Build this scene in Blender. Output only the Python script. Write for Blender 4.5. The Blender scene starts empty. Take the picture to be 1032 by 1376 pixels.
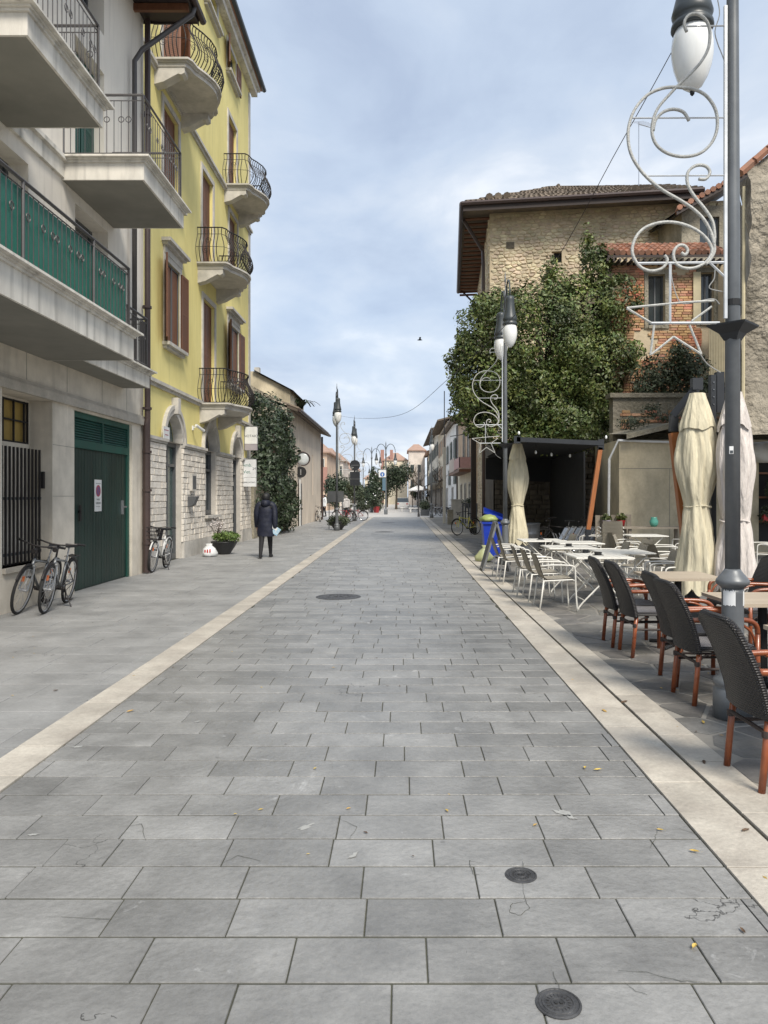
import bpy, math, random
from mathutils import Matrix, Vector
random.seed(7)
R = random.random
def U(a, b): return a + (b - a) * random.random()
C = bpy.context.scene.collection
sc = bpy.context.scene

# ------------------------------------------------------------------ camera
cam = bpy.data.objects.new('camera', bpy.data.cameras.new('camera'))
C.objects.link(cam)
cam.location = (0, 0, 1.6)
cam.rotation_euler = (math.radians(90), 0, 0)
cam.data.sensor_fit = 'VERTICAL'
cam.data.sensor_height = 36
cam.data.lens = 1000 / 1376 * 36
cam.data.shift_x = -24 / 1376
cam.data.shift_y = -21 / 1376
cam.data.clip_end = 6000
sc.camera = cam
sc.render.resolution_x, sc.render.resolution_y = 768, 1024

# ------------------------------------------------------------------ world, sun, exposure
w = bpy.data.worlds.new('World'); sc.world = w; w.use_nodes = True
nt = w.node_tree; nt.nodes.clear()
def wn(t, **k):
    n = nt.nodes.new(t)
    for a, b in k.items(): setattr(n, a, b)
    return n
def wl(a, b): nt.links.new(a, b)
sky = wn('ShaderNodeTexSky', sky_type='NISHITA', sun_disc=False,
         sun_elevation=math.radians(38), sun_rotation=math.radians(150))
tc = wn('ShaderNodeTexCoord')
sep = wn('ShaderNodeSeparateXYZ'); wl(tc.outputs['Generated'], sep.inputs[0])
zc = wn('ShaderNodeMath', operation='MAXIMUM'); wl(sep.outputs['Z'], zc.inputs[0]); zc.inputs[1].default_value = 0.0
za = wn('ShaderNodeMath', operation='ADD'); wl(zc.outputs[0], za.inputs[0]); za.inputs[1].default_value = 0.30
dx = wn('ShaderNodeMath', operation='DIVIDE'); wl(sep.outputs['X'], dx.inputs[0]); wl(za.outputs[0], dx.inputs[1])
dy = wn('ShaderNodeMath', operation='DIVIDE'); wl(sep.outputs['Y'], dy.inputs[0]); wl(za.outputs[0], dy.inputs[1])
cmb = wn('ShaderNodeCombineXYZ'); wl(dx.outputs[0], cmb.inputs[0]); wl(dy.outputs[0], cmb.inputs[1])
def wnoise(s, d, r, off, dist=0.3):
    mp = wn('ShaderNodeMapping'); mp.inputs['Location'].default_value = off
    wl(cmb.outputs[0], mp.inputs[0])
    n = wn('ShaderNodeTexNoise'); n.inputs['Scale'].default_value = s; n.inputs['Detail'].default_value = d
    n.inputs['Roughness'].default_value = r; n.inputs['Distortion'].default_value = dist
    wl(mp.outputs[0], n.inputs['Vector']); return n
def wramp(src, stops):
    r = wn('ShaderNodeValToRGB'); wl(src, r.inputs[0])
    el = r.color_ramp.elements
    while len(el) < len(stops): el.new(0.5)
    for e, (p, c) in zip(el, stops): e.position = p; e.color = (*c, 1)
    return r
n1 = wnoise(2.1, 7, .5, (3.1, 1.7, 0)); n2 = wnoise(4.2, 6, .6, (9.3, 4.1, 0), .5)
mixn = wn('ShaderNodeMath', operation='MULTIPLY_ADD'); wl(n2.outputs['Fac'], mixn.inputs[0]); mixn.inputs[1].default_value = .22
sc1 = wn('ShaderNodeMath', operation='MULTIPLY'); wl(n1.outputs['Fac'], sc1.inputs[0]); sc1.inputs[1].default_value = .78
wl(sc1.outputs[0], mixn.inputs[2])
# grey-blue cloud deck, brighter where it is thin
deck = wramp(mixn.outputs[0], [(.34, (2.55, 3.05, 3.95)), (.45, (3.1, 3.65, 4.5)), (.55, (3.75, 4.2, 4.85)), (.64, (4.9, 5.15, 5.5))])
n3 = wnoise(.8, 4, .5, (1.2, 7.7, 0))
cover = wramp(n3.outputs['Fac'], [(.35, (.85,) * 3), (.6, (.98,) * 3)])
skm = wn('ShaderNodeMix', data_type='RGBA', blend_type='MIX')
wl(cover.outputs[0], skm.inputs['Factor']); wl(sky.outputs[0], skm.inputs['A']); wl(deck.outputs[0], skm.inputs['B'])
bg = wn('ShaderNodeBackground'); bg.inputs['Strength'].default_value = 0.1
out = wn('ShaderNodeOutputWorld')
wl(skm.outputs['Result'], bg.inputs[0]); wl(bg.outputs[0], out.inputs[0])
sun = bpy.data.objects.new('sun', bpy.data.lights.new('sun', 'SUN')); C.objects.link(sun)
sun.data.energy = 2.3; sun.data.angle = math.radians(20); sun.data.color = (1, .93, .82)
sun.rotation_euler = (math.radians(40), math.radians(22), 0)
# sun comes from behind the camera, right-hand side, high
sun.rotation_euler = Vector((-.27, .60, -.75)).to_track_quat('-Z', 'Y').to_euler()
sc.view_settings.view_transform = 'Standard'; sc.view_settings.look = 'None'
sc.view_settings.gamma = 1; sc.view_settings.use_curve_mapping = False
sc.view_settings.exposure = 0.95

# ------------------------------------------------------------------ materials
MATS = {}
def M(name, col, col2=None, scale=3.0, rough=.75, metal=0, bump=0, bscale=40, rnd=0, dirt_shade=.12, dscale=.6,
      stretch=None, spec=.5, alpha=None, emis=None, veins=None, hue=0, fine=None, bdist=.02, streak=0):
    if name in MATS: return MATS[name]
    m = bpy.data.materials.new(name); m.use_nodes = True; MATS[name] = m
    t = m.node_tree; b = t.nodes['Principled BSDF']
    N = t.nodes.new; L = t.links.new
    geo = N('ShaderNodeNewGeometry'); pos = geo.outputs['Position']
    if stretch:
        mp = N('ShaderNodeMapping'); mp.inputs['Scale'].default_value = stretch; L(pos, mp.inputs[0]); spos = mp.outputs[0]
    else: spos = pos
    n = N('ShaderNodeTexNoise'); n.inputs['Scale'].default_value = scale; n.inputs['Detail'].default_value = 7
    n.inputs['Roughness'].default_value = .62; L(spos, n.inputs['Vector'])
    r = N('ShaderNodeValToRGB'); L(n.outputs['Fac'], r.inputs[0])
    r.color_ramp.elements[0].position = .33; r.color_ramp.elements[1].position = .68
    r.color_ramp.elements[0].color = (*(col2 or tuple(c * .82 for c in col)), 1); r.color_ramp.elements[1].color = (*col, 1)
    cur = r.outputs[0]
    def mul(cur, val):
        x = N('ShaderNodeMix'); x.data_type = 'RGBA'; x.blend_type = 'MULTIPLY'; x.inputs['Factor'].default_value = 1
        L(cur, x.inputs['A']); L(val, x.inputs['B']); return x.outputs['Result']
    if dirt_shade:  # noise darkening: dirt on most surfaces, shadow depth on the ivy leaves
        d = N('ShaderNodeTexNoise'); d.inputs['Scale'].default_value = dscale; d.inputs['Detail'].default_value = 8
        d.inputs['Roughness'].default_value = .65; L(spos, d.inputs['Vector'])
        mr = N('ShaderNodeMapRange'); mr.inputs['From Min'].default_value = .35; mr.inputs['From Max'].default_value = .62
        mr.inputs['To Min'].default_value = 1 - dirt_shade; mr.inputs['To Max'].default_value = 1 + dirt_shade * .25
        L(d.outputs['Fac'], mr.inputs[0]); cur = mul(cur, mr.outputs[0])
    if streak:
        sm = N('ShaderNodeMapping'); sm.inputs['Scale'].default_value = (6, 6, .35); L(pos, sm.inputs[0])
        sn = N('ShaderNodeTexNoise'); sn.inputs['Scale'].default_value = 1.3; sn.inputs['Detail'].default_value = 5; L(sm.outputs[0], sn.inputs['Vector'])
        mr = N('ShaderNodeMapRange'); mr.inputs['From Min'].default_value = .52; mr.inputs['From Max'].default_value = .72
        mr.inputs['To Min'].default_value = 1; mr.inputs['To Max'].default_value = 1 - streak
        L(sn.outputs['Fac'], mr.inputs[0]); cur = mul(cur, mr.outputs[0])
    if fine:
        fn_ = N('ShaderNodeTexNoise'); fn_.inputs['Scale'].default_value = fine[0]; fn_.inputs['Detail'].default_value = 4; fn_.inputs['Roughness'].default_value = .8; L(pos, fn_.inputs['Vector'])
        mr = N('ShaderNodeMapRange'); mr.inputs['From Min'].default_value = .3; mr.inputs['From Max'].default_value = .7
        mr.inputs['To Min'].default_value = 1 - fine[1]; mr.inputs['To Max'].default_value = 1 + fine[1]
        L(fn_.outputs['Fac'], mr.inputs[0]); cur = mul(cur, mr.outputs[0])
    if rnd:
        oi = N('ShaderNodeObjectInfo')
        ad = N('ShaderNodeMath'); ad.operation = 'ADD'; L(oi.outputs['Random'], ad.inputs[0]); L(geo.outputs['Random Per Island'], ad.inputs[1])
        fr = N('ShaderNodeMath'); fr.operation = 'FRACT'; L(ad.outputs[0], fr.inputs[0])
        mr = N('ShaderNodeMapRange'); mr.inputs['To Min'].default_value = 1 - rnd; mr.inputs['To Max'].default_value = 1 + rnd * .6
        L(fr.outputs[0], mr.inputs[0]); cur = mul(cur, mr.outputs[0])
        if hue:
            m7 = N('ShaderNodeMath'); m7.operation = 'MULTIPLY'; L(fr.outputs[0], m7.inputs[0]); m7.inputs[1].default_value = 7.31
            f7 = N('ShaderNodeMath'); f7.operation = 'FRACT'; L(m7.outputs[0], f7.inputs[0])
            hr = N('ShaderNodeMapRange'); hr.inputs['To Min'].default_value = .5 - hue; hr.inputs['To Max'].default_value = .5 + hue
            L(f7.outputs[0], hr.inputs[0])
            hs = N('ShaderNodeHueSaturation'); L(hr.outputs[0], hs.inputs['Hue']); L(cur, hs.inputs['Color']); cur = hs.outputs[0]
    if veins:      # pale scuffs + dark hairline cracks
        vn = N('ShaderNodeTexNoise'); vn.inputs['Scale'].default_value = 2.3; vn.inputs['Detail'].default_value = 9
        vn.inputs['Roughness'].default_value = .72; vn.inputs['Distortion'].default_value = 1.4; L(pos, vn.inputs['Vector'])
        mr = N('ShaderNodeMapRange'); mr.inputs['From Min'].default_value = .625; mr.inputs['From Max'].default_value = .70
        mr.inputs['To Min'].default_value = 0; mr.inputs['To Max'].default_value = veins[0]; L(vn.outputs['Fac'], mr.inputs[0])
        x = N('ShaderNodeMix'); x.data_type = 'RGBA'; L(mr.outputs[0], x.inputs['Factor']); L(cur, x.inputs['A'])
        x.inputs['B'].default_value = (.55, .55, .54, 1); cur = x.outputs['Result']
        vo = N('ShaderNodeTexVoronoi'); vo.feature = 'DISTANCE_TO_EDGE'; vo.inputs['Scale'].default_value = 1.9
        wn_ = N('ShaderNodeTexNoise'); wn_.inputs['Scale'].default_value = 5; wn_.inputs['Detail'].default_value = 6; L(pos, wn_.inputs['Vector'])
        va = N('ShaderNodeVectorMath'); va.operation = 'MULTIPLY_ADD'; L(wn_.outputs['Color'], va.inputs[0]); va.inputs[1].default_value = (.35,) * 3; L(pos, va.inputs[2])
        L(va.outputs[0], vo.inputs['Vector'])
        mr = N('ShaderNodeMapRange'); mr.inputs['From Min'].default_value = .002; mr.inputs['From Max'].default_value = .006
        mr.inputs['To Min'].default_value = veins[1]; mr.inputs['To Max'].default_value = 0; L(vo.outputs['Distance'], mr.inputs[0])
        mk = N('ShaderNodeTexNoise'); mk.inputs['Scale'].default_value = 1.1; L(pos, mk.inputs['Vector'])
        mm = N('ShaderNodeMath'); mm.operation = 'GREATER_THAN'; mm.inputs[1].default_value = .63; L(mk.outputs['Fac'], mm.inputs[0])
        mu = N('ShaderNodeMath'); mu.operation = 'MULTIPLY'; L(mr.outputs[0], mu.inputs[0]); L(mm.outputs[0], mu.inputs[1])
        x = N('ShaderNodeMix'); x.data_type = 'RGBA'; L(mu.outputs[0], x.inputs['Factor']); L(cur, x.inputs['A'])
        x.inputs['B'].default_value = (.035, .035, .033, 1); cur = x.outputs['Result']
    if veins:
        sv = N('ShaderNodeTexVoronoi'); sv.inputs['Scale'].default_value = 4.5; L(pos, sv.inputs['Vector'])
        lt = N('ShaderNodeMath'); lt.operation = 'LESS_THAN'; lt.inputs[1].default_value = .055; L(sv.outputs['Distance'], lt.inputs[0])
        sx = N('ShaderNodeSeparateXYZ'); L(sv.outputs['Color'], sx.inputs[0]); g2 = N('ShaderNodeMath'); g2.operation = 'GREATER_THAN'; g2.inputs[1].default_value = .72; L(sx.outputs['X'], g2.inputs[0])
        m2_ = N('ShaderNodeMath'); m2_.operation = 'MULTIPLY'; L(lt.outputs[0], m2_.inputs[0]); L(g2.outputs[0], m2_.inputs[1])
        m3_ = N('ShaderNodeMath'); m3_.operation = 'MULTIPLY'; L(m2_.outputs[0], m3_.inputs[0]); m3_.inputs[1].default_value = .4
        x = N('ShaderNodeMix'); x.data_type = 'RGBA'; L(m3_.outputs[0], x.inputs['Factor']); L(cur, x.inputs['A'])
        x.inputs['B'].default_value = (.08, .08, .078, 1); cur = x.outputs['Result']
    L(cur, b.inputs['Base Color'])
    rr = N('ShaderNodeMapRange'); rr.inputs['To Min'].default_value = max(.03, rough - .1); rr.inputs['To Max'].default_value = min(1, rough + .1)
    L(n.outputs['Fac'], rr.inputs[0]); L(rr.outputs[0], b.inputs['Roughness'])
    b.inputs['Metallic'].default_value = metal
    b.inputs['Specular IOR Level'].default_value = spec
    if emis: b.inputs['Emission Color'].default_value = (*emis[:3], 1); b.inputs['Emission Strength'].default_value = emis[3]
    if bump:
        bn = N('ShaderNodeTexNoise'); bn.inputs['Scale'].default_value = bscale; bn.inputs['Detail'].default_value = 5; L(spos, bn.inputs['Vector'])
        bp = N('ShaderNodeBump'); bp.inputs['Strength'].default_value = bump; bp.inputs['Distance'].default_value = bdist
        L(bn.outputs['Fac'], bp.inputs['Height']); L(bp.outputs[0], b.inputs['Normal'])
    return m
def weave(name, c1, c2, sc_=90, rough=.6):
    m = bpy.data.materials.new(name); m.use_nodes = True; MATS[name] = m
    t = m.node_tree; b = t.nodes['Principled BSDF']; N = t.nodes.new; L = t.links.new
    tcn = N('ShaderNodeTexCoord')
    ck = N('ShaderNodeTexChecker'); ck.inputs['Scale'].default_value = sc_; L(tcn.outputs['Object'], ck.inputs['Vector'])
    ck.inputs['Color1'].default_value = (*c1, 1); ck.inputs['Color2'].default_value = (*c2, 1)
    wv = N('ShaderNodeTexWave'); wv.inputs['Scale'].default_value = sc_ * .30; wv.bands_direction = 'Z'; L(tcn.outputs['Object'], wv.inputs['Vector'])
    wv2 = N('ShaderNodeTexWave'); wv2.inputs['Scale'].default_value = sc_ * .32; wv2.bands_direction = 'Y'; L(tcn.outputs['Object'], wv2.inputs['Vector'])
    ma = N('ShaderNodeMath'); ma.operation = 'ADD'; L(wv.outputs['Fac'], ma.inputs[0]); L(wv2.outputs['Fac'], ma.inputs[1])
    bp = N('ShaderNodeBump'); bp.inputs['Strength'].default_value = .7; bp.inputs['Distance'].default_value = .01
    L(ma.outputs[0], bp.inputs['Height']); L(bp.outputs[0], b.inputs['Normal'])
    L(ck.outputs['Color'], b.inputs['Base Color']); b.inputs['Roughness'].default_value = rough
    return m

slab_m = M('slate_slab', (.285, .282, .272), (.215, .213, .206), 3.2, .44, bump=.35, bscale=26, rnd=.18, dirt_shade=.22, dscale=1.9, fine=(38, .11), veins=(.55, .8), spec=.55)
pave_m = M('pavement_slab', (.32, .318, .31), (.26, .26, .255), 2.0, .58, bump=.25, bscale=22, rnd=.09, dirt_shade=.22, dscale=1.5, fine=(34, .10), veins=(.3, .6))
flag_m = M('flagstone', (.215, .205, .19), (.15, .145, .135), 2.8, .6, bump=.4, bscale=18, rnd=.28, dirt_shade=.35, dscale=1.6, hue=.02, fine=(30, .16))
trav_m = M('travertine', (.53, .49, .42), (.42, .38, .325), 3.5, .65, bump=.25, bscale=35, rnd=.10, dirt_shade=.2, dscale=2.2, fine=(45, .12))
bed_m = M('joint_mortar', (.085, .085, .058), (.045, .047, .035), 1.3, .95, dirt_shade=.3)
flagbed_m = M('flag_mortar', (.33, .31, .275), (.23, .215, .19), 2.3, .95, dirt_shade=.3)
drain_m = M('drain_black', (.03, .03, .03), None, 9, .6)
white_pl = M('white_plaster', (.84, .79, .70), (.77, .72, .64), 1.2, .85, bump=.08, bscale=60, dirt_shade=.12, dscale=.5, stretch=(1, 1, .4), streak=.14)
slabface_m = M('balcony_concrete', (.74, .71, .64), (.60, .57, .51), 1.7, .85, bump=.1, bscale=60, dirt_shade=.22, dscale=1.3, stretch=(1.5, 1.5, .5), streak=.35)
soffit_m = M('soffit_concrete', (.25, .242, .21), (.20, .195, .17), 1.5, .9, dirt_shade=.15)
clad_m = M('beige_cladding', (.70, .64, .54), (.61, .555, .465), 2.2, .75, bump=.1, bscale=50, dirt_shade=.15, dscale=1.1, streak=.14)
yel_m = M('yellow_plaster', (.82, .72, .30), (.74, .64, .25), 1.0, .88, bump=.1, bscale=90, dirt_shade=.12, dscale=.45, stretch=(1, 1, .5), streak=.10)
trim_m = M('grey_stone_trim', (.56, .53, .48), (.45, .43, .39), 3, .8, bump=.12, bscale=50, dirt_shade=.18, dscale=1.5)
base_m = M('white_rough_stone', (.80, .75, .67), (.68, .62, .54), 5, .85, bump=.6, bscale=22, rnd=.12, dirt_shade=.15)
mort_m = M('mortar', (.60, .56, .50), None, 6, .95)
green_m = M('green_paint', (.014, .085, .063), (.011, .065, .05), 4, .5, dirt_shade=.15, dscale=2, stretch=(1, 1, .4))
greend_m = M('dark_green_paint', (.014, .040, .032), (.009, .026, .021), 5, .45, dirt_shade=.25, dscale=2, stretch=(1, 1, .3))
brown_m = M('brown_shutter', (.20, .085, .042), (.15, .06, .03), 6, .55, stretch=(3, 3, 1), rnd=.1)
wood_m = M('orange_wood', (.42, .15, .045), (.30, .10, .03), 7, .5, stretch=(4, 4, .7))
iron_m = M('black_iron', (.03, .027, .028), None, 8, .5, metal=.4, dirt_shade=0)
pipe_m = M('brown_pipe', (.065, .042, .036), (.05, .033, .03), 3, .45, dirt_shade=.2)
grail_m = M('grey_rail', (.10, .095, .095), None, 8, .5, metal=.3, dirt_shade=0)
glass_m = M('dark_glass', (.035, .045, .05), None, 2, .1, dirt_shade=0, spec=.9)
gglass_m = M('green_glass', (.08, .12, .11), (.05, .08, .075), 1.5, .12, dirt_shade=0, spec=.9)
frame_m = M('grey_frame', (.10, .105, .11), None, 5, .45, dirt_shade=.1)
post_m = M('grey_post_paint', (.16, .17, .18), (.135, .145, .155), 3, .42, dirt_shade=.18, dscale=3, metal=.2)
dpost_m = M('dark_post_paint', (.055, .065, .07), None, 5, .4, dirt_shade=.1)
globe_m = M('opal_globe', (.80, .81, .80), (.76, .77, .76), 3, .18, dirt_shade=0)
deco_m = M('pale_rope_light', (.55, .55, .52), (.34, .34, .32), 60, .45, dirt_shade=.1, bump=.3, bscale=120)
alu_m = M('white_metal_bar', (.62, .64, .66), None, 8, .4, metal=.3, dirt_shade=.1)
wmetal_m = M('white_paint_metal', (.76, .74, .68), None, 8, .45, dirt_shade=.08)
taupe_m = weave('taupe_mesh', (.44, .40, .32), (.36, .32, .25), 150)
rattan_m = weave('black_rattan', (.026, .023, .023), (.008, .007, .008), 75, .45)
seat_m = weave('grey_weave_seat', (.32, .31, .32), (.05, .045, .05), 110, .6)
bamboo_m = M('red_brown_bamboo', (.32, .088, .028), (.20, .05, .018), 9, .3, dirt_shade=.25, dscale=5, spec=.7)
cream_m = M('cream_canvas', (.70, .64, .47), (.60, .54, .39), 2.5, .9, bump=1, bscale=4, dirt_shade=.22, dscale=2, stretch=(5, 5, .9), bdist=.028)
pink_m = M('pale_pink_canvas', (.72, .66, .61), (.63, .57, .53), 2.5, .9, bump=1, bscale=4, dirt_shade=.18, dscale=2, stretch=(5, 5, .9), bdist=.05)
black_m = M('black_fabric', (.012, .013, .015), None, 5, .7, dirt_shade=0)
bsteel_m = M('black_steel', (.022, .025, .03), None, 5, .45, dirt_shade=0)
ttop_m = M('beige_tabletop', (.50, .42, .32), (.44, .36, .27), 5, .45, stretch=(1, 6, 1))
rubber_m = M('tyre_rubber', (.018, .018, .018), None, 9, .8, dirt_shade=0)
chrome_m = M('bike_steel', (.55, .56, .58), None, 9, .3, metal=.8, dirt_shade=0)
silver_m = M('silver_paint', (.22, .23, .24), None, 9, .35, metal=.5, dirt_shade=0)
bwhite_m = M('white_bike_paint', (.72, .72, .70), None, 9, .35, dirt_shade=0)
orange_m = M('orange_reflector', (.7, .16, .03), None, 9, .3, dirt_shade=0)
rub_m = M('rubble_stone', (.76, .65, .47), (.62, .52, .37), 6, .92, bump=.7, bscale=14, rnd=.17, dirt_shade=.3, dscale=.8, hue=.02)
rubd_m = M('shaded_rubble', (.17, .145, .11), (.10, .085, .065), 5, .92, bump=.7, bscale=14, rnd=.3, dirt_shade=.3)  # darker copy of rubble_stone, deep shade put into the colour
rubmort_m = M('rubble_mortar', (.62, .52, .37), (.50, .41, .28), 3, .95, bump=.5, bscale=25)
brick_m = M('red_brick', (.60, .25, .13), (.56, .40, .24), 1.0, .9, bump=.4, bscale=30, rnd=.32, dirt_shade=.3, dscale=.9, hue=.025)
tile_m = M('old_roof_tile', (.20, .155, .115), (.12, .10, .08), 3, .9, bump=.4, bscale=25, rnd=.35, dirt_shade=.25)
rtile_m = M('red_roof_tile', (.42, .19, .115), (.26, .15, .105), 3, .85, bump=.3, bscale=25, rnd=.35, dirt_shade=.3)
eave_m = M('dark_eave_wood', (.045, .032, .028), None, 5, .7)
rend_m = M('rough_grey_render', (.44, .39, .31), (.27, .24, .19), 1.8, .95, bump=1, bscale=7, dirt_shade=.4, dscale=.7, bdist=.14, fine=(22, .2))
conc_m = M('weathered_concrete', (.38, .34, .27), (.23, .21, .155), 1.4, .95, bump=.8, bscale=12, dirt_shade=.4, dscale=.8, bdist=.06, fine=(25, .18))
beige_m = M('stained_beige_plaster', (.60, .52, .37), (.50, .43, .30), 1.1, .88, bump=.15, bscale=20, dirt_shade=.4, dscale=.9, stretch=(1, 1, .6), fine=(14, .08))
corr_m = M('cream_corrugated', (.60, .52, .34), None, 4, .7, dirt_shade=.2)
soil_m = M('soil', (.05, .035, .025), None, 9, .95)
leaf_m = M('ivy_leaf', (.16, .20, .048), (.055, .085, .024), 1.1, .5, rnd=.4, dirt_shade=.45, dscale=.55, hue=.035)  # broad noise paints shadow depth between the ivy clumps
leafd_m = M('dark_leaf', (.045, .070, .032), (.028, .046, .022), 1.4, .5, rnd=.45, dirt_shade=.3, hue=.02)
leafb_m = M('shrub_leaf', (.075, .095, .05), (.045, .06, .03), 1.4, .55, rnd=.45, dirt_shade=.3, hue=.02)
bark_m = M('bark', (.09, .07, .05), None, 12, .9, bump=.5, bscale=20)
pot_m = M('dark_pot', (.025, .026, .028), None, 5, .45)
blue_m = M('blue_plastic', (.012, .045, .42), None, 5, .35, dirt_shade=.1)
navy_m = M('navy_coat', (.007, .010, .028), (.005, .007, .018), 9, .65, dirt_shade=0, bump=.4, bscale=14)
blk_m = M('black_cloth', (.010, .010, .012), None, 9, .8, dirt_shade=0)
skin_m = M('skin', (.45, .26, .19), None, 9, .6, dirt_shade=0)
red_m = M('red_paint', (.5, .03, .03), None, 5, .4, dirt_shade=.05)
signw_m = M('sign_white', (.74, .75, .75), None, 5, .4, dirt_shade=.05)
lilac_m = M('sign_grey_lilac', (.38, .35, .38), None, 5, .4, dirt_shade=.05)
ink_m = M('sign_ink', (.05, .06, .07), None, 5, .5, dirt_shade=0)
gink_m = M('sign_green_ink', (.03, .17, .12), None, 5, .5, dirt_shade=0)
pink_ink = M('sign_plum_ink', (.36, .06, .10), None, 5, .5, dirt_shade=0)
blue_ink = M('sign_blue', (.02, .12, .40), None, 5, .5, dirt_shade=0)
lid_m = M('cast_iron', (.12, .12, .122), (.05, .05, .052), 12, .55, metal=.4, dirt_shade=.2, dscale=8, bump=.3, bscale=60)
plaza_m = M('pale_plaza_paving', (.50, .48, .45), (.43, .41, .385), .8, .7, dirt_shade=.1)
ground_m = M('far_ground', (.22, .21, .19), None, .05, .95)

# ------------------------------------------------------------------ mesh helpers
ORG = {}
def link(o, parent=None, org=None):
    C.objects.link(o)
    if parent is not None: o.parent = parent; ORG[o.name] = ORG.get(parent.name, Vector((0, 0, 0)))
    elif org is not None: ORG[o.name] = Vector(org)
    return o
def tag(o, label=None, cat=None, group=None, kind=None):
    if label: o['label'] = label
    if cat: o['category'] = cat
    if group: o['group'] = group
    if kind: o['kind'] = kind
    return o
def thing(name, loc, label, cat, group=None):
    o = bpy.data.objects.new(name, None); o.empty_display_size = .2
    link(o, None, loc); o.location = loc
    return tag(o, label, cat, group)
class MB:
    def __init__(s): s.v = []; s.f = []; s.m = []
    def q(s, *pts, mi=0):
        n = len(s.v); s.v += [tuple(p) for p in pts]; s.f.append(tuple(range(n, n + len(pts)))); s.m.append(mi); return s
    def box(s, x0, x1, y0, y1, z0, z1, mi=0):
        if x0 > x1: x0, x1 = x1, x0
        if y0 > y1: y0, y1 = y1, y0
        if z0 > z1: z0, z1 = z1, z0
        n = len(s.v)
        s.v += [(x0,y0,z0),(x1,y0,z0),(x1,y1,z0),(x0,y1,z0),(x0,y0,z1),(x1,y0,z1),(x1,y1,z1),(x0,y1,z1)]
        for f in ((3,2,1,0),(4,5,6,7),(0,1,5,4),(1,2,6,5),(2,3,7,6),(3,0,4,7)): s.f.append(tuple(n+i for i in f)); s.m.append(mi)
        return s
    def rbox(s, c, size, rot, mi=0):
        n = len(s.v); a, b, d = [k / 2 for k in size]; c = Vector(c)
        for z in (-d, d):
            for x, y in ((-a,-b),(a,-b),(a,b),(-a,b)): s.v.append(tuple(c + rot @ Vector((x, y, z))))
        for f in ((3,2,1,0),(4,5,6,7),(0,1,5,4),(1,2,6,5),(2,3,7,6),(3,0,4,7)): s.f.append(tuple(n+i for i in f)); s.m.append(mi)
        return s
    def tube(s, pts, r, n=6, closed=False, mi=0, cap=True):
        pts = [Vector(p) for p in pts]; k = len(pts); base = len(s.v)
        rs = r if isinstance(r, (list, tuple)) else [r] * k
        up = None
        for i, p in enumerate(pts):
            if closed: d = pts[(i+1) % k] - pts[i-1]
            else: d = pts[min(i+1, k-1)] - pts[max(i-1, 0)]
            if d.length < 1e-9: d = Vector((0, 0, 1))
            d.normalize()
            if up is None:
                up = Vector((0, 0, 1)) if abs(d.z) < .9 else Vector((1, 0, 0))
            a = d.cross(up)
            if a.length < 1e-4: a = d.orthogonal()
            a.normalize(); b = a.cross(d).normalized(); up = b
            for j in range(n):
                t = 2 * math.pi * j / n
                s.v.append(tuple(p + (a * math.cos(t) + b * math.sin(t)) * rs[i]))
        for i in range(k if closed else k - 1):
            i2 = (i + 1) % k
            for j in range(n):
                j2 = (j + 1) % n
                s.f.append((base+i*n+j, base+i*n+j2, base+i2*n+j2, base+i2*n+j)); s.m.append(mi)
        if cap and not closed:
            s.f.append(tuple(base+j for j in range(n))[::-1]); s.m.append(mi)
            s.f.append(tuple(base+(k-1)*n+j for j in range(n))); s.m.append(mi)
        return s
    def lathe(s, prof, c=(0, 0, 0), n=16, mi=0, fn=None):
        base = len(s.v); k = len(prof)
        for i, (r, z) in enumerate(prof):
            for j in range(n):
                t = 2 * math.pi * j / n; rr = r * (fn(t, z) if fn else 1)
                s.v.append((c[0] + rr * math.cos(t), c[1] + rr * math.sin(t), c[2] + z))
        for i in range(k - 1):
            for j in range(n):
                j2 = (j + 1) % n
                s.f.append((base+i*n+j, base+i*n+j2, base+(i+1)*n+j2, base+(i+1)*n+j)); s.m.append(mi)
        s.f.append(tuple(base+j for j in range(n))[::-1]); s.m.append(mi)
        s.f.append(tuple(base+(k-1)*n+j for j in range(n))); s.m.append(mi)
        return s
    def mesh(s, name, mats, org=(0, 0, 0), smooth=False):
        me = bpy.data.meshes.new(name)
        o = Vector(org)
        me.from_pydata([(p[0]-o.x, p[1]-o.y, p[2]-o.z) for p in s.v], [], s.f)
        if not isinstance(mats, (list, tuple)): mats = [mats]
        for m in mats: me.materials.append(m)
        if len(mats) > 1: me.polygons.foreach_set('material_index', s.m)
        if smooth:
            me.polygons.foreach_set('use_smooth', [len(f) <= 4 for f in s.f])
        me.update(); return me
    def build(s, name, mat, parent=None, smooth=False, kind=None, org=(0, 0, 0)):
        og = ORG.get(parent.name, Vector((0, 0, 0))) if parent is not None else Vector(org)
        o = bpy.data.objects.new(name, s.mesh(name, mat, og, smooth))
        link(o, parent, org)
        if parent is None: o.location = org
        if kind: o['kind'] = kind
        return o
def children(o): return [c for c in bpy.data.objects if c.parent == o]
def copy_tree(o, loc=None, rz=None, label=None, scale=None, parent=None, kids=None):
    if kids is None:
        kids = {}
        for c in bpy.data.objects:
            if c.parent is not None: kids.setdefault(c.parent.name, []).append(c)
    c = o.copy(); C.objects.link(c)
    if parent is not None: c.parent = parent
    for ch in kids.get(o.name, []): copy_tree(ch, parent=c, kids=kids)
    if loc is not None: c.location = loc
    if rz is not None: c.rotation_euler = (0, 0, rz)
    if scale is not None: c.scale = scale
    if label: c['label'] = label
    return c
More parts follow.
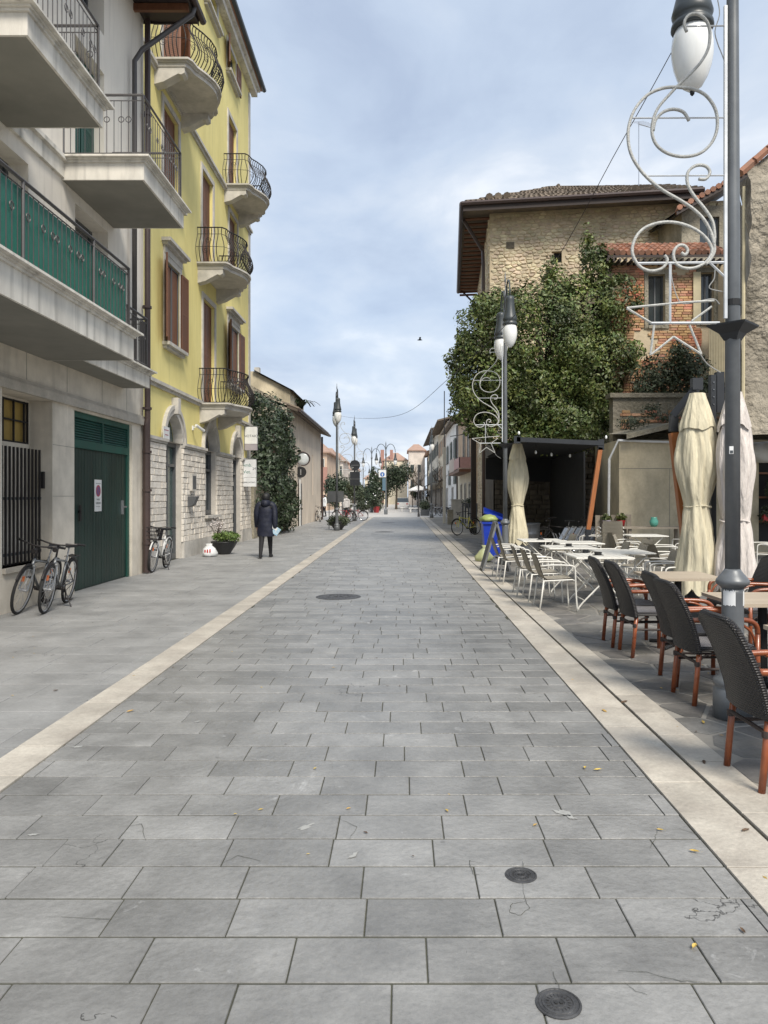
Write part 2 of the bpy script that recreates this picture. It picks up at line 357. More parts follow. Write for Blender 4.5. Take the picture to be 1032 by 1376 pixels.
class Fr:
    """plane frame: u along, v up (or depth), n outward"""
    def __init__(s, o, u, v, n): s.o, s.u, s.v, s.n = Vector(o), Vector(u).normalized(), Vector(v).normalized(), Vector(n).normalized()
    def p(s, a, b, c=0): return s.o + s.u * a + s.v * b + s.n * c
    def box(s, mb, a0, a1, b0, b1, c0, c1, mi=0):
        n = len(mb.v)
        for c in (c0, c1):
            for a, b in ((a0,b0),(a1,b0),(a1,b1),(a0,b1)): mb.v.append(tuple(s.p(a, b, c)))
        for f in ((3,2,1,0),(4,5,6,7),(0,1,5,4),(1,2,6,5),(2,3,7,6),(3,0,4,7)): mb.f.append(tuple(n+i for i in f)); mb.m.append(mi)
        return mb
    def sheet(s, mb, a0, a1, b0, b1, holes, depth, arches=(), mi=0):
        """wall face with rectangular holes (u0,u1,v0,v1) and arches (u0,u1,spring) on top of holes; reveals of given depth"""
        hs = [tuple(h) for h in holes] + [(u0, u1, sp, sp + (u1-u0)/2) for u0, u1, sp in arches]
        us = sorted({a0, a1, *[h[0] for h in hs], *[h[1] for h in hs]}); us = [u for u in us if a0 <= u <= a1]
        vs = sorted({b0, b1, *[h[2] for h in hs], *[h[3] for h in hs]}); vs = [v for v in vs if b0 <= v <= b1]
        for i in range(len(us)-1):
            for j in range(len(vs)-1):
                cu, cv = (us[i]+us[i+1])/2, (vs[j]+vs[j+1])/2
                if any(h[0] < cu < h[1] and h[2] < cv < h[3] for h in hs): continue
                mb.q(s.p(us[i],vs[j]), s.p(us[i+1],vs[j]), s.p(us[i+1],vs[j+1]), s.p(us[i],vs[j+1]), mi=mi)
        spr = {(a[0], a[1], a[2]) for a in arches}
        for (u0, u1, v0, v1) in holes:
            mb.q(s.p(u0,v0), s.p(u0,v1), s.p(u0,v1,-depth), s.p(u0,v0,-depth), mi=mi)
            mb.q(s.p(u1,v0), s.p(u1,v1), s.p(u1,v1,-depth), s.p(u1,v0,-depth), mi=mi)
            if (u0, u1, v1) not in spr: mb.q(s.p(u0,v1), s.p(u1,v1), s.p(u1,v1,-depth), s.p(u0,v1,-depth), mi=mi)
            if v0 > b0: mb.q(s.p(u0,v0), s.p(u1,v0), s.p(u1,v0,-depth), s.p(u0,v0,-depth), mi=mi)
        for (u0, u1, sp) in arches:
            c, r = (u0+u1)/2, (u1-u0)/2; n = 14
            pts = [(c - r*math.cos(math.pi*k/n), sp + r*math.sin(math.pi*k/n)) for k in range(n+1)]
            for (ua, va), (ub, vb) in zip(pts, pts[1:]):
                mb.q(s.p(ua,va), s.p(ub,vb), s.p(ub,sp+r), s.p(ua,sp+r), mi=mi)
                mb.q(s.p(ua,va), s.p(ub,vb), s.p(ub,vb,-depth), s.p(ua,va,-depth), mi=mi)
        return mb
# unit stones (shared meshes): bottom 0..1, chamfered face at n=1
def unit_stone(name, mat, ch=.05, jit=.0, side=.6):
    v = []
    for x, y in ((0,0),(1,0),(1,1),(0,1)):
        v.append((x + U(-jit, jit)*.3, y + U(-jit, jit)*.3, 0))
    for x, y in ((0,0),(1,0),(1,1),(0,1)): v.append((v[len(v)-4][0], v[len(v)-4][1], side))
    for x, y in ((0,0),(1,0),(1,1),(0,1)):
        v.append((x + (ch if x == 0 else -ch) + U(-jit, jit), y + (ch if y == 0 else -ch) + U(-jit, jit), 1 + U(-jit, jit)))
    f = [(0,1,5,4),(1,2,6,5),(2,3,7,6),(3,0,4,7),(4,5,9,8),(5,6,10,9),(6,7,11,10),(7,4,8,11),(8,9,10,11)]
    me = bpy.data.meshes.new(name); me.from_pydata(v, [], f); me.materials.append(mat); me.update()
    return me
def lay(fr, rects, thick, parent, name, mat, nobj, ch=.03, jit=0, nv=6, key=None, side=.6, stuffname=None, org=None, hj=0, n0=0):
    """rects (u,v,w,h): first nobj by key become objects sharing unit meshes, the rest one stuff mesh"""
    if key: rects = sorted(rects, key=key)
    units = [unit_stone(name, mat, ch, jit, side) for _ in range(nv)]
    og = ORG.get(parent.name, Vector((0, 0, 0)))
    rest = MB()
    for i, (u, v, w_, h_) in enumerate(rects):
        t = thick + U(-hj, hj)
        me = units[i % nv]
        o0 = fr.p(u, v, n0)
        mt = Matrix.Translation(o0 - og) @ Matrix((
            (fr.u.x*w_, fr.v.x*h_, fr.n.x*t, 0), (fr.u.y*w_, fr.v.y*h_, fr.n.y*t, 0), (fr.u.z*w_, fr.v.z*h_, fr.n.z*t, 0), (0, 0, 0, 1)))
        if i < nobj:
            o = bpy.data.objects.new(name, me); C.objects.link(o); o.parent = parent; o.matrix_basis = mt
        else:
            n = len(rest.v)
            rest.v += [tuple(mt @ p.co + og) for p in me.vertices]
            for p in me.polygons: rest.f.append(tuple(n + k for k in p.vertices)); rest.m.append(0)
    if rest.v: rest.build(stuffname or name + '_field', mat, parent, kind='stuff')
def courses(u0, u1, v0, v1, lw, lh, gap, holes=(), jw=.2, jh=0, off=None, arches=()):
    """running-bond rectangles avoiding holes"""
    out_ = []; v = v0; row = 0
    while v < v1 - .02:
        h = min(lh * (1 + U(-jh, jh)), v1 - v)
        u = u0 - (off(row) if off else U(0, lw))
        while u < u1:
            wd = lw * (1 + U(-jw, jw)); a, b = max(u, u0), min(u + wd, u1)
            segs = [(a, b)]
            for (h0, h1, g0, g1) in holes:
                if g0 < v + h - .01 and g1 > v + .01:
                    ns = []
                    for (x, y) in segs:
                        if y <= h0 or x >= h1: ns.append((x, y))
                        else:
                            if x < h0: ns.append((x, h0))
                            if y > h1: ns.append((h1, y))
                    segs = ns
            for (x, y) in segs:
                if y - x > .03: out_.append((x + gap/2, v + gap/2, y - x - gap, h - gap))
            u += wd
        v += h; row += 1
    return out_
def text_mesh(name, s, size, mat, fr, u, v, n, parent, squeeze=1):
    cu = bpy.data.curves.new('t', 'FONT'); cu.body = s; cu.size = size; cu.align_x = 'CENTER'; cu.resolution_u = 2
    ob = bpy.data.objects.new('t', cu); C.objects.link(ob)
    dg = bpy.context.evaluated_depsgraph_get()
    me = bpy.data.meshes.new_from_object(ob.evaluated_get(dg)); bpy.data.objects.remove(ob)
    me.materials.clear(); me.materials.append(mat)
    og = ORG[parent.name]
    for p in me.vertices: p.co = fr.p(u + p.co.x * squeeze, v + p.co.y, n) - og
    me.update()
    o = bpy.data.objects.new(name, me); link(o, parent); return o
def leaves(blobs, n, size, mat, name, parent, shell=.55, noise=.18, kind='stuff', flat=0, lumps=0):
    """leaf-sized faces through the volume of overlapping blobs (cx,cy,cz,rx,ry,rz)"""
    mb = MB(); extra = []
    for b in blobs:
        for _ in range(lumps):
            th = U(0, 6.28); cz = U(-.7, 1); sr = math.sqrt(1-cz*cz); k = U(.25, .42)
            extra.append((b[0]+b[3]*sr*math.cos(th)*.92, b[1]+b[4]*sr*math.sin(th)*.92, b[2]+b[5]*cz*.92, b[3]*k, b[4]*k, b[5]*k*.8))
    blobs = list(blobs) + extra
    vol = [b[3]*b[4]*b[5] for b in blobs]
    vol = [x ** .75 for x in vol]; tot = sum(vol)
    for b, vv in zip(blobs, vol):
        k = int(n * vv / tot)
        ph = [U(0, 6.3) for _ in range(6)]
        for _ in range(k):
            th = U(0, 2*math.pi); cz = U(-1, 1); sr = math.sqrt(1 - cz*cz)
            d = Vector((sr*math.cos(th), sr*math.sin(th), cz))
            bumpy = 1 + noise*(math.sin(5*d.x+ph[0]+3*d.z)+math.sin(6*d.y+ph[1])+math.sin(7*d.z+ph[2]+4*d.x)) * .6 + U(-.06, .06)
            rr = (shell + (1-shell)*R()**.5) * bumpy
            if R() < .02: rr *= U(1.02, 1.10)
            c = Vector((b[0]+d.x*b[3]*rr, b[1]+d.y*b[4]*rr, b[2]+d.z*b[5]*rr))
            nn = (d + Vector((U(-1,1), U(-1,1), U(-.6,1.1)))*.9).normalized()
            a = nn.orthogonal().normalized(); a = Matrix.Rotation(U(0, 6.28), 3, nn) @ a; bb = nn.cross(a)
            s_ = size * (U(.5, 1.2) if R() < .75 else U(1.2, 1.9))
            mb.q(c - a*s_*.55, c + bb*s_*.3 + nn*s_*.06, c + a*s_*.6, c - bb*s_*.3 + nn*s_*.06)
    return mb.build(name, mat, parent, kind=kind)
# ================================================================== GROUND
def struct(name, mb, mat): return tag(mb.build(name, mat), kind='structure')
g = MB(); g.q((-1500,-300,-.12),(1500,-300,-.12),(1500,3000,-.12),(-1500,3000,-.12)); struct('ground', g, ground_m)
g = MB(); g.q((-60,57.6,-.004),(60,57.6,-.004),(60,330,-.004),(-60,330,-.004)); struct('plaza', g, plaza_m)
ROAD_X0, ROAD_X1 = -2.17, 1.395
TOP = Fr((0,0,0), (1,0,0), (0,1,0), (0,0,1))
def in_view(x, y, w_=0, d=0):
    y1 = y + d
    if y1 < 2.2: return False
    px0, px1 = 540 + 1000*x/y1, 540 + 1000*(x+w_)/y1
    return px1 > -5 and px0 < 1037
def nearest(r):
    return (0 if in_view(r[0], r[1], r[2], r[3]) else 1, r[1])
def bedplane(name, x0, x1, y0, y1, mat, z=-.0065):
    m = MB(); m.q((x0,y0,z),(x1,y0,z),(x1,y1,z),(x0,y1,z))
    m.q((x0,y0,z-.09),(x1,y0,z-.09),(x1,y1,z-.09),(x0,y1,z-.09)); return struct(name, m, mat)
road = bedplane('road', ROAD_X0, ROAD_X1, 1, 57.6, bed_m)
rr = []; y = 1.16; off = .1; row = 0
while y < 57.5:
    d = .2575; off = (off + .25 + U(-.07, .07)) % .49
    x = ROAD_X0 - off
    while x < ROAD_X1:
        w_ = .488 + U(-.03, .03)
        if R() < .06: w_ *= .55
        a, b = max(x, ROAD_X0), min(x + w_, ROAD_X1)
        if b - a > .04: rr.append((a + .0025, y + .0065, b - a - .005, d - .013))
        x += w_
    y += d
lay(Fr((0,0,-.045),(1,0,0),(0,1,0),(0,0,1)), rr, .045, road, 'paving_slab', slab_m, 300, ch=.006, jit=.0008, key=nearest, side=.93, hj=.0015)
pav = bedplane('pavement', -9, -2.45, 1, 57.6, bed_m)
rr = []; y = 1.1
while y < 57.5:
    d = .403; xl = -5.75 if y < 29 else -8.6
    x = xl - U(0, .8)
    while x < -2.455:
        w_ = U(.62, 1.02); a, b = max(x, xl), min(x + w_, -2.455)
        if b - a > .05: rr.append((a + .003, y + .004, b - a - .006, d - .008))
        x += w_
    y += d
lay(Fr((0,0,-.045),(1,0,0),(0,1,0),(0,0,1)), rr, .045, pav, 'paving_slab', pave_m, 300, ch=.007, jit=.0006, key=nearest, side=.94, hj=.0012)
def strip(x0, x1, y1=57.6):
    k = bedplane('kerb_strip', x0-.004, x1+.004, 1, y1, bed_m); r_ = []; y = 1.3
    while y < y1:
        l = random.choice((.5, .72, .95, 1.0)); l = min(l, y1 - y); r_.append((x0, y + .0025, x1 - x0, l - .005)); y += l
    lay(Fr((0,0,-.04),(1,0,0),(0,1,0),(0,0,1)), r_, .047, k, 'stone_block', trav_m, 300, ch=.004, jit=.0006, key=nearest, side=.95, hj=.001)
strip(-2.447, -2.175); strip(1.40, 1.69); strip(1.715, 1.955)
g = MB(); g.box(1.69, 1.715, 1, 57.6, -.06, -.028); struct('drain_channel', g, drain_m)
# terrace: irregular flagstones, jittered-grid Voronoi
ter = bedplane('terrace', 1.955, 40, 1, 57.6, flagbed_m, -.0055)
gs = .39; nx, ny = 21, 68
pts = {}
for i in range(-1, nx+1):
    for j in range(-1, ny+1):
        pts[i, j] = (1.96 + gs*(i + .5 + U(-.42, .42)), 1.8 + gs*(j + .5 + U(-.42, .42)))
def clip(poly, mx, my, nx_, ny_):
    o = []
    for k in range(len(poly)):
        a, b = poly[k], poly[(k+1) % len(poly)]
        da = (a[0]-mx)*nx_ + (a[1]-my)*ny_; db = (b[0]-mx)*nx_ + (b[1]-my)*ny_
        if da <= 0: o.append(a)
        if da*db < 0:
            t = da/(da-db); o.append((a[0]+(b[0]-a[0])*t, a[1]+(b[1]-a[1])*t))
    return o
cells = []
for i in range(nx):
    for j in range(ny):
        px, py = pts[i, j]
        poly = [(px-1,py-1),(px+1,py-1),(px+1,py+1),(px-1,py+1)]
        for a in range(-2, 3):
            for b in range(-2, 3):
                q_ = pts.get((i+a, j+b))
                if q_ and (a or b):
                    dx_, dy_ = q_[0]-px, q_[1]-py; l = math.hypot(dx_, dy_)
                    poly = clip(poly, (px+q_[0])/2 - dx_/l*.014, (py+q_[1])/2 - dy_/l*.014, dx_/l, dy_/l)
                    if not poly: break
        poly = clip(poly, 1.964, 0, -1, 0) if poly else poly
        if len(poly) < 3: continue
        cells.append((px, py, poly))
cells.sort(key=lambda c: (0 if in_view(c[0]-.2, c[1]-.2, .4, .4) else 1, c[1]))
def stone_prism(mb, poly, z0, z1):
    cx = sum(p[0] for p in poly)/len(poly); cy = sum(p[1] for p in poly)/len(poly)
    n = len(poly); o = len(mb.v)
    mb.v += [(p[0], p[1], z0) for p in poly] + [(p[0], p[1], z1-.004) for p in poly] + [(cx+(p[0]-cx)*.955, cy+(p[1]-cy)*.955, z1) for p in poly]
    for k in range(n):
        k2 = (k+1) % n
        mb.f += [(o+k,o+k2,o+n+k2,o+n+k),(o+n+k,o+n+k2,o+2*n+k2,o+2*n+k)]; mb.m += [0, 0]
    mb.f.append(tuple(o+2*n+k for k in range(n))); mb.m.append(0)
rest = MB()
for k, (px, py, poly) in enumerate(cells):
    zt = U(-.003, .003)
    if k < 300:
        m = MB(); stone_prism(m, poly, -.03, zt); m.build('flagstone', flag_m, ter)
    else: stone_prism(rest, poly, -.03, zt)
rest.build('flagstone_field', flag_m, ter, kind='stuff')

# manhole covers
def manhole(x, y, r, label, rings=3):
    t = thing('manhole_cover', (x, y, 0), label, 'manhole cover', 'manhole covers in the road')
    m = MB(); m.lathe([(r*1.16,-.002),(r*1.16,.0035),(r*1.05,.0055),(r*1.03,.003)], (x,y,0), 32); m.build('rim', lid_m, t)
    m = MB(); m.lathe([(r*1.02,0),(r,.0042),(r*.86,.0042),(r*.84,.0068),(r*.74,.0068),(r*.72,.0042),(r*.4,.0042),(r*.38,.0066),(r*.30,.0066),(r*.28,.004)], (x,y,0), 32)
    for k in range(18):
        a = k/18*6.283; rr_ = r*.56
        m.rbox((x+rr_*math.cos(a), y+rr_*math.sin(a), .0055), (r*.16, r*.05, .003), Matrix.Rotation(a, 3, 'Z'))
    m.build('lid', lid_m, t)
    m = MB()
    for s in (-1, 1): m.lathe([(r*.1, .004), (r*.1, .0075)], (x + s*r*.13, y, 0), 10)
    m.build('key_hole', drain_m, t)
manhole(.494, 2.345, .062, 'small round cast iron cover nearest the bottom edge of the road, right of centre')
manhole(.502, 3.14, .058, 'small round iron cover just behind the nearest one, with cracked slabs around it')
manhole(-1.01, 11.85, .31, 'large round dark manhole cover in the middle distance, left of the road centre')
manhole(-.78, 33.5, .38, 'flat dark manhole cover far down the road by the flower bowl')
manhole(-.85, 45, .38, 'farthest manhole cover, a thin dark line near the plaza')
def ribbon(name, pts, w0, mat, z=.0028):
    P_ = [gp(*p) for p in pts]; Q_ = []
    for (a, b) in zip(P_, P_[1:]):
        for k in range(4): t = k/4; Q_.append((a[0]+(b[0]-a[0])*t+U(-.004,.004), a[1]+(b[1]-a[1])*t+U(-.004,.004)))
    Q_.append(P_[-1]); m = MB()
    for k in range(len(Q_)-1):
        a, b = Q_[k], Q_[k+1]; dx_, dy_ = b[0]-a[0], b[1]-a[1]; l = math.hypot(dx_, dy_) or 1; nx_, ny_ = -dy_/l, dx_/l
        wa = w0*.62*(.35+.65*math.sin(math.pi*(k+.3)/len(Q_)))*U(.7,1.3); wb = wa*U(.8,1.2)
        m.q((a[0]-nx_*wa,a[1]-ny_*wa,z),(b[0]-nx_*wb,b[1]-ny_*wb,z),(b[0]+nx_*wb,b[1]+ny_*wb,z),(a[0]+nx_*wa,a[1]+ny_*wa,z))
    m.build(name, mat, road)
Yof = lambda py: 1600/(py-667)
def gp(px, py): y = Yof(py); return (px-540)/1000*y, y
for pts in ([(832,1305),(870,1308),(915,1319),(957,1322)],[(838,1320),(852,1332),(870,1338)],[(703,1188),(705,1210),(712,1220),(700,1231),(684,1227),(688,1215),(706,1212)],
            [(740,1303),(748,1318),(752,1332)],[(645,1160),(630,1157),(636,1176),(644,1176)],[(884,1112),(880,1128),(874,1140)],[(905,1112),(940,1122),(950,1138)],[(702,1158),(703,1166)],
            [(160,1112),(190,1108),(196,1130)],[(300,1160),(320,1150),(350,1158)],[(60,1232),(150,1236)],[(455,1100),(480,1112),(470,1128)]):
    ribbon('crack', pts, .0016, bed_m)
scuff = M('pale_scuff', (.40,.40,.38), (.32,.32,.305), 30, .7)
def blotch(px, py, r_, sq=.5, ang=.6):
    x, y = gp(px, py); m = MB(); n = 16; ca, sa = math.cos(ang), math.sin(ang); P_ = []
    for k in range(n):
        t = k/n*6.283; rr_ = r_*U(.35,1.1); u, v = rr_*math.cos(t), rr_*math.sin(t)*sq; P_.append((x+u*ca-v*sa, y+u*sa+v*ca, .0026))
    for k in range(n): m.q((x,y,.0026), P_[k], P_[(k+1)%n])
    m.build('scuff', scuff, road)
for a in ((757,1092,.06,.55,-.8),(768,1099,.035,.6,-.7),(410,1112,.06,.35,.9),(45,1122,.03,.5,.2),(475,1150,.055,.3,1.0),(105,1004,.05,.4,.4),(265,970,.04,.4,.9)): blotch(*a)
# litter of leaves
leafy = M('yellow_dead_leaf', (.55, .42, .10), (.45, .25, .08), 3, .7, rnd=.3, dirt_shade=0)
leafbr = M('brown_dead_leaf', (.12, .075, .045), None, 3, .8, rnd=.3, dirt_shade=0)
def leaf_at(x, y, s, mat, label=None, z=.006):
    a = U(0, 6.28); ca, sa = math.cos(a), math.sin(a)
    m = MB()
    P_ = lambda u, v, h: (x + (u*ca - v*sa)*s, y + (u*sa + v*ca)*s, z + h*s)
    m.q(P_(-1,0,.1),P_(-.4,.36,.25),P_(0,0,0)); m.q(P_(-.4,.36,.25),P_(.5,.3,.3),P_(0,0,0)); m.q(P_(.5,.3,.3),P_(1,0,.25),P_(0,0,0))
    m.q(P_(-1,0,.1),P_(-.4,-.36,.2),P_(0,0,0)); m.q(P_(-.4,-.36,.2),P_(.5,-.3,.3),P_(0,0,0)); m.q(P_(.5,-.3,.3),P_(1,0,.25),P_(0,0,0))
    m.q(P_(1,0,.25),P_(1.5,.04,.3),P_(1.5,-.04,.3))
    o = m.build('fallen_leaf', mat, None, org=(x, y, 0))
    return tag(o, label, 'leaf', 'fallen leaves on the paving')
Yof = lambda py: 1600/(py-667)
def gp(px, py): y = Yof(py); return (px-540)/1000*y, y
for px, py, s, mt, lb in [(933,1274,.012,leafy,'curled yellow leaf on a grey slab near the bottom right manhole cover'),
    (933,1146,.013,leafy,'pale orange leaf at the road edge beside the light strip'),
    (887,1117,.010,leafy,'small yellow leaf on the slab corner above the orange one'),
    (1002,1118,.017,leafbr,'crumpled brown leaf lying on the light strip by the drain'),
    (786,1033,.013,leafy,'yellow green leaf beside the light strip, level with the nearest chair'),
    (803,1036,.014,leafy,'long yellow leaf just right of the yellow green one'),
    (812,957,.018,leafy,'pale tan leaf on the inner light strip'),
    (839,945,.022,leafbr,'brown leaf on the drain slot of the light strips'),
    (946,1026,.016,leafbr,'dark brown curled leaf on the outer light strip near the nearest chair'),
    (945,972,.016,leafy,'yellow leaf on the flagstones by the lamp post foot'),
    (998,1253,.010,leafbr,'small dark leaf on a slab at the right edge'),
    (175,957,.016,leafy,'white tan leaf on the left part of the road'),
    (75,929,.014,leafbr,'dark leaf on the left pavement in front of the bicycles')]:
    x, y = gp(px, py); leaf_at(x, y, s*1.8, mt, lb)
lm = MB(); 
for k in range(300):
    if R() < .55: x, y = U(1.4, 4.2), U(2.8, 16)
    else: x, y = U(-5.2, 1.4), U(3.2, 20)
    s = U(.008, .02); a = U(0, 6.28); ca, sa = math.cos(a)*s, math.sin(a)*s
    lm.q((x-ca,y-sa,.006),(x+sa*.4,y-ca*.4,.009),(x+ca,y+sa,.007),(x-sa*.4,y+ca*.4,.008), mi=0 if R() < .5 else 1)
o = lm.build('leaf_litter', [leafy, leafbr]); tag(o, 'scattered tiny dead leaves over the paving', 'litter', kind='stuff')

# ================================================================== WHITE BUILDING (left, near)
FW = Fr((-5.4,0,0),(0,1,0),(0,0,1),(1,0,0))
WB = thing('apartment_house', (-5.4, 10, 0), 'white house at left with green panelled balcony and beige clad ground floor', 'building')
YE = 15.55
ga = (12.27, 14.9, 0, 3.03); rec = (10.05, 11.5, .62, 3.07)
m = MB(); FW.sheet(m, 5, YE, 0, 3.12, [ga, rec], .35); m.build('ground_floor_wall', clad_m, WB)
m = MB(); FW.sheet(m, 5, YE, 3.12, 4.15, [], .3); m.build('lintel_wall', clad_m, WB)
m = MB(); holesU = [(9.0,10.76,4.2,6.4),(12.3,13.67,4.2,6.45),(12.3,13.5,7.0,9.25),(8.6,9.9,7.0,9.25),(12.3,13.5,9.95,11.2)]
FW.sheet(m, 5, YE, 4.15, 11.6, holesU, .33)
m.q((-5.4,YE,0),(-5.4,YE,11.6),(-12,YE,11.6),(-12,YE,0)); m.q((-5.4,5,0),(-5.4,5,11.6),(-12,5,11.6),(-12,5,0))
m.q((-12,5,0),(-12,YE,0),(-12,YE,11.6),(-12,5,11.6)); m.q((-5.76,5,3.2),(-5.76,YE,3.2),(-5.76,YE,11.6),(-5.76,5,11.6))
m.build('upper_wall', white_pl, WB)
m = MB(); FW.box(m, 5, YE+.02, 3.07, 3.2, 0, .07); FW.box(m, 5, YE+.02, 3.2, 3.26, 0, .04); m.build('lintel_trim', trav_m, WB)
for yj in (10.7, 12.0, 13.4, 14.6): FW.box(MB(), yj, yj+.008, 3.28, 4.1, 0, .003).build('cladding_joint', soffit_m, WB)
for zj in (.8, 1.6, 2.4): FW.box(MB(), 11.51, 12.26, zj, zj+.006, 0, .003).build('cladding_joint', soffit_m, WB)
m = MB(); FW.box(m, 10.05, 11.5, .55, .62, -.3, .05); m.build('sill_ledge', trav_m, WB)
m = MB(); FW.sheet(m, 9.9, 11.7, .5, 3.2, [(10.12,11.46,2.4,3.04)], .06); 
m.v = [(v[0]-.352, v[1], v[2]) for v in m.v]; m.build('recess_wall', clad_m, WB)
yelpane_m = M('yellow_pane', (.40, .27, .07), (.28, .19, .05), 5, .6)  # flat yellowish colour for the pane behind the grille
win = MB().box(-5.81,-5.80,10.12,11.46,2.4,3.04).build('window', yelpane_m, WB)
m = MB()
for yy in (10.12, 10.42, 10.72, 11.02, 11.32, 11.43): m.box(-5.77,-5.745,yy,yy+.025,2.4,3.04)
for zz in (2.4, 2.72, 3.01): m.box(-5.775,-5.75,10.12,11.46,zz,zz+.025)
m.build('grille', iron_m, win)
gr = None
for k in range(13):
    yb = 10.09 + k*.108
    b = MB().box(-5.565,-5.54,yb,yb+.03,.60,2.31).build('fence_bar', iron_m, WB)
for z_ in (.75, 1.55): MB().box(-5.60,-5.57,10.05,11.5,z_,z_+.04).build('fence_rail', frame_m, WB)
MB().box(-5.54,-5.50,11.42,11.47,1.72,1.98).build('intercom', iron_m, WB)
# garage door
gd = MB().box(-5.53,-5.5,12.27,14.9,0,3.03).build('garage_door', greend_m, WB)
m = MB()
for a, b, c, d_ in ((12.27,12.37,.0,3.03),(14.8,14.9,.0,3.03),(12.37,14.8,2.93,3.03),(12.37,14.8,2.42,2.56),(13.57,13.61,2.56,2.93)):
    m.box(-5.5,-5.455,a,b,c,d_)
m.build('door_frame', green_m, gd)
for k in range(8):
    for ya, yb in ((12.39,13.56),(13.62,14.79)):
        mm = MB(); z = 2.575 + k*.044
        mm.q((-5.498,ya,z+.038),(-5.498,yb,z+.038),(-5.465,yb,z),(-5.465,ya,z)).q((-5.465,ya,z),(-5.465,yb,z),(-5.472,yb,z-.006),(-5.472,ya,z-.006))
        mm.build('louvre_slat', green_m, gd)
for k in range(20):
    y0_ = 12.375 + k*.1213
    MB().box(-5.5,-5.488+U(-.002,.002),y0_+.004,y0_+.117,.03,2.415).build('plank', greend_m, gd)
MB().box(-5.487,-5.45,12.62,12.65,1.32,1.36).box(-5.46,-5.45,12.60,12.67,1.18,1.45).build('handle', iron_m, gd)
MB().box(-5.487,-5.45,14.55,14.59,1.25,1.52).box(-5.455,-5.44,14.55,14.72,1.38,1.41).build('latch', chrome_m, gd)
# no parking sign
SG = thing('no_parking_sign', (-5.47, 13.42, 1.7), 'white no parking plate fixed on the green garage door', 'sign')
MB().box(-5.484,-5.476,13.27,13.57,1.33,1.90).build('plate', signw_m, SG)
fs = Fr((-5.475,13.42,1.6),(0,1,0),(0,0,1),(1,0,0))
def ring_mesh(fr, r0, r1, n=28, c=(0,0), d=0):
    m = MB()
    for k in range(n):
        a, b = 2*math.pi*k/n, 2*math.pi*(k+1)/n
        m.q(*[fr.p(c[0]+r*math.cos(t), c[1]+r*math.sin(t), d) for r, t in ((r0,a),(r1,a),(r1,b),(r0,b))])
    return m
m = ring_mesh(fs, 0, .085, c=(0,.1)); m.build('blue_disc', M('sign_indigo', (.16,.10,.24), None, 5, .5, dirt_shade=0), SG)
m = ring_mesh(fs, .075, .105, c=(0,.1), d=.002); q4 = [fs.p(a, .1+b, .002) for a, b in ((-.062,.048),(-.048,.062),(.062,-.048),(.048,-.062))]; m.q(*q4); m.build('red_ring', pink_ink, SG)
text_mesh('lettering', 'PASSO', .045, ink_m, fs, 0, -.07, .002, SG)
text_mesh('lettering', 'CARRABILE', .045, ink_m, fs, 0, -.135, .002, SG)
MB().box(-5.475,-5.4735,13.33,13.51,1.415,1.420).box(-5.475,-5.4735,13.31,13.53,1.83,1.836).build('fine_print', ink_m, SG)

# windows and shutters above
def put_glass(fr, u0, u1, v0, v1, n, parent, name='window', gm=None, bars=1):
    w_ = fr.box(MB(), u0, u1, v0, v1, n-.02, n).build(name, gm or glass_m, parent)
    m = MB(); t = .05
    fr.box(m,u0,u0+t,v0,v1,n,n+.03); fr.box(m,u1-t,u1,v0,v1,n,n+.03); fr.box(m,u0+t,u1-t,v1-t,v1,n,n+.03); fr.box(m,u0+t,u1-t,v0,v0+t,n,n+.03)
    for k in range(bars):
        c = u0 + (u1-u0)*(k+1)/(bars+1); fr.box(m,c-.025,c+.025,v0+t,v1-t,n,n+.028)
    m.build('window_frame', frame_m, w_); return w_
for h in holesU: put_glass(FW, h[0], h[1], h[2], h[3], -.32, WB)
def shutter(fr, u0, u1, v0, v1, n0, n1, mat, parent, ang=None):
    """leaf with frame and louvre slats, flat or swung out; hinge at u0,n0 towards u1,n1"""
    d = Vector((u1-u0, n1-n0)); L_ = d.length; d /= L_
    f2 = Fr(fr.p(u0, v0, n0), fr.u*d.x + fr.n*d.y, fr.v, fr.u*(-d.y) + fr.n*d.x)
    H = v1-v0
    s_ = f2.box(MB(), 0, L_, 0, H, -.012, .012).build('shutter', mat, parent)
    m = MB()
    for a, b, c, e in ((0,.05,0,H),(L_-.05,L_,0,H),(.05,L_-.05,0,.07),(.05,L_-.05,H-.07,H),(.05,L_-.05,H*.5-.03,H*.5+.03)): f2.box(m,a,b,c,e,-.022,.022)
    m.build('shutter_frame', mat, s_)
    m = MB(); k = .09
    while k < H-.1:
        f2.box(m, .05, L_-.05, k, k+.022, -.018, .018); k += .05
    o = m.build('slats', mat, s_, kind='stuff'); return s_
shutter(FW, 12.36, 12.9, 7.0, 9.2, -.2, -.2, green_m, WB); shutter(FW, 12.95, 13.48, 7.0, 9.2, -.2, -.2, green_m, WB)

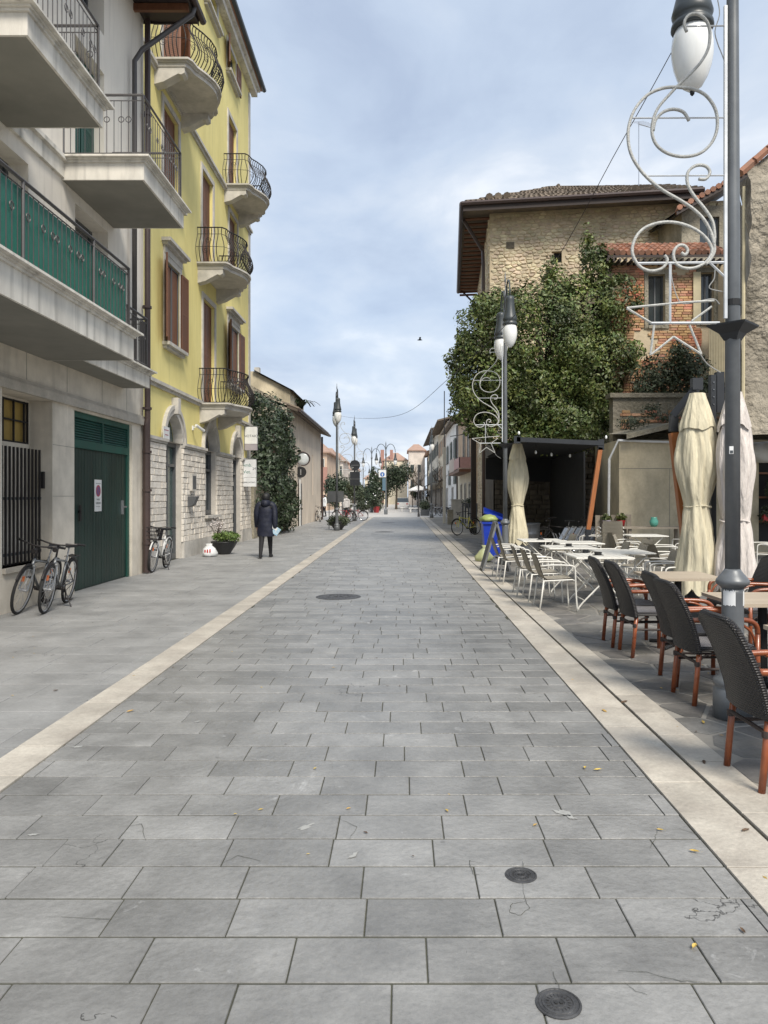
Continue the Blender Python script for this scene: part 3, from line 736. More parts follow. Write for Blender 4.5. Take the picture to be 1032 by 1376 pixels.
def slab(fr, u0, u1, v0, v1, out_, parent, name='balcony_slab', n0=0):
    s_ = fr.box(MB(), u0, u1, v0, v1-.09, n0, out_).build(name, slabface_m, parent)
    m = MB(); e = lambda k, a, b: fr.box(m, u0-k, u1+k, a, b, n0, out_+k)
    e(.03, v1-.09, v1-.055); e(.06, v1-.055, v1-.03); e(.115, v1-.03, v1)
    m.build('moulding', slabface_m, s_)
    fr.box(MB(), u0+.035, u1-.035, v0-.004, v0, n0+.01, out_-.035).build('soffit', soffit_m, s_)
    return s_
def railing(fr, path, v0, h, parent, step=.115, rings=True, posts=1.7, rr=.0065, name='railing'):
    """straight bar railing along a polyline of (u, n)"""
    m = MB(); P3 = [fr.p(u, v0+h, n) for u, n in path]
    m.tube(P3, .022, 6); m.tube([fr.p(u, v0+h-.09, n) for u, n in path], .009, 5); m.tube([fr.p(u, v0+.09, n) for u, n in path], .012, 5)
    rl = m.build(name, grail_m, parent)
    me = MB().tube([(0,0,.09),(0,0,h-.09)], rr, 5).mesh('baluster', grail_m)
    ring = MB().tube([(.045*math.cos(t), 0, .62*h+.045*math.sin(t)) for t in [k/10*6.283 for k in range(10)]], .007, 5, closed=True).mesh('ring', grail_m)
    post = MB().tube([(0,0,0),(0,0,h)], .02, 6).mesh('railing_post', grail_m)
    og = ORG[parent.name]; cnt = 0
    for (ua, na), (ub, nb) in zip(path, path[1:]):
        L_ = math.hypot(ub-ua, nb-na); k = int(L_/step); d3 = (fr.p(ub,0,nb)-fr.p(ua,0,na)); az = math.atan2(d3.y, d3.x)
        for i in range(k+1):
            t = i/k; u, n = ua+(ub-ua)*t, na+(nb-na)*t
            isp = i == 0 or i == k or (posts and i % int(posts/step) == 0)
            o = bpy.data.objects.new('railing_post' if isp else 'baluster', post if isp else me); C.objects.link(o); o.parent = rl
            o.location = fr.p(u, v0, n) - og
            cnt += 1
            if rings and not isp and cnt % 6 in (1, 3, 4) :
                o = bpy.data.objects.new('ring', ring); C.objects.link(o); o.parent = rl; o.location = fr.p(u, v0, n) - og; o.rotation_euler = (0,0,az)
    return rl
# band, balconies
m = MB(); FW.box(m, 5, 11.8, 6.65, 6.9, 0, .05); FW.box(m, 5, 11.8, 6.9, 6.97, 0, .11); m.build('string_band', slabface_m, WB)
slab(FW, 8.13, 10.19, 6.64, 6.98, 1.31, WB)
railing(FW, [(8.2,.0),(8.2,1.27),(10.12,1.27),(10.12,.0)], 6.98, 1.02, WB, posts=None)
slab(FW, 11.8, 13.95, 6.62, 6.98, 1.31, WB)
railing(FW, [(11.87,.0),(11.87,1.27),(13.88,1.27),(13.88,.0)], 6.98, 1.02, WB, posts=None)
slab(FW, 4, 11.35, 3.67, 4.10, 1.31, WB)
slab(FW, 11.355, 14.4, 3.69, 4.02, .52, WB)
railing(FW, [(4.4,1.26),(11.28,1.26),(11.28,.02)], 4.10, .95, WB, posts=1.9)
for a, b in ((4.45,7.4),(7.42,9.3),(9.32,11.24)):
    FW.box(MB(), a, b, 4.16, 4.97, 1.215, 1.225).build('green_panel', M('green_screen', (.02, .165, .12), (.015, .14, .10), 4, .45, dirt_shade=.12, stretch=(1,1,.4)), WB)
railing(FW, [(11.4,.5),(14.3,.5),(14.3,.02)], 4.02, .98, WB, posts=1.9)
# eave
m = MB()
m.q((-4.25,5,11.62),(-4.25,YE+.05,11.62),(-9,YE+.05,13.2),(-9,5,13.2)); m.q((-4.25,5,11.52),(-4.25,YE+.05,11.52),(-5.6,YE+.05,11.56),(-5.6,5,11.56))
m.q((-4.25,YE+.05,11.5),(-4.25,YE+.05,11.62),(-9,YE+.05,13.2),(-9,YE+.05,11.5)); m.box(-4.27,-4.25,5,YE+.05,11.46,11.64)
rf = m.build('roof', eave_m, WB)
for k in range(14): MB().box(-5.4,-4.3,5.6+k*.72,5.68+k*.72,11.38,11.52).build('rafter', brown_m, rf)
MB().tube([(-4.18,5,11.6),(-4.18,YE+.1,11.58)], .075, 8).build('gutter', pipe_m, WB)
m = MB().tube([(-4.2,15.1,11.55),(-4.25,15.1,11.38),(-4.6,15.0,11.05),(-5.15,14.75,10.45),(-5.28,14.7,10.2),(-5.28,14.7,4.1)], .05, 8)
m.build('drainpipe', grail_m, WB, smooth=True)
m = MB().tube([(-5.28,15.45,11.5),(-5.28,15.45,3.2),(-5.3,15.45,3.1),(-5.3,15.45,0.02)], [.06,.06,.075,.08], 10)
for zz in (.6, 1.7, 2.5, 3.4, 5.5, 7.5, 9.5): m.tube([(-5.29,15.45,zz),(-5.29,15.45,zz+.05)], .095, 10)
m.build('drainpipe', pipe_m, WB)
MB().box(-5.4,-5.3,15.3,15.6,4.2,5.2).build('cable_duct', grail_m, WB)

# ================================================================== YELLOW BUILDING
FY = Fr((-5.7,0,0),(0,1,0),(0,0,1),(1,0,0))
YB = thing('apartment_house', (-5.7, 21.8, 0), 'yellow four storey house with rough white stone base and curly iron balconies', 'building')
A1, A2, A3 = (17.85,19.2,0,2.95), (21.4,22.75,1.05,2.95), (24.9,26.2,0,2.95)
arch = [(A1[0],A1[1],2.95),(A2[0],A2[1],2.95),(A3[0],A3[1],2.95)]
m = MB(); FY.sheet(m, YE, 27.9, 0, 2.95, [A1,A2,A3], .3); m.build('base_wall', mort_m, YB)
up = [(17.9,19.05,5.3,7.3),(21.3,22.6,4.3,7.3),(24.4,25.9,5.3,7.3),
      (17.75,18.95,8.9,11.05),(21.2,22.4,8.25,10.95),(24.5,25.7,8.9,11.0),
      (17.7,18.9,11.75,14.3),(24.4,25.6,11.75,14.15),(24.3,25.5,15.5,16.45),(21.6,22.9,15.95,16.7)]
m = MB(); FY.sheet(m, YE, 27.9, 2.95, 17.0, up, .22, arch)
m.q((-5.7,27.9,0),(-5.7,27.9,17),(-14,27.9,17),(-14,27.9,0)); m.q((-5.7,YE+.01,0),(-5.7,YE+.01,17),(-14,YE+.01,17),(-14,YE+.01,0))
m.q((-14,27.9,0),(-14,YE,0),(-14,YE,17),(-14,27.9,17)); m.q((-5.95,27.8,4.2),(-5.95,YE+.1,4.2),(-5.95,YE+.1,17),(-5.95,27.8,17))
m.build('upper_wall', yel_m, YB)
rects = courses(YE+.02, 27.86, .42, 2.84, .31, .152, .007, holes=[(A1[0]-.02,A1[1]+.02,0,9),(A2[0]-.02,A2[1]+.02,.95,9),(A3[0]-.02,A3[1]+.02,0,9)], jw=.35)
lay(FY, rects, .06, YB, 'stone', base_m, 300, ch=.035, jit=.02, nv=8, key=lambda r: r[0]*1.0 - r[2]*4, side=.45, hj=.012, n0=.001)
for a, b in ((YE,A1[0]-.06),(A1[1]+.06,A3[0]-.06),(A3[1]+.06,27.93)): FY.box(MB(), a, b, 0, .42, 0, .075).build('plinth', trim_m, YB)
for a, b in ((YE,A1[0]-.02),(A1[1]+.02,A2[0]-.02),(A2[1]+.02,A3[0]-.02),(A3[1]+.02,27.93)): m = FY.box(MB(), a, b, 2.85, 2.90, 0, .09); FY.box(m, a, b, 2.90, 2.97, 0, .13); m.build('base_cornice', trim_m, YB)
for zc_ in (4.13, 11.4):
    m = MB(); FY.box(m, YE, 27.95, zc_, zc_+.07, 0, .05); FY.box(m, YE, 27.95, zc_+.07, zc_+.15, 0, .11); m.build('string_course', trim_m, YB)
for a, b, c in ((27.35,2.98,4.12),(27.6,4.29,11.39),(27.6,11.56,16.6)): FY.box(MB(), a, 27.93, b, c, 0, .02).build('corner_pilaster', trim_m, YB)
# arches: moulding, keystone, door/window
def arch_trim(u0, u1, sp, parent):
    c, r = (u0+u1)/2, (u1-u0)/2; m = MB(); n = 16
    for r0, r1, d in ((r, r+.14, .05), (r+.14, r+.24, .09)):
        for k in range(n):
            a, b = math.pi*k/n, math.pi*(k+1)/n
            P_ = lambda rr_, t, dd: FY.p(c-rr_*math.cos(t), sp+rr_*math.sin(t), dd)
            m.q(P_(r0,a,d),P_(r1,a,d),P_(r1,b,d),P_(r0,b,d)); m.q(P_(r1,a,0),P_(r1,a,d),P_(r1,b,d),P_(r1,b,0)); m.q(P_(r0,a,0),P_(r0,a,d),P_(r0,b,d),P_(r0,b,0))
    for k in range(n):
        a, b = math.pi*k/n, math.pi*(k+1)/n; q_ = r-.006
        m.q(P_(q_,a,.05),P_(q_,b,.05),P_(q_,b,-.19),P_(q_,a,-.19))
    m.build('arch_moulding', trim_m, parent)
    FY.box(MB(), c-.11, c+.11, sp+r+.02, sp+r+.42, .0, .17).build('keystone', trim_m, parent)
for a, nm, gm in ((A1,'door',gglass_m),(A2,'window',glass_m),(A3,'door',glass_m)):
    arch_trim(a[0], a[1], 2.95, YB)
    c, r = (a[0]+a[1])/2, (a[1]-a[0])/2; m = MB(); n = 14
    pp = [FY.p(c-r*math.cos(math.pi*k/n), 2.95+r*math.sin(math.pi*k/n), -.2) for k in range(n+1)]
    m.q(*pp); m.q(FY.p(a[0],a[2],-.2),FY.p(a[1],a[2],-.2),FY.p(a[1],2.95,-.2),FY.p(a[0],2.95,-.2))
    d_ = m.build(nm, gm, YB); m = MB(); t = .07
    FY.box(m,a[0],a[0]+t,a[2],2.95,-.2,-.13); FY.box(m,a[1]-t,a[1],a[2],2.95,-.2,-.13); FY.box(m,a[0]+t,a[1]-t,2.85,2.97,-.2,-.12); FY.box(m,a[0]+t,a[1]-t,a[2],a[2]+.14,-.2,-.13)
    FY.box(m,c-.035,c+.035,a[2]+.14,2.85,-.2,-.135); FY.box(m,a[0]+t,a[1]-t,2.35,2.42,-.2,-.14); m.build('window_frame', frame_m, d_)
FY.box(MB(), A2[0]-.12, A2[1]+.12, .97, 1.05, -.2, .16).build('window_sill', trim_m, YB)
N_ = thing('notice_sheet', (-5.86,22.0,1.9), 'white sheet taped inside the arched window with the stone sill', 'notice')
MB().box(-5.888,-5.882,21.75,22.35,1.5,2.15).build('paper', signw_m, N_); MB().box(-5.881,-5.880,21.85,22.25,1.7,1.72).box(-5.881,-5.880,21.85,22.25,1.9,1.92).box(-5.881,-5.880,21.85,22.2,2.02,2.04).build('print', ink_m, N_)
# window dressings
def dress(i, kind):
    u0, u1, v0, v1 = up[i]
    put_glass(FY, u0, u1, v0, v1, -.04 if i in (0, 2) else -.13, YB, gm=brown_m if i in (0, 2) else None)
    m = MB()
    t = .14; b0 = v0 if kind != 'door' else v0
    FY.box(m,u0-t,u0,b0,v1+t,0,.035); FY.box(m,u1,u1+t,b0,v1+t,0,.035); FY.box(m,u0,u1,v1,v1+t,0,.035)
    m.build('architrave', trim_m, YB)
    if kind in ('cornice',):
        m = MB(); FY.box(m,u0-t,u1+t,v1+t,v1+t+.18,0,.05); FY.box(m,u0-.2,u1+.2,v1+.32,v1+.38,0,.14); FY.box(m,u0-.26,u1+.26,v1+.38,v1+.46,0,.22); m.build('window_cornice', trim_m, YB)
    if kind != 'door':
        m = MB(); FY.box(m,u0-.2,u1+.2,v0-.08,v0,0,.18); FY.box(m,u0-.16,u1+.16,v0-.15,v0-.08,0,.1); m.build('window_sill', trim_m, YB)
    W_ = (u1-u0)/2
    if i in (0, 2):
        shutter(FY, u0-.02, u0-.60, v0+.02, v1-.02, .05, .24, brown_m, YB); shutter(FY, u1+.02, u1+W_*.92, v0+.02, v1-.02, .05, .075, brown_m, YB)
    elif i in (6,):
        shutter(FY, u0+.02, u0+.3, v0+.02, v1-.02, -.05, .35, brown_m, YB); shutter(FY, u1, u1-.3, v0+.02, v1-.02, -.03, .4, brown_m, YB)
    elif i in (8,):
        shutter(FY, u0-.02, u0-.5, v0+.02, v1-.02, .05, .2, brown_m, YB); shutter(FY, u1+.02, u1+W_*.9, v0+.02, v1-.02, .05, .07, brown_m, YB)
    elif i == 9: pass
    else:
        shutter(FY, u0+.03, u0+W_, v0+.02, v1-.02, -.1, -.1, brown_m, YB); shutter(FY, u1-.03, u1-W_, v0+.02, v1-.02, -.1, -.1, brown_m, YB)
for i, k in enumerate(['cornice','door','cornice','win','door','win','door','door','win','win']): dress(i, k)
# curved iron balconies
prof = [(0,0),(.05,.05),(.12,.13),(.175,.22),(.20,.32),(.185,.43),(.14,.54),(.08,.64),(.03,.73),(0,.82),(0,.90),(.03,.97)]
bal_me = MB().tube([(a, 0, b) for a, b in prof], .012, 5).mesh('baluster', iron_m, smooth=True)
scroll = [(.10*math.exp(-.16*t)*math.cos(t)+.02, .10*math.exp(-.16*t)*math.sin(t)) for t in [k*.5 for k in range(20)]]
def curly_balcony(y0, z, length=2.4):
    # plan: (u, n) outline from wall near end to wall far end
    L_ = length; plan = [(0,0),(0,.35),(0,.72),(.12,.80),(.34,.84),(.6,.98),(.9,1.10),(1.2,1.14),(1.5,1.10),(1.8,.98),(2.06,.84),(2.28,.80),(2.4,.72),(2.4,.35),(2.4,0)]
    plan = [(y0 + a*L_/2.4, b) for a, b in plan]
    def prism(off, v0, v1, nm, mat, par):
        m = MB(); c = y0 + L_/2
        pl = [(c + (a-c)*(1+off/(L_/2)), b + (off if b > 0 else 0)) for a, b in plan]
        bot = [FY.p(a, v0, b) for a, b in pl]; tp = [FY.p(a, v1, b) for a, b in pl]
        m.q(*bot); m.q(*tp)
        for k in range(len(pl)-1): m.q(bot[k], bot[k+1], tp[k+1], tp[k])
        return m.build(nm, mat, par)
    sl = prism(0, z-.17, z-.08, 'balcony_slab', trim_m, YB)
    prism(.04, z-.08, z-.045, 'moulding', trim_m, sl); prism(.09, z-.045, z, 'moulding', trim_m, sl)
    for ub in (y0+.02, y0+L_-.3):
        m = MB(); pr = [(0,-.17),(.70,-.17),(.70,-.30),(.62,-.34),(.55,-.32),(.40,-.40),(.22,-.50),(0,-.56)]
        A_ = [FY.p(ub, z+b, a) for a, b in pr]; B_ = [FY.p(ub+.28, z+b, a) for a, b in pr]
        m.q(*A_); m.q(*B_)
        for k in range(len(pr)): m.q(A_[k], A_[(k+1)%len(pr)], B_[(k+1)%len(pr)], B_[k])
        m.build('bracket', trim_m, YB)
    # rail
    m = MB(); rail = [(a, b-.05 if b > .1 else b) for a, b in plan]
    dense = []
    for (ua, na), (ub, nb) in zip(rail, rail[1:]):
        k = max(1, round(math.hypot(ub-ua, nb-na)/.105))
        for i in range(k): dense.append((ua+(ub-ua)*i/k, na+(nb-na)*i/k))
    dense.append(rail[-1])
    def nrm(i):
        a = dense[max(0,i-1)]; b = dense[min(len(dense)-1,i+1)]
        t = Vector((b[0]-a[0], b[1]-a[1])).normalized(); return Vector((-t.y, t.x)) if True else t
    # outward normal: left of the walking direction (u increases => +n)
    m.tube([FY.p(a + nrm(i).x*.03, z+.97, b + nrm(i).y*.03) for i, (a, b) in enumerate(dense)], .017, 6)
    m.tube([FY.p(a + nrm(i).x*-.01, z+.80, b + nrm(i).y*-.01) for i, (a, b) in enumerate(dense)], .008, 5)
    m.tube([FY.p(a, z+.02, b) for a, b in dense], .012, 5)
    m.tube([FY.p(a + nrm(i).x*.20, z+.38, b + nrm(i).y*.20) for i, (a, b) in enumerate(dense)], .007, 5)
    rl = m.build('railing', iron_m, YB); og = ORG[YB.name]
    for i, (a, b) in enumerate(dense):
        nn = nrm(i); w3 = FY.u*nn.x + FY.n*nn.y
        o = bpy.data.objects.new('baluster', bal_me); C.objects.link(o); o.parent = rl
        o.location = FY.p(a, z, b) - og; o.rotation_euler = (0, 0, math.atan2(w3.y, w3.x))
    m = MB()
    for i in range(3, len(dense)-3, 5):
        a, b = dense[i]; nn = nrm(i); t = Vector((nn.y, -nn.x))
        for sg, zc_ in ((1,.58),(-1,.30)):
            m.tube([FY.p(a + nn.x*(.10+.08*(zc_<.4)) + t.x*s_*sg, z+zc_+v_*sg, b + nn.y*(.10+.08*(zc_<.4)) + t.y*s_*sg) for s_, v_ in scroll], .006, 4)
    m.build('scrollwork', iron_m, rl)
curly_balcony(17.1, 11.65); curly_balcony(23.85, 11.6); curly_balcony(20.75, 8.12); curly_balcony(20.95, 4.23)
# eave
m = MB(); FY.box(m, YE, 28.25, 16.75, 16.95, 0, .22); FY.box(m, YE, 28.3, 16.95, 17.15, 0, .32); m.build('roof_cornice', slabface_m, YB)
m = MB(); m.q((-5.33,YE,17.2),(-5.33,28.5,17.2),(-10,28.5,18.6),(-10,YE,18.6)); m.q((-5.33,28.5,17.1),(-5.33,28.5,17.2),(-10,28.5,18.6),(-10,28.5,17.1)); m.box(-10,-5.33,YE,28.5,17.1,17.16); m.build('roof', rtile_m, YB)
MB().tube([(-5.27,YE,17.16),(-5.27,28.5,17.14)], .085, 8).build('gutter', dpost_m, YB)
# camera, boxes, signs
S = thing('security_camera', (-5.7,20.3,3.45), 'small white security camera on the yellow wall between two arches', 'camera')
MB().box(-5.7,-5.66,20.2,20.28,3.40,3.52).tube([(-5.66,20.24,3.46),(-5.55,20.24,3.5)], .012).build('wall_mount', signw_m, S)
MB().tube([(-5.56,20.1,3.52),(-5.44,20.45,3.40)], .04, 8).build('camera_body', signw_m, S); MB().tube([(-5.44,20.45,3.40),(-5.43,20.48,3.39)], .032, 8).build('lens', black_m, S)
S = thing('house_number_plate', (-5.68,17.7,3.1), 'white plate with small print left of the first arch of the yellow house', 'sign')
MB().box(-5.6,-5.585,17.45,17.9,2.95,3.25).build('plate', signw_m, S); MB().box(-5.584,-5.583,17.5,17.82,3.16,3.18).box(-5.584,-5.583,17.55,17.8,3.05,3.07).build('print', pink_ink, S)
S = thing('intercom_panel', (-5.63,19.9,1.9), 'grey metal intercom panel on white stone beside the first arch', 'intercom')
MB().box(-5.64,-5.56,19.75,20.15,1.75,2.2).build('panel', trim_m, S); MB().box(-5.56,-5.555,19.8,20.1,1.8,2.15).build('face', frame_m, S)
S = thing('letter_box', (-5.63,19.8,1.5), 'tapered grey letter box below the intercom panel', 'letter box')
m = MB(); m.q((-5.64,19.6,1.6),(-5.40,19.6,1.6),(-5.5,19.6,1.36),(-5.64,19.6,1.32)); m.q((-5.64,19.85,1.6),(-5.40,19.85,1.6),(-5.5,19.85,1.36),(-5.64,19.85,1.32))
m.q((-5.64,19.6,1.6),(-5.40,19.6,1.6),(-5.40,19.85,1.6),(-5.64,19.85,1.6)); m.q((-5.40,19.6,1.6),(-5.5,19.6,1.36),(-5.5,19.85,1.36),(-5.40,19.85,1.6)); m.build('box', frame_m, S)
MB().box(-5.42,-5.40,19.62,19.83,1.60,1.615).build('flap', lilac_m, S)
def wall_sign(y, x0, x1, z0, z1, split, label, lines):
    S = thing('sign_box', (x0, y, z0), label, 'sign', 'signs projecting from the yellow house')
    MB().box(x0,x1,y,y+.16,split,z1).build('sign_panel', signw_m, S); MB().box(x0,x1,y+.004,y+.156,z0,split-.01).build('lower_panel', lilac_m if z0 > 3 else signw_m, S)
    MB().box(x0-.02,x0,y-.005,y+.165,z0-.01,z1+.01).box(x0-.02,x1+.01,y-.005,y+.165,z1,z1+.02).build('sign_frame', frame_m, S)
    f_ = Fr(((x0+x1)/2, y-.003, 0),(1,0,0),(0,0,1),(0,-1,0))
    for s_, sz, v, mt, u in lines: text_mesh('lettering', s_, sz, mt, f_, u, v, 0, S)
wall_sign(26.9, -5.68, -5.24, 3.27, 4.12, 3.50, 'upper white sign box with dark lettering and lilac foot, at yellow house corner', [('NOTAIO', .13, 3.74, ink_m, 0)])
wall_sign(26.5, -5.70, -5.20, 1.95, 2.92, 2.28, 'lower white sign box with green letters on two lines, at yellow house corner', [('Amb.', .17, 2.66, gink_m, -.06), ('Vet.', .17, 2.42, gink_m, -.06), ('24', .12, 2.55, ink_m, .19), ('AMBULATORIO', .062, 2.08, ink_m, .02)])
# ================================================================== LEFT: small house, ivy
pinkpl = M('pinkish_beige_plaster', (.74,.65,.54), (.66,.57,.47), .9, .88, dirt_shade=.2, dscale=.7, stretch=(1,1,.5))
SH = thing('old_house', (-5.6,37,0), 'low beige house with dark tile eave beyond the ivy on the left', 'house')
m = MB(); FS = Fr((-5.6,0,0),(0,1,0),(0,0,1),(1,0,0))
FS.sheet(m, 37, 51.5, 0, 5.95, [(46.6,46.95,1.7,4.2),(40.2,40.9,0,2.3)], .2)
m.q((-5.6,37,0),(-5.6,37,5.95),(-9.5,37,7.3),(-12,37,7.3),(-12,37,0)); m.q((-5.6,51.5,0),(-5.6,51.5,5.95),(-12,51.5,7.3),(-12,51.5,0)); m.q((-5.85,37.1,0),(-5.85,51.4,0),(-5.85,51.4,5.9),(-5.85,37.1,5.9))
m.build('wall', pinkpl, SH)
m = MB(); m.q((-5.1,36.6,5.88),(-5.1,52,5.88),(-9.6,52,7.5),(-9.6,36.6,7.5)); m.q((-5.1,36.6,5.76),(-5.1,52,5.76),(-9.6,52,7.38),(-9.6,36.6,7.38)); m.q((-5.1,36.6,5.76),(-5.1,36.6,5.88),(-9.6,36.6,7.5),(-9.6,36.6,7.38)); m.box(-5.12,-5.1,36.6,52,5.76,5.9)
rf = m.build('roof', tile_m, SH)
m = MB()
for k in range(60): m.tube([(-5.08,36.7+k*.255,5.93),(-7.6,36.7+k*.255,6.85)], .085, 6)
m.build('tile_rows', tile_m, rf, kind='stuff')
MB().tube([(-5.02,36.6,5.84),(-5.02,52,5.82)], .08, 8).build('gutter', pipe_m, SH); MB().tube([(-5.5,51.3,5.7),(-5.5,51.3,0)], .07, 8).build('drainpipe', pipe_m, SH)
MB().box(-5.56,-5.5,40.2,40.9,0,2.3).build('door', frame_m, SH)
GW = thing('garden_wall', (-5.7,31,0), 'rough grey wall with sloping top behind the ivy left of the beige house', 'wall')
m = MB(); m.q((-12,36.6,0),(-5.65,36.6,0),(-5.65,36.6,6.1),(-7.4,36.6,7.05),(-12,36.6,8.3)); m.build('gable_panel', rend_m, GW)
MB().box(-5.95,-5.6,28.2,36.9,0,2.1).build('low_wall', conc_m, GW)
CB = thing('old_house', (-8,45,0), 'cream building with a small chimney showing over the roof left of the beige house', 'house')
m = MB(); m.q((-14,44,0),(-6.6,44,0),(-6.6,44,7.9),(-8.75,44,9.0),(-14,44,8.7)); m.q((-6.6,44,0),(-6.6,50,0),(-6.6,50,7.9),(-6.6,44,7.9)); m.build('wall', beige_m, CB)
MB().box(-8.75,-8.45,44.1,44.5,8.8,9.25).build('chimney', trim_m, CB)
m = MB(); m.q((-6.4,43.8,7.85),(-6.4,50,7.85),(-8.75,50,9.08),(-8.75,43.8,9.08)); m.q((-6.4,43.8,7.75),(-6.4,50,7.75),(-8.75,50,8.98),(-8.75,43.8,8.98)); m.build('roof', tile_m, CB)
IV = thing('ivy_shrub', (-5.2,32,0), 'tall dark evergreen shrub covering the wall past the yellow house', 'shrub')
bl = [(-5.5,30.3,1.7,.75,1.8,1.8),(-5.4,33.2,1.5,.8,2.0,1.6),(-5.75,34.9,1.3,.6,1.0,1.4),(-5.5,31.3,3.7,.8,1.9,1.3),(-5.7,34.2,3.6,.75,1.7,1.4),(-6.1,35.9,4.5,.9,.8,.8),(-6.0,33,5.1,.9,2.0,1.0)]
leaves(bl, 17000, .13, leafd_m, 'foliage', IV, lumps=4)
MB().tube([(-5.5,32,0),(-5.5,32.2,2),(-5.6,32.4,4.5)], [.12,.09,.05]).tube([(-5.4,34,0),(-5.5,34.2,2.5),(-5.7,35,4.6)], [.1,.08,.04]).build('trunk', bark_m, IV)
PL = thing('roof_palm', (-6.4,47,6.5), 'small palm showing over the roof of the beige house', 'palm'); m = MB()
for k in range(16):
    a = U(0,6.28); l = U(.7,1.3); d = Vector((math.cos(a),math.sin(a),0)); pr = None
    for i in range(6):
        t0, t1 = i/6, (i+1)/6; f_ = lambda t: Vector((-6.4,47,7.1)) + d*l*t + Vector((0,0,.55*math.sin(t*2.6)))
        s_ = Vector((-d.y,d.x,0))*.16*(1-t0*.8); m.q(f_(t0)-s_, f_(t1)-s_*.8, f_(t1)+s_*.8, f_(t0)+s_)
m.build('fronds', leafd_m, PL); MB().tube([(-6.4,47,6),(-6.4,47,7.15)], .09).build('trunk', bark_m, PL)
# mirror post
MP = thing('traffic_mirror', (-5.35,40,0), 'round convex traffic mirror on a post by the beige house', 'mirror')
MB().tube([(-5.48,40,0),(-5.48,40,4.1)], .04, 8).build('post', signw_m, MP)
m = MB(); cx, cz, r_ = -5.30, 3.62, .34
for (r0, r1, y0_, y1_) in ((0,.15,.02,.035),(.15,.25,.035,.06),(.25,.33,.06,.1)):
    for k in range(24):
        a, b = k/24*6.283, (k+1)/24*6.283
        m.q(*[(cx+r*math.cos(t), 39.85+yy, cz+r*math.sin(t)) for r, t, yy in ((r0,a,y0_),(r1,a,y1_),(r1,b,y1_),(r0,b,y0_))])
m.build('mirror_glass', M('mirror_grey', (.58,.62,.64), None, 3, .25, dirt_shade=0), MP, smooth=True)  # pale matt grey stands in for the mirror's reflection
m = MB(); m.tube([(cx+.36*math.cos(t), 39.9, cz+.36*math.sin(t)) for t in [k/24*6.283 for k in range(24)]], .035, 6, closed=True)
m.build('mirror_rim', pipe_m, MP)
BD = thing('round_sign', (-5.42,40,2.9), 'dark round sign seen from behind under the traffic mirror', 'sign')
m = MB()
ring_pts = [(-5.42+.30*math.cos(t), 2.9+.30*math.sin(t)) for t in [k/24*6.283 for k in range(24)]]
m.q(*[(a, 39.9, b) for a, b in ring_pts]); m.q(*[(a, 39.92, b) for a, b in ring_pts])
for k in range(24):
    a, b = ring_pts[k], ring_pts[(k+1)%24]; m.q((a[0],39.9,a[1]),(b[0],39.9,b[1]),(b[0],39.92,b[1]),(a[0],39.92,a[1]))
m.build('disc', black_m, BD); MB().box(-5.45,-5.39,39.87,39.9,2.75,3.05).build('clamp', chrome_m, BD)

# ================================================================== RIGHT: STONE HOUSE
th = math.radians(8.5)
A0 = Vector((3.54,30,0)); uf = Vector((math.cos(th),-math.sin(th),0)); nf = Vector((-math.sin(th),-math.cos(th),0))
F1 = Fr(A0, uf, (0,0,1), nf)
us = Vector((.057,1,0)).normalized(); F2 = Fr(A0, us, (0,0,1), (-us.y,us.x,0))
ST = thing('stone_house', A0, 'old rubble stone house with wide dark eaves and ivy at right', 'house')
HH = 13.0
hol = [(2.45,2.85,10.9,11.35)]
m = MB(); F1.sheet(m, 0, 9.4, 0, HH, hol, .3); F2.sheet(m, 0, 10.5, 0, HH, [(6,6.9,5,6.6)], .3)
b_ = F1.p(9.4,0,0) + us*10
m.q(F1.p(9.4,0),F1.p(9.4,HH),b_+Vector((0,0,HH)),b_); m.q(F2.p(10.5,0),F2.p(10.5,HH),b_+Vector((0,0,HH)),b_)
m.build('wall', rubmort_m, ST)
F1.box(MB(), 2.46,2.84,10.91,11.34,-.26,-.24).build('window', black_m, ST)
m = MB(); F1.box(m,.66+0,.98,11.55,11.8,.0,.035); m.build('putlog_shade', rubd_m, ST)  # proud dark block, the shade of a hole put into its colour
vis = lambda r: 0 if (r[1] > 8.4 and r[0] < 8.2) else 1
def vor_cells(w_, h_, gu, gv, jit=.40):
    nx_, ny_ = int(w_/gu), int(h_/gv); P0 = {}
    for i in range(-2, nx_+2):
        for j in range(-2, ny_+2): P0[i, j] = (i + .5 + (.5 if j % 2 else 0) + U(-jit, jit), j + .5 + U(-jit, jit)*.75)
    out_ = []
    for i in range(nx_):
        for j in range(ny_):
            px, py = P0[i, j]; poly = [(px-1.4,py-1.4),(px+1.4,py-1.4),(px+1.4,py+1.4),(px-1.4,py+1.4)]
            for a in range(-2, 3):
                for b in range(-2, 3):
                    q_ = P0.get((i+a, j+b))
                    if q_ and (a or b): poly = clip(poly, (px+q_[0])/2, (py+q_[1])/2, q_[0]-px, q_[1]-py)
            g_ = U(.80, .92)
            poly = [(min(max((px+(x-px)*g_)*gu, 0), w_), ((py+(y-py)*(g_-.04))*gv)) for x, y in poly]
            out_.append((px*gu, py*gv, poly))
    return out_
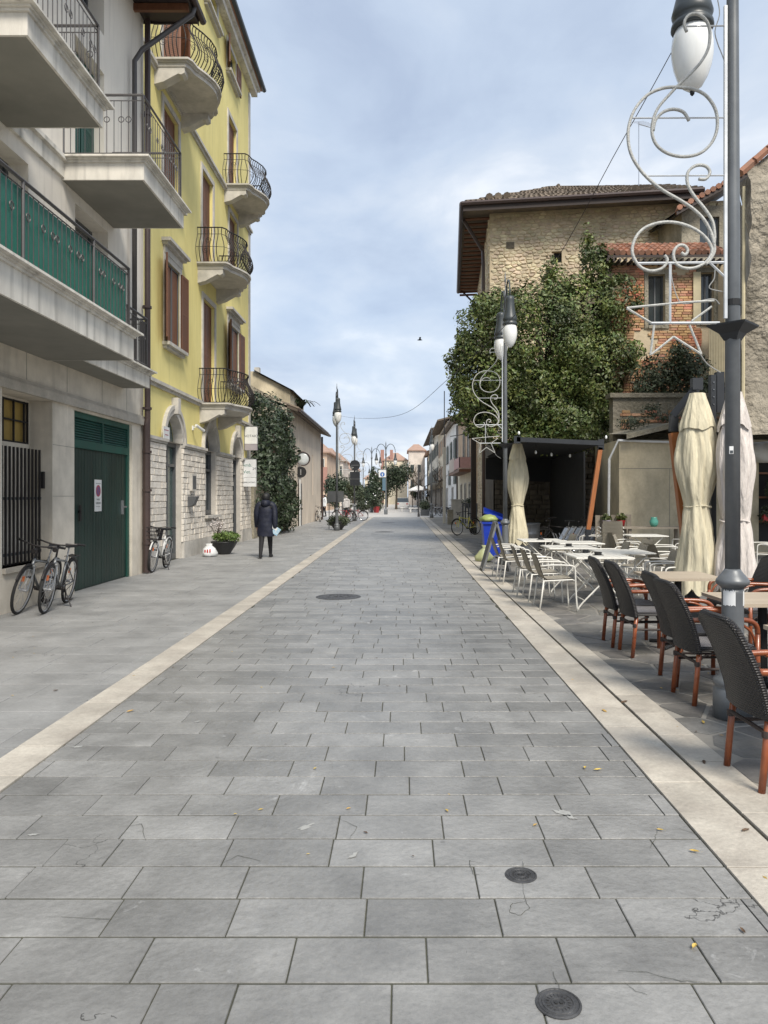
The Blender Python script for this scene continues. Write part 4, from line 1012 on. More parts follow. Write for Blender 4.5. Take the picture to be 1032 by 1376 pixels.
def rubble(fr, w_, z0, z1, gu, gv, parent, nobj, keyf, holes=(), skip=None, name='stone', mat=None, deep=.05):
    cl = [c for c in vor_cells(w_, z1-z0, gu, gv) if len(c[2]) > 2]
    cl = [(a, b+z0, [(x, y+z0) for x, y in p]) for a, b, p in cl]
    cl = [c for c in cl if not any(h[0]-.06 < c[0] < h[1]+.06 and h[2]-.05 < c[1] < h[3]+.05 for h in holes) and not (skip and skip(c))]
    cl.sort(key=keyf); rest = MB()
    for k, (a, b, p) in enumerate(cl):
        mb = MB() if k < nobj else rest; n = len(p); o = len(mb.v); d = deep*U(.35, 1.0); t0, t1 = U(-.012,.012), U(-.012,.012)
        cx_, cy_ = sum(x for x, y in p)/n, sum(y for x, y in p)/n
        mb.v += [tuple(fr.p(x, y, .001)) for x, y in p]
        mb.v += [tuple(fr.p(cx_+(x-cx_)*.9, cy_+(y-cy_)*.88, d*.75)) for x, y in p] + [tuple(fr.p(cx_+(x-cx_)*.62, cy_+(y-cy_)*.6, d+t0*(x-cx_)*8+t1*(y-cy_)*8)) for x, y in p]
        for r_ in (0, 1):
            for q in range(n): q2 = (q+1) % n; mb.f.append((o+r_*n+q, o+r_*n+q2, o+(r_+1)*n+q2, o+(r_+1)*n+q)); mb.m.append(0)
        mb.f.append(tuple(o+2*n+q for q in range(n))); mb.m.append(0)
        if k < nobj: mb.build(name, mat, parent)
    if rest.v: rest.build('small_stones', mat, parent, kind='stuff')
rubble(F1, 9.3, .1, HH-.02, .255, .135, ST, 300, lambda c: (0 if (c[1] > 8.6 and c[0] < 8) else 1, U(0,1)), holes=hol+[(.66,.98,11.55,11.8)], skip=lambda c: c[1] < 3.2 and c[0] > 2.6, mat=rub_m)
rubble(F2, 10.4, .1, HH-.02, .32, .17, ST, 0, lambda c: 0, mat=rub_m)
# roof: hip with wide eaves
OV = 1.0
e = HH + .05
c1 = A0 - uf*OV + nf*OV*1.0; c1 = Vector((c1.x, c1.y, e))
c2 = A0 + uf*8.0 + nf*OV; c2.z = e
c4 = A0 + us*11.6 - uf*OV; c4.z = e
c3 = A0 + us*11.6 + uf*9; c3.z = e
r1 = c1 + (uf + us)*4.2; r1.z = e + 2.1
r2 = c2 + us*4.8; r2.z = e + 2.1
m = MB(); m.q(c1, c2, r2, r1); m.q(c1, r1, c4); m.q(c4, r1, r2, c3); dn = Vector((0,0,-.06)); m.q(c1+dn, c2+dn, c3+dn, c4+dn)
rf = m.build('roof', tile_m, ST)
m = MB()
def tile_rows(m, P0, P1, Q0, Q1, n, r=.09, lift=.03, seg=7, jr=.02):
    """rows of half-round tiles from eave P0-P1 up to Q0-Q1"""
    for k in range(n):
        t = (k+.5)/n; a = P0.lerp(P1, t); b = Q0.lerp(Q1, t)
        for j in range(seg):
            p = a.lerp(b, j/seg); q_ = a.lerp(b, (j+1.12)/seg)
            jv = Vector((U(-jr,jr), U(-jr,jr), lift + .035 + U(0,.02))); kv = Vector((U(-jr,jr)*.5, 0, lift))
            m.tube([p+jv, q_+kv], [r, r*.82], 6)
tile_rows(m, c1, c2, r1, r2, 44); tile_rows(m, c1, c4, r1, r1, 40, seg=6)
m.build('roof_tiles', tile_m, rf, kind='stuff')
for k in range(3):
    p = c1 + uf*(1.0+k*.34) + nf*.0; MB().tube([p+Vector((0,.35,.30)), p+Vector((.02,-.02,.22))], [.13,.15], 8).build('ridge_tile', tile_m, rf)
m = MB()
m.tube([c1+nf*.06-uf*.06, c2+nf*.06], .09, 6); m.tube([c1+nf*.06-uf*.06, c4-uf*.06], .09, 6); m.build('gutter', pipe_m, ST)
m = MB(); up_ = Vector((0,0,1))
for a, b, o_ in ((c1, c2, nf*.01), (c1, c4, -uf*.01)):
    m.q(a+o_+up_*.02, b+o_+up_*.02, b+o_-up_*.28, a+o_-up_*.28)
m.build('fascia', eave_m, ST)
for k in range(20):
    p = A0 + us*(k*.6+.1); p.z = e-.2
    MB().tube([p, p - uf*OV*.97 + Vector((0,0,.0))], .06, 4).build('rafter', brown_m, rf)
m = MB().tube([c1+Vector((.1,1.2,-.15)), A0+Vector((-.18,.9,0))+up_*(HH-1.2), A0+Vector((-.18,.7,0))+up_*(HH-1.8), A0+Vector((-.18,.6,0))], .07, 8); m.build('drainpipe', pipe_m, ST)
MB().tube([c4+Vector((.1,-.6,-.1)), A0+us*10.2-uf*.1+up_*(HH-1.1)], .05, 6).build('eave_pipe', pipe_m, ST)
# brown pole and beige strip on the street side
PO = thing('timber_pole', (3.1,32.3,0), 'dark brown upright pole behind the yellow bicycle', 'pole')
MB().box(3.0,3.22,32.2,32.4,0,4.6).build('shaft', eave_m, PO); MB().box(2.98,3.24,32.18,32.42,0,.25).build('foot', bsteel_m, PO); MB().tube([(2.1,32.3,4.2),(3.0,32.3,4.35)], .02).build('arm', bsteel_m, PO)
# brick addition
F3 = Fr((6.75,24,0), (1,-.02,0), (0,0,1), (-.02,-1,0))
BA = thing('brick_annex', (6.75,24,3.6), 'patched red brick annex with small red tile roof beside the ivy', 'house')
ah = [(1.18,1.72,7.1,8.75),(2.85,3.28,7.2,8.8)]
m = MB(); F3.sheet(m, 0, 4.2, 3.4, 9.15, ah, .25); p0, p1 = F3.p(0,3.4), F3.p(0,9.15); m.q(p0, p1, p1+Vector((0,5,0)), p0+Vector((0,5,0)))
m.build('wall', rubmort_m, BA)
import math as _m
def bsel(r):
    u, v = r[0]+r[2]/2, r[1]
    s = math.sin(u*2.1+v*1.3)+math.sin(v*2.7-u*.8+1)+.5*math.sin(u*5.1)
    return s > -1.35
rects = [r for r in courses(0, 2.9, 3.45, 9.05, .25, .085, .012, holes=[(h[0]-.13,h[1]+.13,h[2]-.12,h[3]+.16) for h in ah], jw=.15) if bsel(r)]
lay(F3, rects, .035, BA, 'brick', brick_m, 300, ch=.06, jit=.03, nv=8, key=lambda r: -r[2]+U(0,.3), side=.5, hj=.01, n0=.001, stuffname='small_bricks')
m = MB()
for h in ah:
    F3.box(m,h[0]-.12,h[0],h[2]-.1,h[3]+.14,0,.045); F3.box(m,h[1],h[1]+.12,h[2]-.1,h[3]+.14,0,.045); F3.box(m,h[0],h[1],h[3],h[3]+.14,0,.045); F3.box(m,h[0],h[1],h[2]-.1,h[2],0,.07)
m.build('window_surround', conc_m, BA)
put_glass(F3, *ah[0], -.2, BA, gm=glass_m); put_glass(F3, *ah[1], -.2, BA, gm=glass_m)
F3.box(MB(), 2.6,2.84,7.2,8.8,.05,.09).build('open_shutter', corr_m, BA)
m = MB(); q0, q1, q2, q3 = F3.p(-.25,9.2,.55), F3.p(3.5,9.2,.55), F3.p(3.5,9.95,-.9), F3.p(-.25,9.95,-.9)
m.q(q0,q1,q2,q3); m.q(*[x-Vector((0,0,.08)) for x in (q0,q1,q2,q3)]); m.q(q0,q1,q1-Vector((0,0,.08)),q0-Vector((0,0,.08))); rf = m.build('roof', eave_m, BA)
for k in range(19):
    t = (k+.5)/19; a, b = q0.lerp(q1,t), q3.lerp(q2,t)
    for j in range(4):
        mm = MB(); p = a.lerp(b, j/4); q_ = a.lerp(b, (j+1.15)/4)
        mm.tube([p+Vector((U(-.02,.02),U(-.03,.03),.08)), q_+Vector((0,0,.045))], [.095,.08], 7).build('roof_tile', rtile_m, rf)
m = MB()
for k in range(20):
    t = k/19; m.box(q0.x+t*3.75-.03, q0.x+t*3.75+.03, q0.y, q0.y+.8, 9.02, 9.11)
m.build('rafter_ends', eave_m, rf)
# corrugated balcony screen above a black panel standing for a shaded recess
for k in range(26):
    F3.box(MB(), 2.95+k*.05, 2.985+k*.05, 5.35, 7.05, .45, .475).build('screen_slat', corr_m, BA)
for k in range(15):
    F3.box(MB(), 3.45+k*.05, 3.485+k*.05, 7.1, 9.3, .40, .425).build('screen_slat', corr_m, BA)
m = MB(); F3.box(m, 2.9, 4.3, 5.2, 5.33, 0, .5); F3.box(m,.6,2.9,5.25,5.3,0,.06); m.build('balcony_floor', conc_m, BA)
m = MB(); F3.box(m, 2.3, 4.2, 3.6, 5.1, .03, .06); m.build('opening_shade', black_m, BA)  # black sheet on the wall face, shade painted as colour
# upper annex with red tiles
F4 = Fr((10.1,26.6,0),(1,0,0),(0,0,1),(0,-1,0))
UA = thing('upper_annex', (10.1,26.6,9), 'upper plastered annex with bright red tiled roof behind the near lamp post', 'house')
m = MB(); F4.sheet(m, -.1, 2.6, 9, 12.0, [(.55,1.25,10.3,11.6)], .2); m.q((10,26.6,9),(10,26.6,12),(10,31,12),(10,31,9)); m.build('wall', conc_m, UA); put_glass(F4,.55,1.25,10.3,11.6,-.15,UA)
m = MB(); a0, a1, a2, a3 = Vector((9.6,26.0,11.55)), Vector((12.9,26.0,13.35)), Vector((12.9,31,13.9)), Vector((9.6,31,12.2))
m.q(a0,a1,a2,a3); dn=Vector((0,0,-.12)); m.q(a0+dn,a1+dn,a2+dn,a3+dn); m.q(a0,a1,a1+dn,a0+dn); rf = m.build('roof', eave_m, UA)
for k in range(17):
    p = a0.lerp(a1,(k+.5)/17); MB().tube([p+Vector((0,-.05,.09)), p+Vector((.12,.55,.11))], [.1,.08], 7).build('roof_tile', rtile_m, rf)
# big rough wall at far right
RW = thing('rough_wall', (8.2,17,0), 'tall rough grey rendered wall at the right edge with red tiled top', 'wall')
m = MB(); nxx, nzz = 26, 46; vv = []
for i in range(nxx+1):
    for j in range(nzz+1):
        x = 7.45 + i*.2; z = 2.95 + j*(.1228 + .0037*i); vv.append((x, 16.2 + .35*math.sin(j*.13) + .07*math.sin(i*1.1+j*.4) + .05*math.sin(i*2.3-j*.9) + U(-.03,.03), z))
m.v = vv
for i in range(nxx):
    for j in range(nzz):
        a = i*(nzz+1)+j; m.f.append((a,a+nzz+1,a+nzz+2,a+1)); m.m.append(0)
m.q((7.45,16.2,2.95),(7.45,16.6,8.58),(9.9,21,8.58),(9.9,21,2.95)); m.q((7.45,16.5,8.5),(12.6,16.5,12.8),(12.6,22,12.8),(9.9,21,8.5))
m.build('wall', rend_m, RW, smooth=True)
for k in range(14):
    x = 7.4 + k*.3; z = 8.68 + (x-7.45)*.85
    MB().tube([(x-.1,16.05,z-.06),(x+.26,16.1,z+.26)], .09, 6).build('coping_tile', rtile_m, RW)
MB().tube([(7.40,16.1,8.3),(7.38,16.1,3.2)], .035).build('cable_pipe', corr_m, RW)
# retaining wall + beige wall
TW = thing('retaining_wall', (6,21.5,0), 'weathered concrete retaining wall with grassy top below the brick annex', 'wall')
m = MB(); m.box(6.1,16,21.5,21.9,3.1,4.45); m.box(6.0,16,21.42,21.95,4.45,4.58); m.build('wall', conc_m, TW)
m = MB(); tp = [(5.95,19.7,3.25),(7.2,19.7,3.55),(9.5,19.7,3.60),(14,19.7,3.6)]
for (a, b) in zip(tp, tp[1:]):
    m.q(a, b, (b[0],21.5,b[2]+.15), (a[0],21.5,a[2]+.15)); m.q(a, b, (b[0],b[1],b[2]-.13), (a[0],a[1],a[2]-.13)); m.q((a[0],a[1],a[2]-.13),(b[0],b[1],b[2]-.13),(b[0],21.5,b[2]-.13),(a[0],21.5,a[2]-.13))
m.build('ledge', conc_m, TW)
rects = courses(.3, 3.6, 3.55, 4.1, .28, .09, .012, jw=.3); rects = [r for r in rects if R() < .55]
lay(Fr((6,21.5,0),(1,0,0),(0,0,1),(0,-1,0)), rects, .03, TW, 'brick', brick_m, 200, ch=.06, jit=.03, side=.5)
BW = thing('beige_wall', (5.84,20,0), 'stained beige plastered wall with a hairline seam behind the cafe', 'wall')
FB = Fr((5.84,20,0),(1,0,0),(0,0,1),(0,-1,0))
m = MB(); FB.sheet(m, 0, 10, 0, 3.12, [(3.75,5.9,.35,2.55)], .35); m.q((5.84,20,0),(5.84,20,3.12),(5.84,22.5,3.12),(5.84,22.5,0)); m.q((5.84,20,3.12),(15.84,20,3.12),(15.84,22,3.12),(5.84,22,3.12)); m.build('wall', beige_m, BW)
m = MB(); FB.box(m, -.02, 1.9, 2.34, 2.355, 0, .004); FB.box(m, 1.35,1.362, 0,2.34,0,.004); m.build('panel_seam', soffit_m, BW)
MB().tube([(5.6,20.2,0),(5.6,20.1,2.6),(5.8,19.95,3.1),(7.3,19.93,3.05),(8,19.93,2.95),(11,19.93,3.1)], .035, 6).build('pipe', signw_m, BW)
FB.box(MB(), 3.75,5.9,.35,2.55,-.34,-.3).build('opening_shade', black_m, BW)  # black back sheet puts the darkness of the opening into colour
m = MB(); 
for z in (.9,1.55,2.2): FB.box(m,3.75,5.9,z,z+.05,-.3,-.02)
FB.box(m,4.7,4.76,.35,2.55,-.3,-.02); m.build('shelf', brown_m, BW)
SC = thing('cloth_bundle', (9.6,19.9,2.9), 'bundle of white cloth hanging over the dark opening at the right edge', 'cloth')
m = MB(); m.lathe([(.02,.55),(.35,.5),(.5,.3),(.42,.1),(.2,0)], (9.75,19.8,2.5), 18, fn=lambda t, z: 1+.18*math.sin(5*t+z*9)); m.build('cloth', signw_m, SC, smooth=True)
# shaded undercroft behind pergola
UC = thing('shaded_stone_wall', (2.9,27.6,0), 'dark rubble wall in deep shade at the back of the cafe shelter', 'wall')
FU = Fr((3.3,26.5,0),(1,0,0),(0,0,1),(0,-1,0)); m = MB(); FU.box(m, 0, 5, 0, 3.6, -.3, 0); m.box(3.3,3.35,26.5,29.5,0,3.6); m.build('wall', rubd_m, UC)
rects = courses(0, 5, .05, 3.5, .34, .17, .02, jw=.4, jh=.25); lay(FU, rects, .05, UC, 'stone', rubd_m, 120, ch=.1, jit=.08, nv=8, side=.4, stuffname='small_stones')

# ================================================================== VEGETATION ON THE RIGHT
IT = thing('ivy_tree', (4.4,25.5,0), 'huge ivy clad tree with olive green foliage in front of the stone house', 'tree')
bl = [(3.2,24.6,5.6,1.5,1.5,1.6),(2.75,24.8,7.0,.95,1.2,1.1),(4.4,24.2,6.6,1.7,1.5,1.9),(4.6,24.0,4.6,1.9,1.5,1.2),(5.9,24.0,7.3,1.3,1.2,1.2),(6.0,23.8,5.6,1.3,1.3,1.4),(5.2,24.6,8.3,.6,.8,.7),
      (2.3,24.6,4.7,.8,1.1,.9),(3.3,24.9,8.0,.55,.7,.55),(6.85,23.7,6.05,.7,.9,.6),(6.9,23.8,7.9,.75,.8,.7),(5.1,23.6,3.8,1.4,1.4,.9),(6.1,23.6,4.5,.65,1.0,.9),(6.15,23.9,8.9,.45,.5,.6),(3.4,24.2,3.9,1.1,1.2,.9)]
leaves(bl, 105000, .085, leaf_m, 'foliage', IT, shell=.62, noise=.16, lumps=10)
bl2 = [(6.0,24.0,9.6,.3,.35,.7),(6.35,23.9,9.3,.35,.4,.6),(4.9,24.4,9.0,.35,.4,.5),(6.6,23.8,9.2,.3,.3,.4),(2.1,24.7,6.4,.45,.6,.7),(1.9,24.6,5.4,.4,.6,.7)]
leaves(bl2, 3500, .085, leaf_m, 'upper_sprays', IT, shell=.05, noise=.3)
m = MB()
for x, y, a in ((5.55,25.2,-.9),(5.75,25.6,.1)): m.tube([(x,y,0),(x+.1,y-.3,2.5),(x+a,y-.8,5.5),(x+a*1.3,y-.9,7.4)], [.22,.17,.11,.04])
for k in range(26):
    b = random.choice(bl); a = U(0,6.28); p = Vector((b[0],b[1],b[2])); q_ = p + Vector((math.cos(a)*b[3]*1.1, math.sin(a)*b[4], U(-.2,1)*b[5])); m.tube([(4.6,25,U(3,5)), p.lerp(q_,.4), q_], [.05,.03,.008], 4)
m.build('trunk', bark_m, IT)
SB = thing('wall_shrub', (8,23,4.5), 'grey green shrub growing over the retaining wall right of the ivy', 'shrub')
leaves([(7.9,22.9,5.2,.9,.6,.75),(8.8,22.9,5.5,.7,.6,.7),(9.2,22.8,4.9,.5,.5,.4),(8.4,22.5,5.9,.35,.4,.45),(7.3,22.6,4.8,.3,.4,.3)], 9000, .075, leafb_m, 'foliage', SB, shell=.1)
MB().tube([(8.2,22.7,4.5),(8.3,22.9,5.3)], .05).tube([(8.2,22.7,4.5),(8.9,22.9,5.4)], .04).build('stem', bark_m, SB)
WG = thing('ledge_weeds', (7,20.5,3.5), 'low weeds growing on the ledge above the beige wall', 'weeds')
leaves([(6.3,20.3,3.6,.45,.5,.2),(7.3,20.4,3.75,.4,.5,.15),(8.2,20.4,3.62,.6,.4,.22),(9.6,20.6,3.85,.9,.4,.2),(11,20.6,3.9,1,.4,.2),(6.9,20.6,4.0,.3,.4,.25)], 3500, .05, leafb_m, 'foliage', WG, shell=.05)
# TV aerial
TA = thing('tv_aerial', (8.8,27,13), 'thin television aerial on the stone house roof', 'aerial')
m = MB().tube([(8.85,27.8,13.2),(8.85,27.8,15.6)], .015).tube([(8.85,27.8,15.5),(9.3,27.5,15.2)], .015)
for k in range(6): t = k/5; m.tube([(8.55+t*.45,27.8-t*.3,15.58-t*.3),(9.05+t*.35,27.8-t*.3,15.62-t*.3)], .006, 4)
m.build('mast', chrome_m, TA)
# ================================================================== LAMP POSTS (prototype at origin)
def lamp_post(label):
    t = thing('lamp_post', (0,0,0), label, 'lamp post', 'grey twin lantern lamp posts along the street')
    MB().lathe([(.135,0),(.135,.20),(.125,.215),(.118,.225),(.132,.24),(.135,.26),(.128,.28),(.10,.30),(.088,.34),(.078,.42),(.075,.90),(.075,.935)], n=24).build('base', post_m, t, smooth=True)
    MB().lathe([(.076,.935),(.085,.945),(.112,.965),(.117,.985),(.11,1.0),(.085,1.03),(.062,1.06),(.055,1.075)], n=24).build('collar', post_m, t, smooth=True)
    MB().lathe([(.053,1.07),(.050,3.5),(.042,5.0),(.036,6.25),(.05,6.27),(.05,6.33),(.038,6.35),(.03,6.42),(.012,6.46),(.012,6.62),(.022,6.66),(.004,6.9)], n=16).build('shaft', post_m, t, smooth=True)
    for s in (1,-1):
        P_ = [(0,s*.02,5.9),(0,s*.10,6.2),(0,s*.26,6.48),(0,s*.48,6.55),(0,s*.68,6.45),(0,s*.75,6.22),(0,s*.75,6.08)]
        m = MB().tube(P_, .018, 8); m.tube([(0,s*.05,6.0),(0,s*.22,5.96),(0,s*.36,6.10),(0,s*.40,6.3),(0,s*.33,6.40),(0,s*.24,6.36)], .009, 6); m.build('arm', dpost_m, t, smooth=True)
        MB().lathe([(.03,6.12),(.085,6.09),(.105,6.05),(.10,6.0),(.105,5.88),(.13,5.72),(.155,5.62),(.165,5.58),(.155,5.55),(.14,5.53),(.165,5.50),(.17,5.465),(.16,5.45),(.14,5.45)], (0,s*.75,0), 24).build('lantern_hood', dpost_m, t, smooth=True)
        MB().lathe([(.13,5.47),(.155,5.40),(.166,5.32),(.165,5.24),(.150,5.15),(.12,5.06),(.08,4.99),(.03,4.95),(.012,4.945)], (0,s*.75,0), 24).build('globe', globe_m, t, smooth=True)
        MB().lathe([(.022,4.955),(.018,4.925),(.006,4.91)], (0,s*.75,0), 8).build('finial', black_m, t)
    return t
LP = lamp_post('nearest grey lamp post with paper stuck round its foot, beside the dark rattan chairs')
LPX = 2.40
near_post = LP; LP.location = (LPX, 5.4, 0)
for (x, y, rz, lb) in [(2.43,17.5,0,'lamp post standing by the closed cream umbrella in front of the ivy'),
                   (-3.04,34.8,.15,'lamp post rising beside the dark flower bowl on the left pavement'),
                   (-3.09,48.5,0,'lamp post past the flower bowl, with dark round and square sign backs on it'),
                   (2.23,55.8,0,'farthest lamp post, on the right by the parked bicycles')]:
    copy_tree(LP, (x,y,0), rz, lb)
MB().lathe([(.056,0),(.056,.045)], (LPX,5.4,2.98), 16).build('band', black_m).name = 'clamp_band'
tag(bpy.data.objects['clamp_band'], 'black clamp band round the near lamp post above the plate', 'clamp band')
S = thing('paper_notice', (LPX,5.4,.85), 'torn white paper stuck round the foot of the near lamp post', 'notice')
m = MB(); n = 9
for s, a0_, a1_ in ((0, 3.35, 4.55), (1, 5.35, 6.1)):
    for k in range(n):
        a, b = a0_+(a1_-a0_)*k/n, a0_+(a1_-a0_)*(k+1)/n
        f_ = lambda t, z: (LPX+.0775*math.cos(t), 5.4+.0775*math.sin(t), z)
        m.q(f_(a,.81+U(0,.012)), f_(b,.81+U(0,.012)), f_(b,.925+U(-.01,.01)), f_(a,.925+U(-.01,.01)))
m.build('paper', signw_m, S)
S = thing('post_label', (LPX,5.35,1.9), 'tiny white label on the near lamp post shaft', 'label'); MB().box(LPX-.047,LPX-.018,5.345,5.352,1.905,1.96).build('sticker', signw_m, S); MB().box(LPX-.043,LPX-.022,5.342,5.345,1.91,1.93).build('print', ink_m, S)

# star decoration traced at the near post, in its own plane
YD = 5.35
def w2(px, py): return Vector(((px-540)/1000*YD, YD, 1.6 + (667-py)/1000*YD)) - Vector((LPX, 5.4, 0))
z1 = lambda pts: [w2(780+a/4.095, b/4.095) for a, b in pts]
z2 = lambda pts: [w2(780+a/4.095, 260+b/4.095) for a, b in pts]
def smooth_path(P_, n=5):
    P_ = [Vector(p) for p in P_]
    o = []
    for i in range(len(P_)-1):
        p0, p1, p2, p3 = P_[max(i-1,0)], P_[i], P_[i+1], P_[min(i+2,len(P_)-1)]
        for k in range(n):
            t = k/n; o.append(.5*((2*p1) + (p2-p0)*t + (2*p0-5*p1+4*p2-p3)*t*t + (3*p1-p0-3*p2+p3)*t**3))
    o.append(P_[-1]); return o
DC = thing('star_decoration', (0,0,0), 'large pale scroll and star light frame hanging on the near lamp post', 'christmas light', 'scroll and star light frames on the lamp posts')
strokes = [z1([(585,175),(572,140),(578,105),(605,80),(645,78),(685,105),(708,150),(712,210),(700,275),(660,345),(600,410),(545,462),(490,520),(430,590),(400,660),(395,740),(425,805),(490,848),(575,862),(660,842),(722,785),(752,705),(745,610),(700,535),(640,497),(560,482),(470,482),(385,512),(325,565),(283,635),(262,725),(270,820),(305,900),(365,975),(450,1045),(545,1100),(620,1150),(680,1210),(722,1290),(738,1370),(720,1420),(690,1455)]),
    z1([(400,720),(410,668),(440,628),(480,606),(525,602),(570,620),(597,665)]),
    z1([(650,985),(690,985),(712,950),(695,918),(655,908),(615,922),(588,958),(592,1020),(630,1085),(680,1145),(725,1215),(738,1290),(735,1345)]),
    z2([(462,340),(478,365),(462,400),(425,422),(375,425),(325,400),(292,350),(285,300),(305,240),(345,195),(405,168),(480,157),(560,168),(635,200),(690,245),(722,300),(715,345),(680,385),(625,410),(570,410),(530,390),(512,350),(518,310),(545,285),(575,290),(590,315),(575,338),(555,325)])]
m = MB()
for s in strokes: m.tube(smooth_path(s, 4), .0115, 6)
m.build('scroll_tube', deco_m, DC, smooth=True)
m = MB()
for s in (z2([(255,630),(300,625),(560,600),(735,590)]), z2([(255,632),(388,712)]), z2([(405,725),(385,890)]), z2([(390,885),(512,788)]), z2([(512,788),(665,885)]), z2([(665,885),(600,725)]), z2([(612,702),(722,622)])):
    m.tube(s, .0085, 6)
m.build('star', deco_m, DC)
m = MB()
for s, r_ in ((z1([(570,145),(795,142)]),.006),(z1([(270,650),(800,648)]),.006),(z1([(350,968),(800,966)]),.006),(z2([(310,385),(800,380)]),.01),(z2([(388,714),(765,712)]),.01),(z2([(712,382),(800,465)]),.009),(z2([(493,382),(493,712)]),.009)):
    m.tube(s, r_, 5)
m.box(w2(780+790/4.095,0).x, w2(780+806/4.095,0).x, -.06, -.04, w2(0,428).z, w2(0,8).z); m.build('support_bar', alu_m, DC)
m = MB()
for s in (z2([(500,390),(505,480),(550,600),(640,595),(730,580),(765,610)]), z2([(740,420),(735,470),(708,520),(780,540)]), z1([(755,0),(765,80),(740,170),(755,240),(775,290),(790,330)]), z2([(660,885),(700,940),(770,985)])):
    m.tube(smooth_path(s, 4), .004, 5)
m.build('cable', M('grey_cable', (.35,.35,.34), None, 9, .6), DC)
DC.location = (LPX, 5.4, 0)
S = thing('post_plate', (0,0,0), 'black square plate bracket round the near lamp post', 'bracket', 'black plates round the lamp posts')
m = MB(); m.lathe([(.065,-.05),(.10,0),(.19,.05),(.195,.062),(.06,.062)], (0,0,2.78), 4); m.build('plate', bsteel_m, S)
S.location = (LPX,5.4,0); 
copy_tree(S, (2.43,17.5,0), 0, 'small black plate bracket round the second lamp post')
copy_tree(DC, (2.43,17.5,0), 0, 'scroll and star light frame on the lamp post by the cream umbrella')
copy_tree(DC, (-3.04,34.8,0), 0, 'scroll and star light frame on the lamp post by the flower bowl', scale=(-1,1,1))
copy_tree(DC, (-3.09,48.5,0), 0, 'scroll and star light frame on the lamp post with the round sign back', scale=(-1,1,1))

# street cable
cb = thing('light_cable', (0,20,3.6), 'thin light cable slung across the street from the near lamp post', 'cable')
path = [Vector(p) for p in ((2.35,6.1,5.5),(2.0,6.7,4.83),(1.6,9.2,4.08),(.84,13.5,3.73),(0,19.5,3.75),(-1.5,26.3,4.36),(-3.04,34.8,5.4))]
MB().tube(smooth_path(path, 8), .0045, 4).build('cable', eave_m, cb)
# back-of-sign discs on lamp 4, board by lamp 3
S = thing('round_sign', (-3.05,48.3,3.5), 'dark round sign back mounted on the far left lamp post', 'sign')
m = MB(); cir = [(-3.05+.34*math.cos(t), 3.62+.34*math.sin(t)) for t in [k/24*6.283 for k in range(24)]]
m.q(*[(a,48.3,b) for a, b in cir]); m.q(*[(a,48.33,b) for a, b in cir])
for k in range(24): a, b = cir[k], cir[(k+1)%24]; m.q((a[0],48.3,a[1]),(b[0],48.3,b[1]),(b[0],48.33,b[1]),(a[0],48.33,a[1]))
m.build('disc', bsteel_m, S); MB().box(-3.30,-2.80,48.28,48.3,3.58,3.65).build('clamp', frame_m, S)
S = thing('square_sign', (-3.05,48.3,2.7), 'dark square sign back under the round one on the far left lamp post', 'sign')
MB().box(-3.37,-2.72,48.3,48.33,2.30,3.20).build('panel', bsteel_m, S); MB().box(-3.37,-2.72,48.28,48.3,2.7,2.75).build('clamp', frame_m, S)
S = thing('notice_board', (-3.1,36.6,0), 'dark grey board standing behind the flower bowl lamp post', 'board')
MB().box(-3.66,-2.86,36.6,36.66,1.32,1.86).build('panel', frame_m, S); MB().box(-3.6,-3.56,36.6,36.65,0,1.32).box(-2.96,-2.92,36.6,36.65,0,1.32).build('legs', frame_m, S)

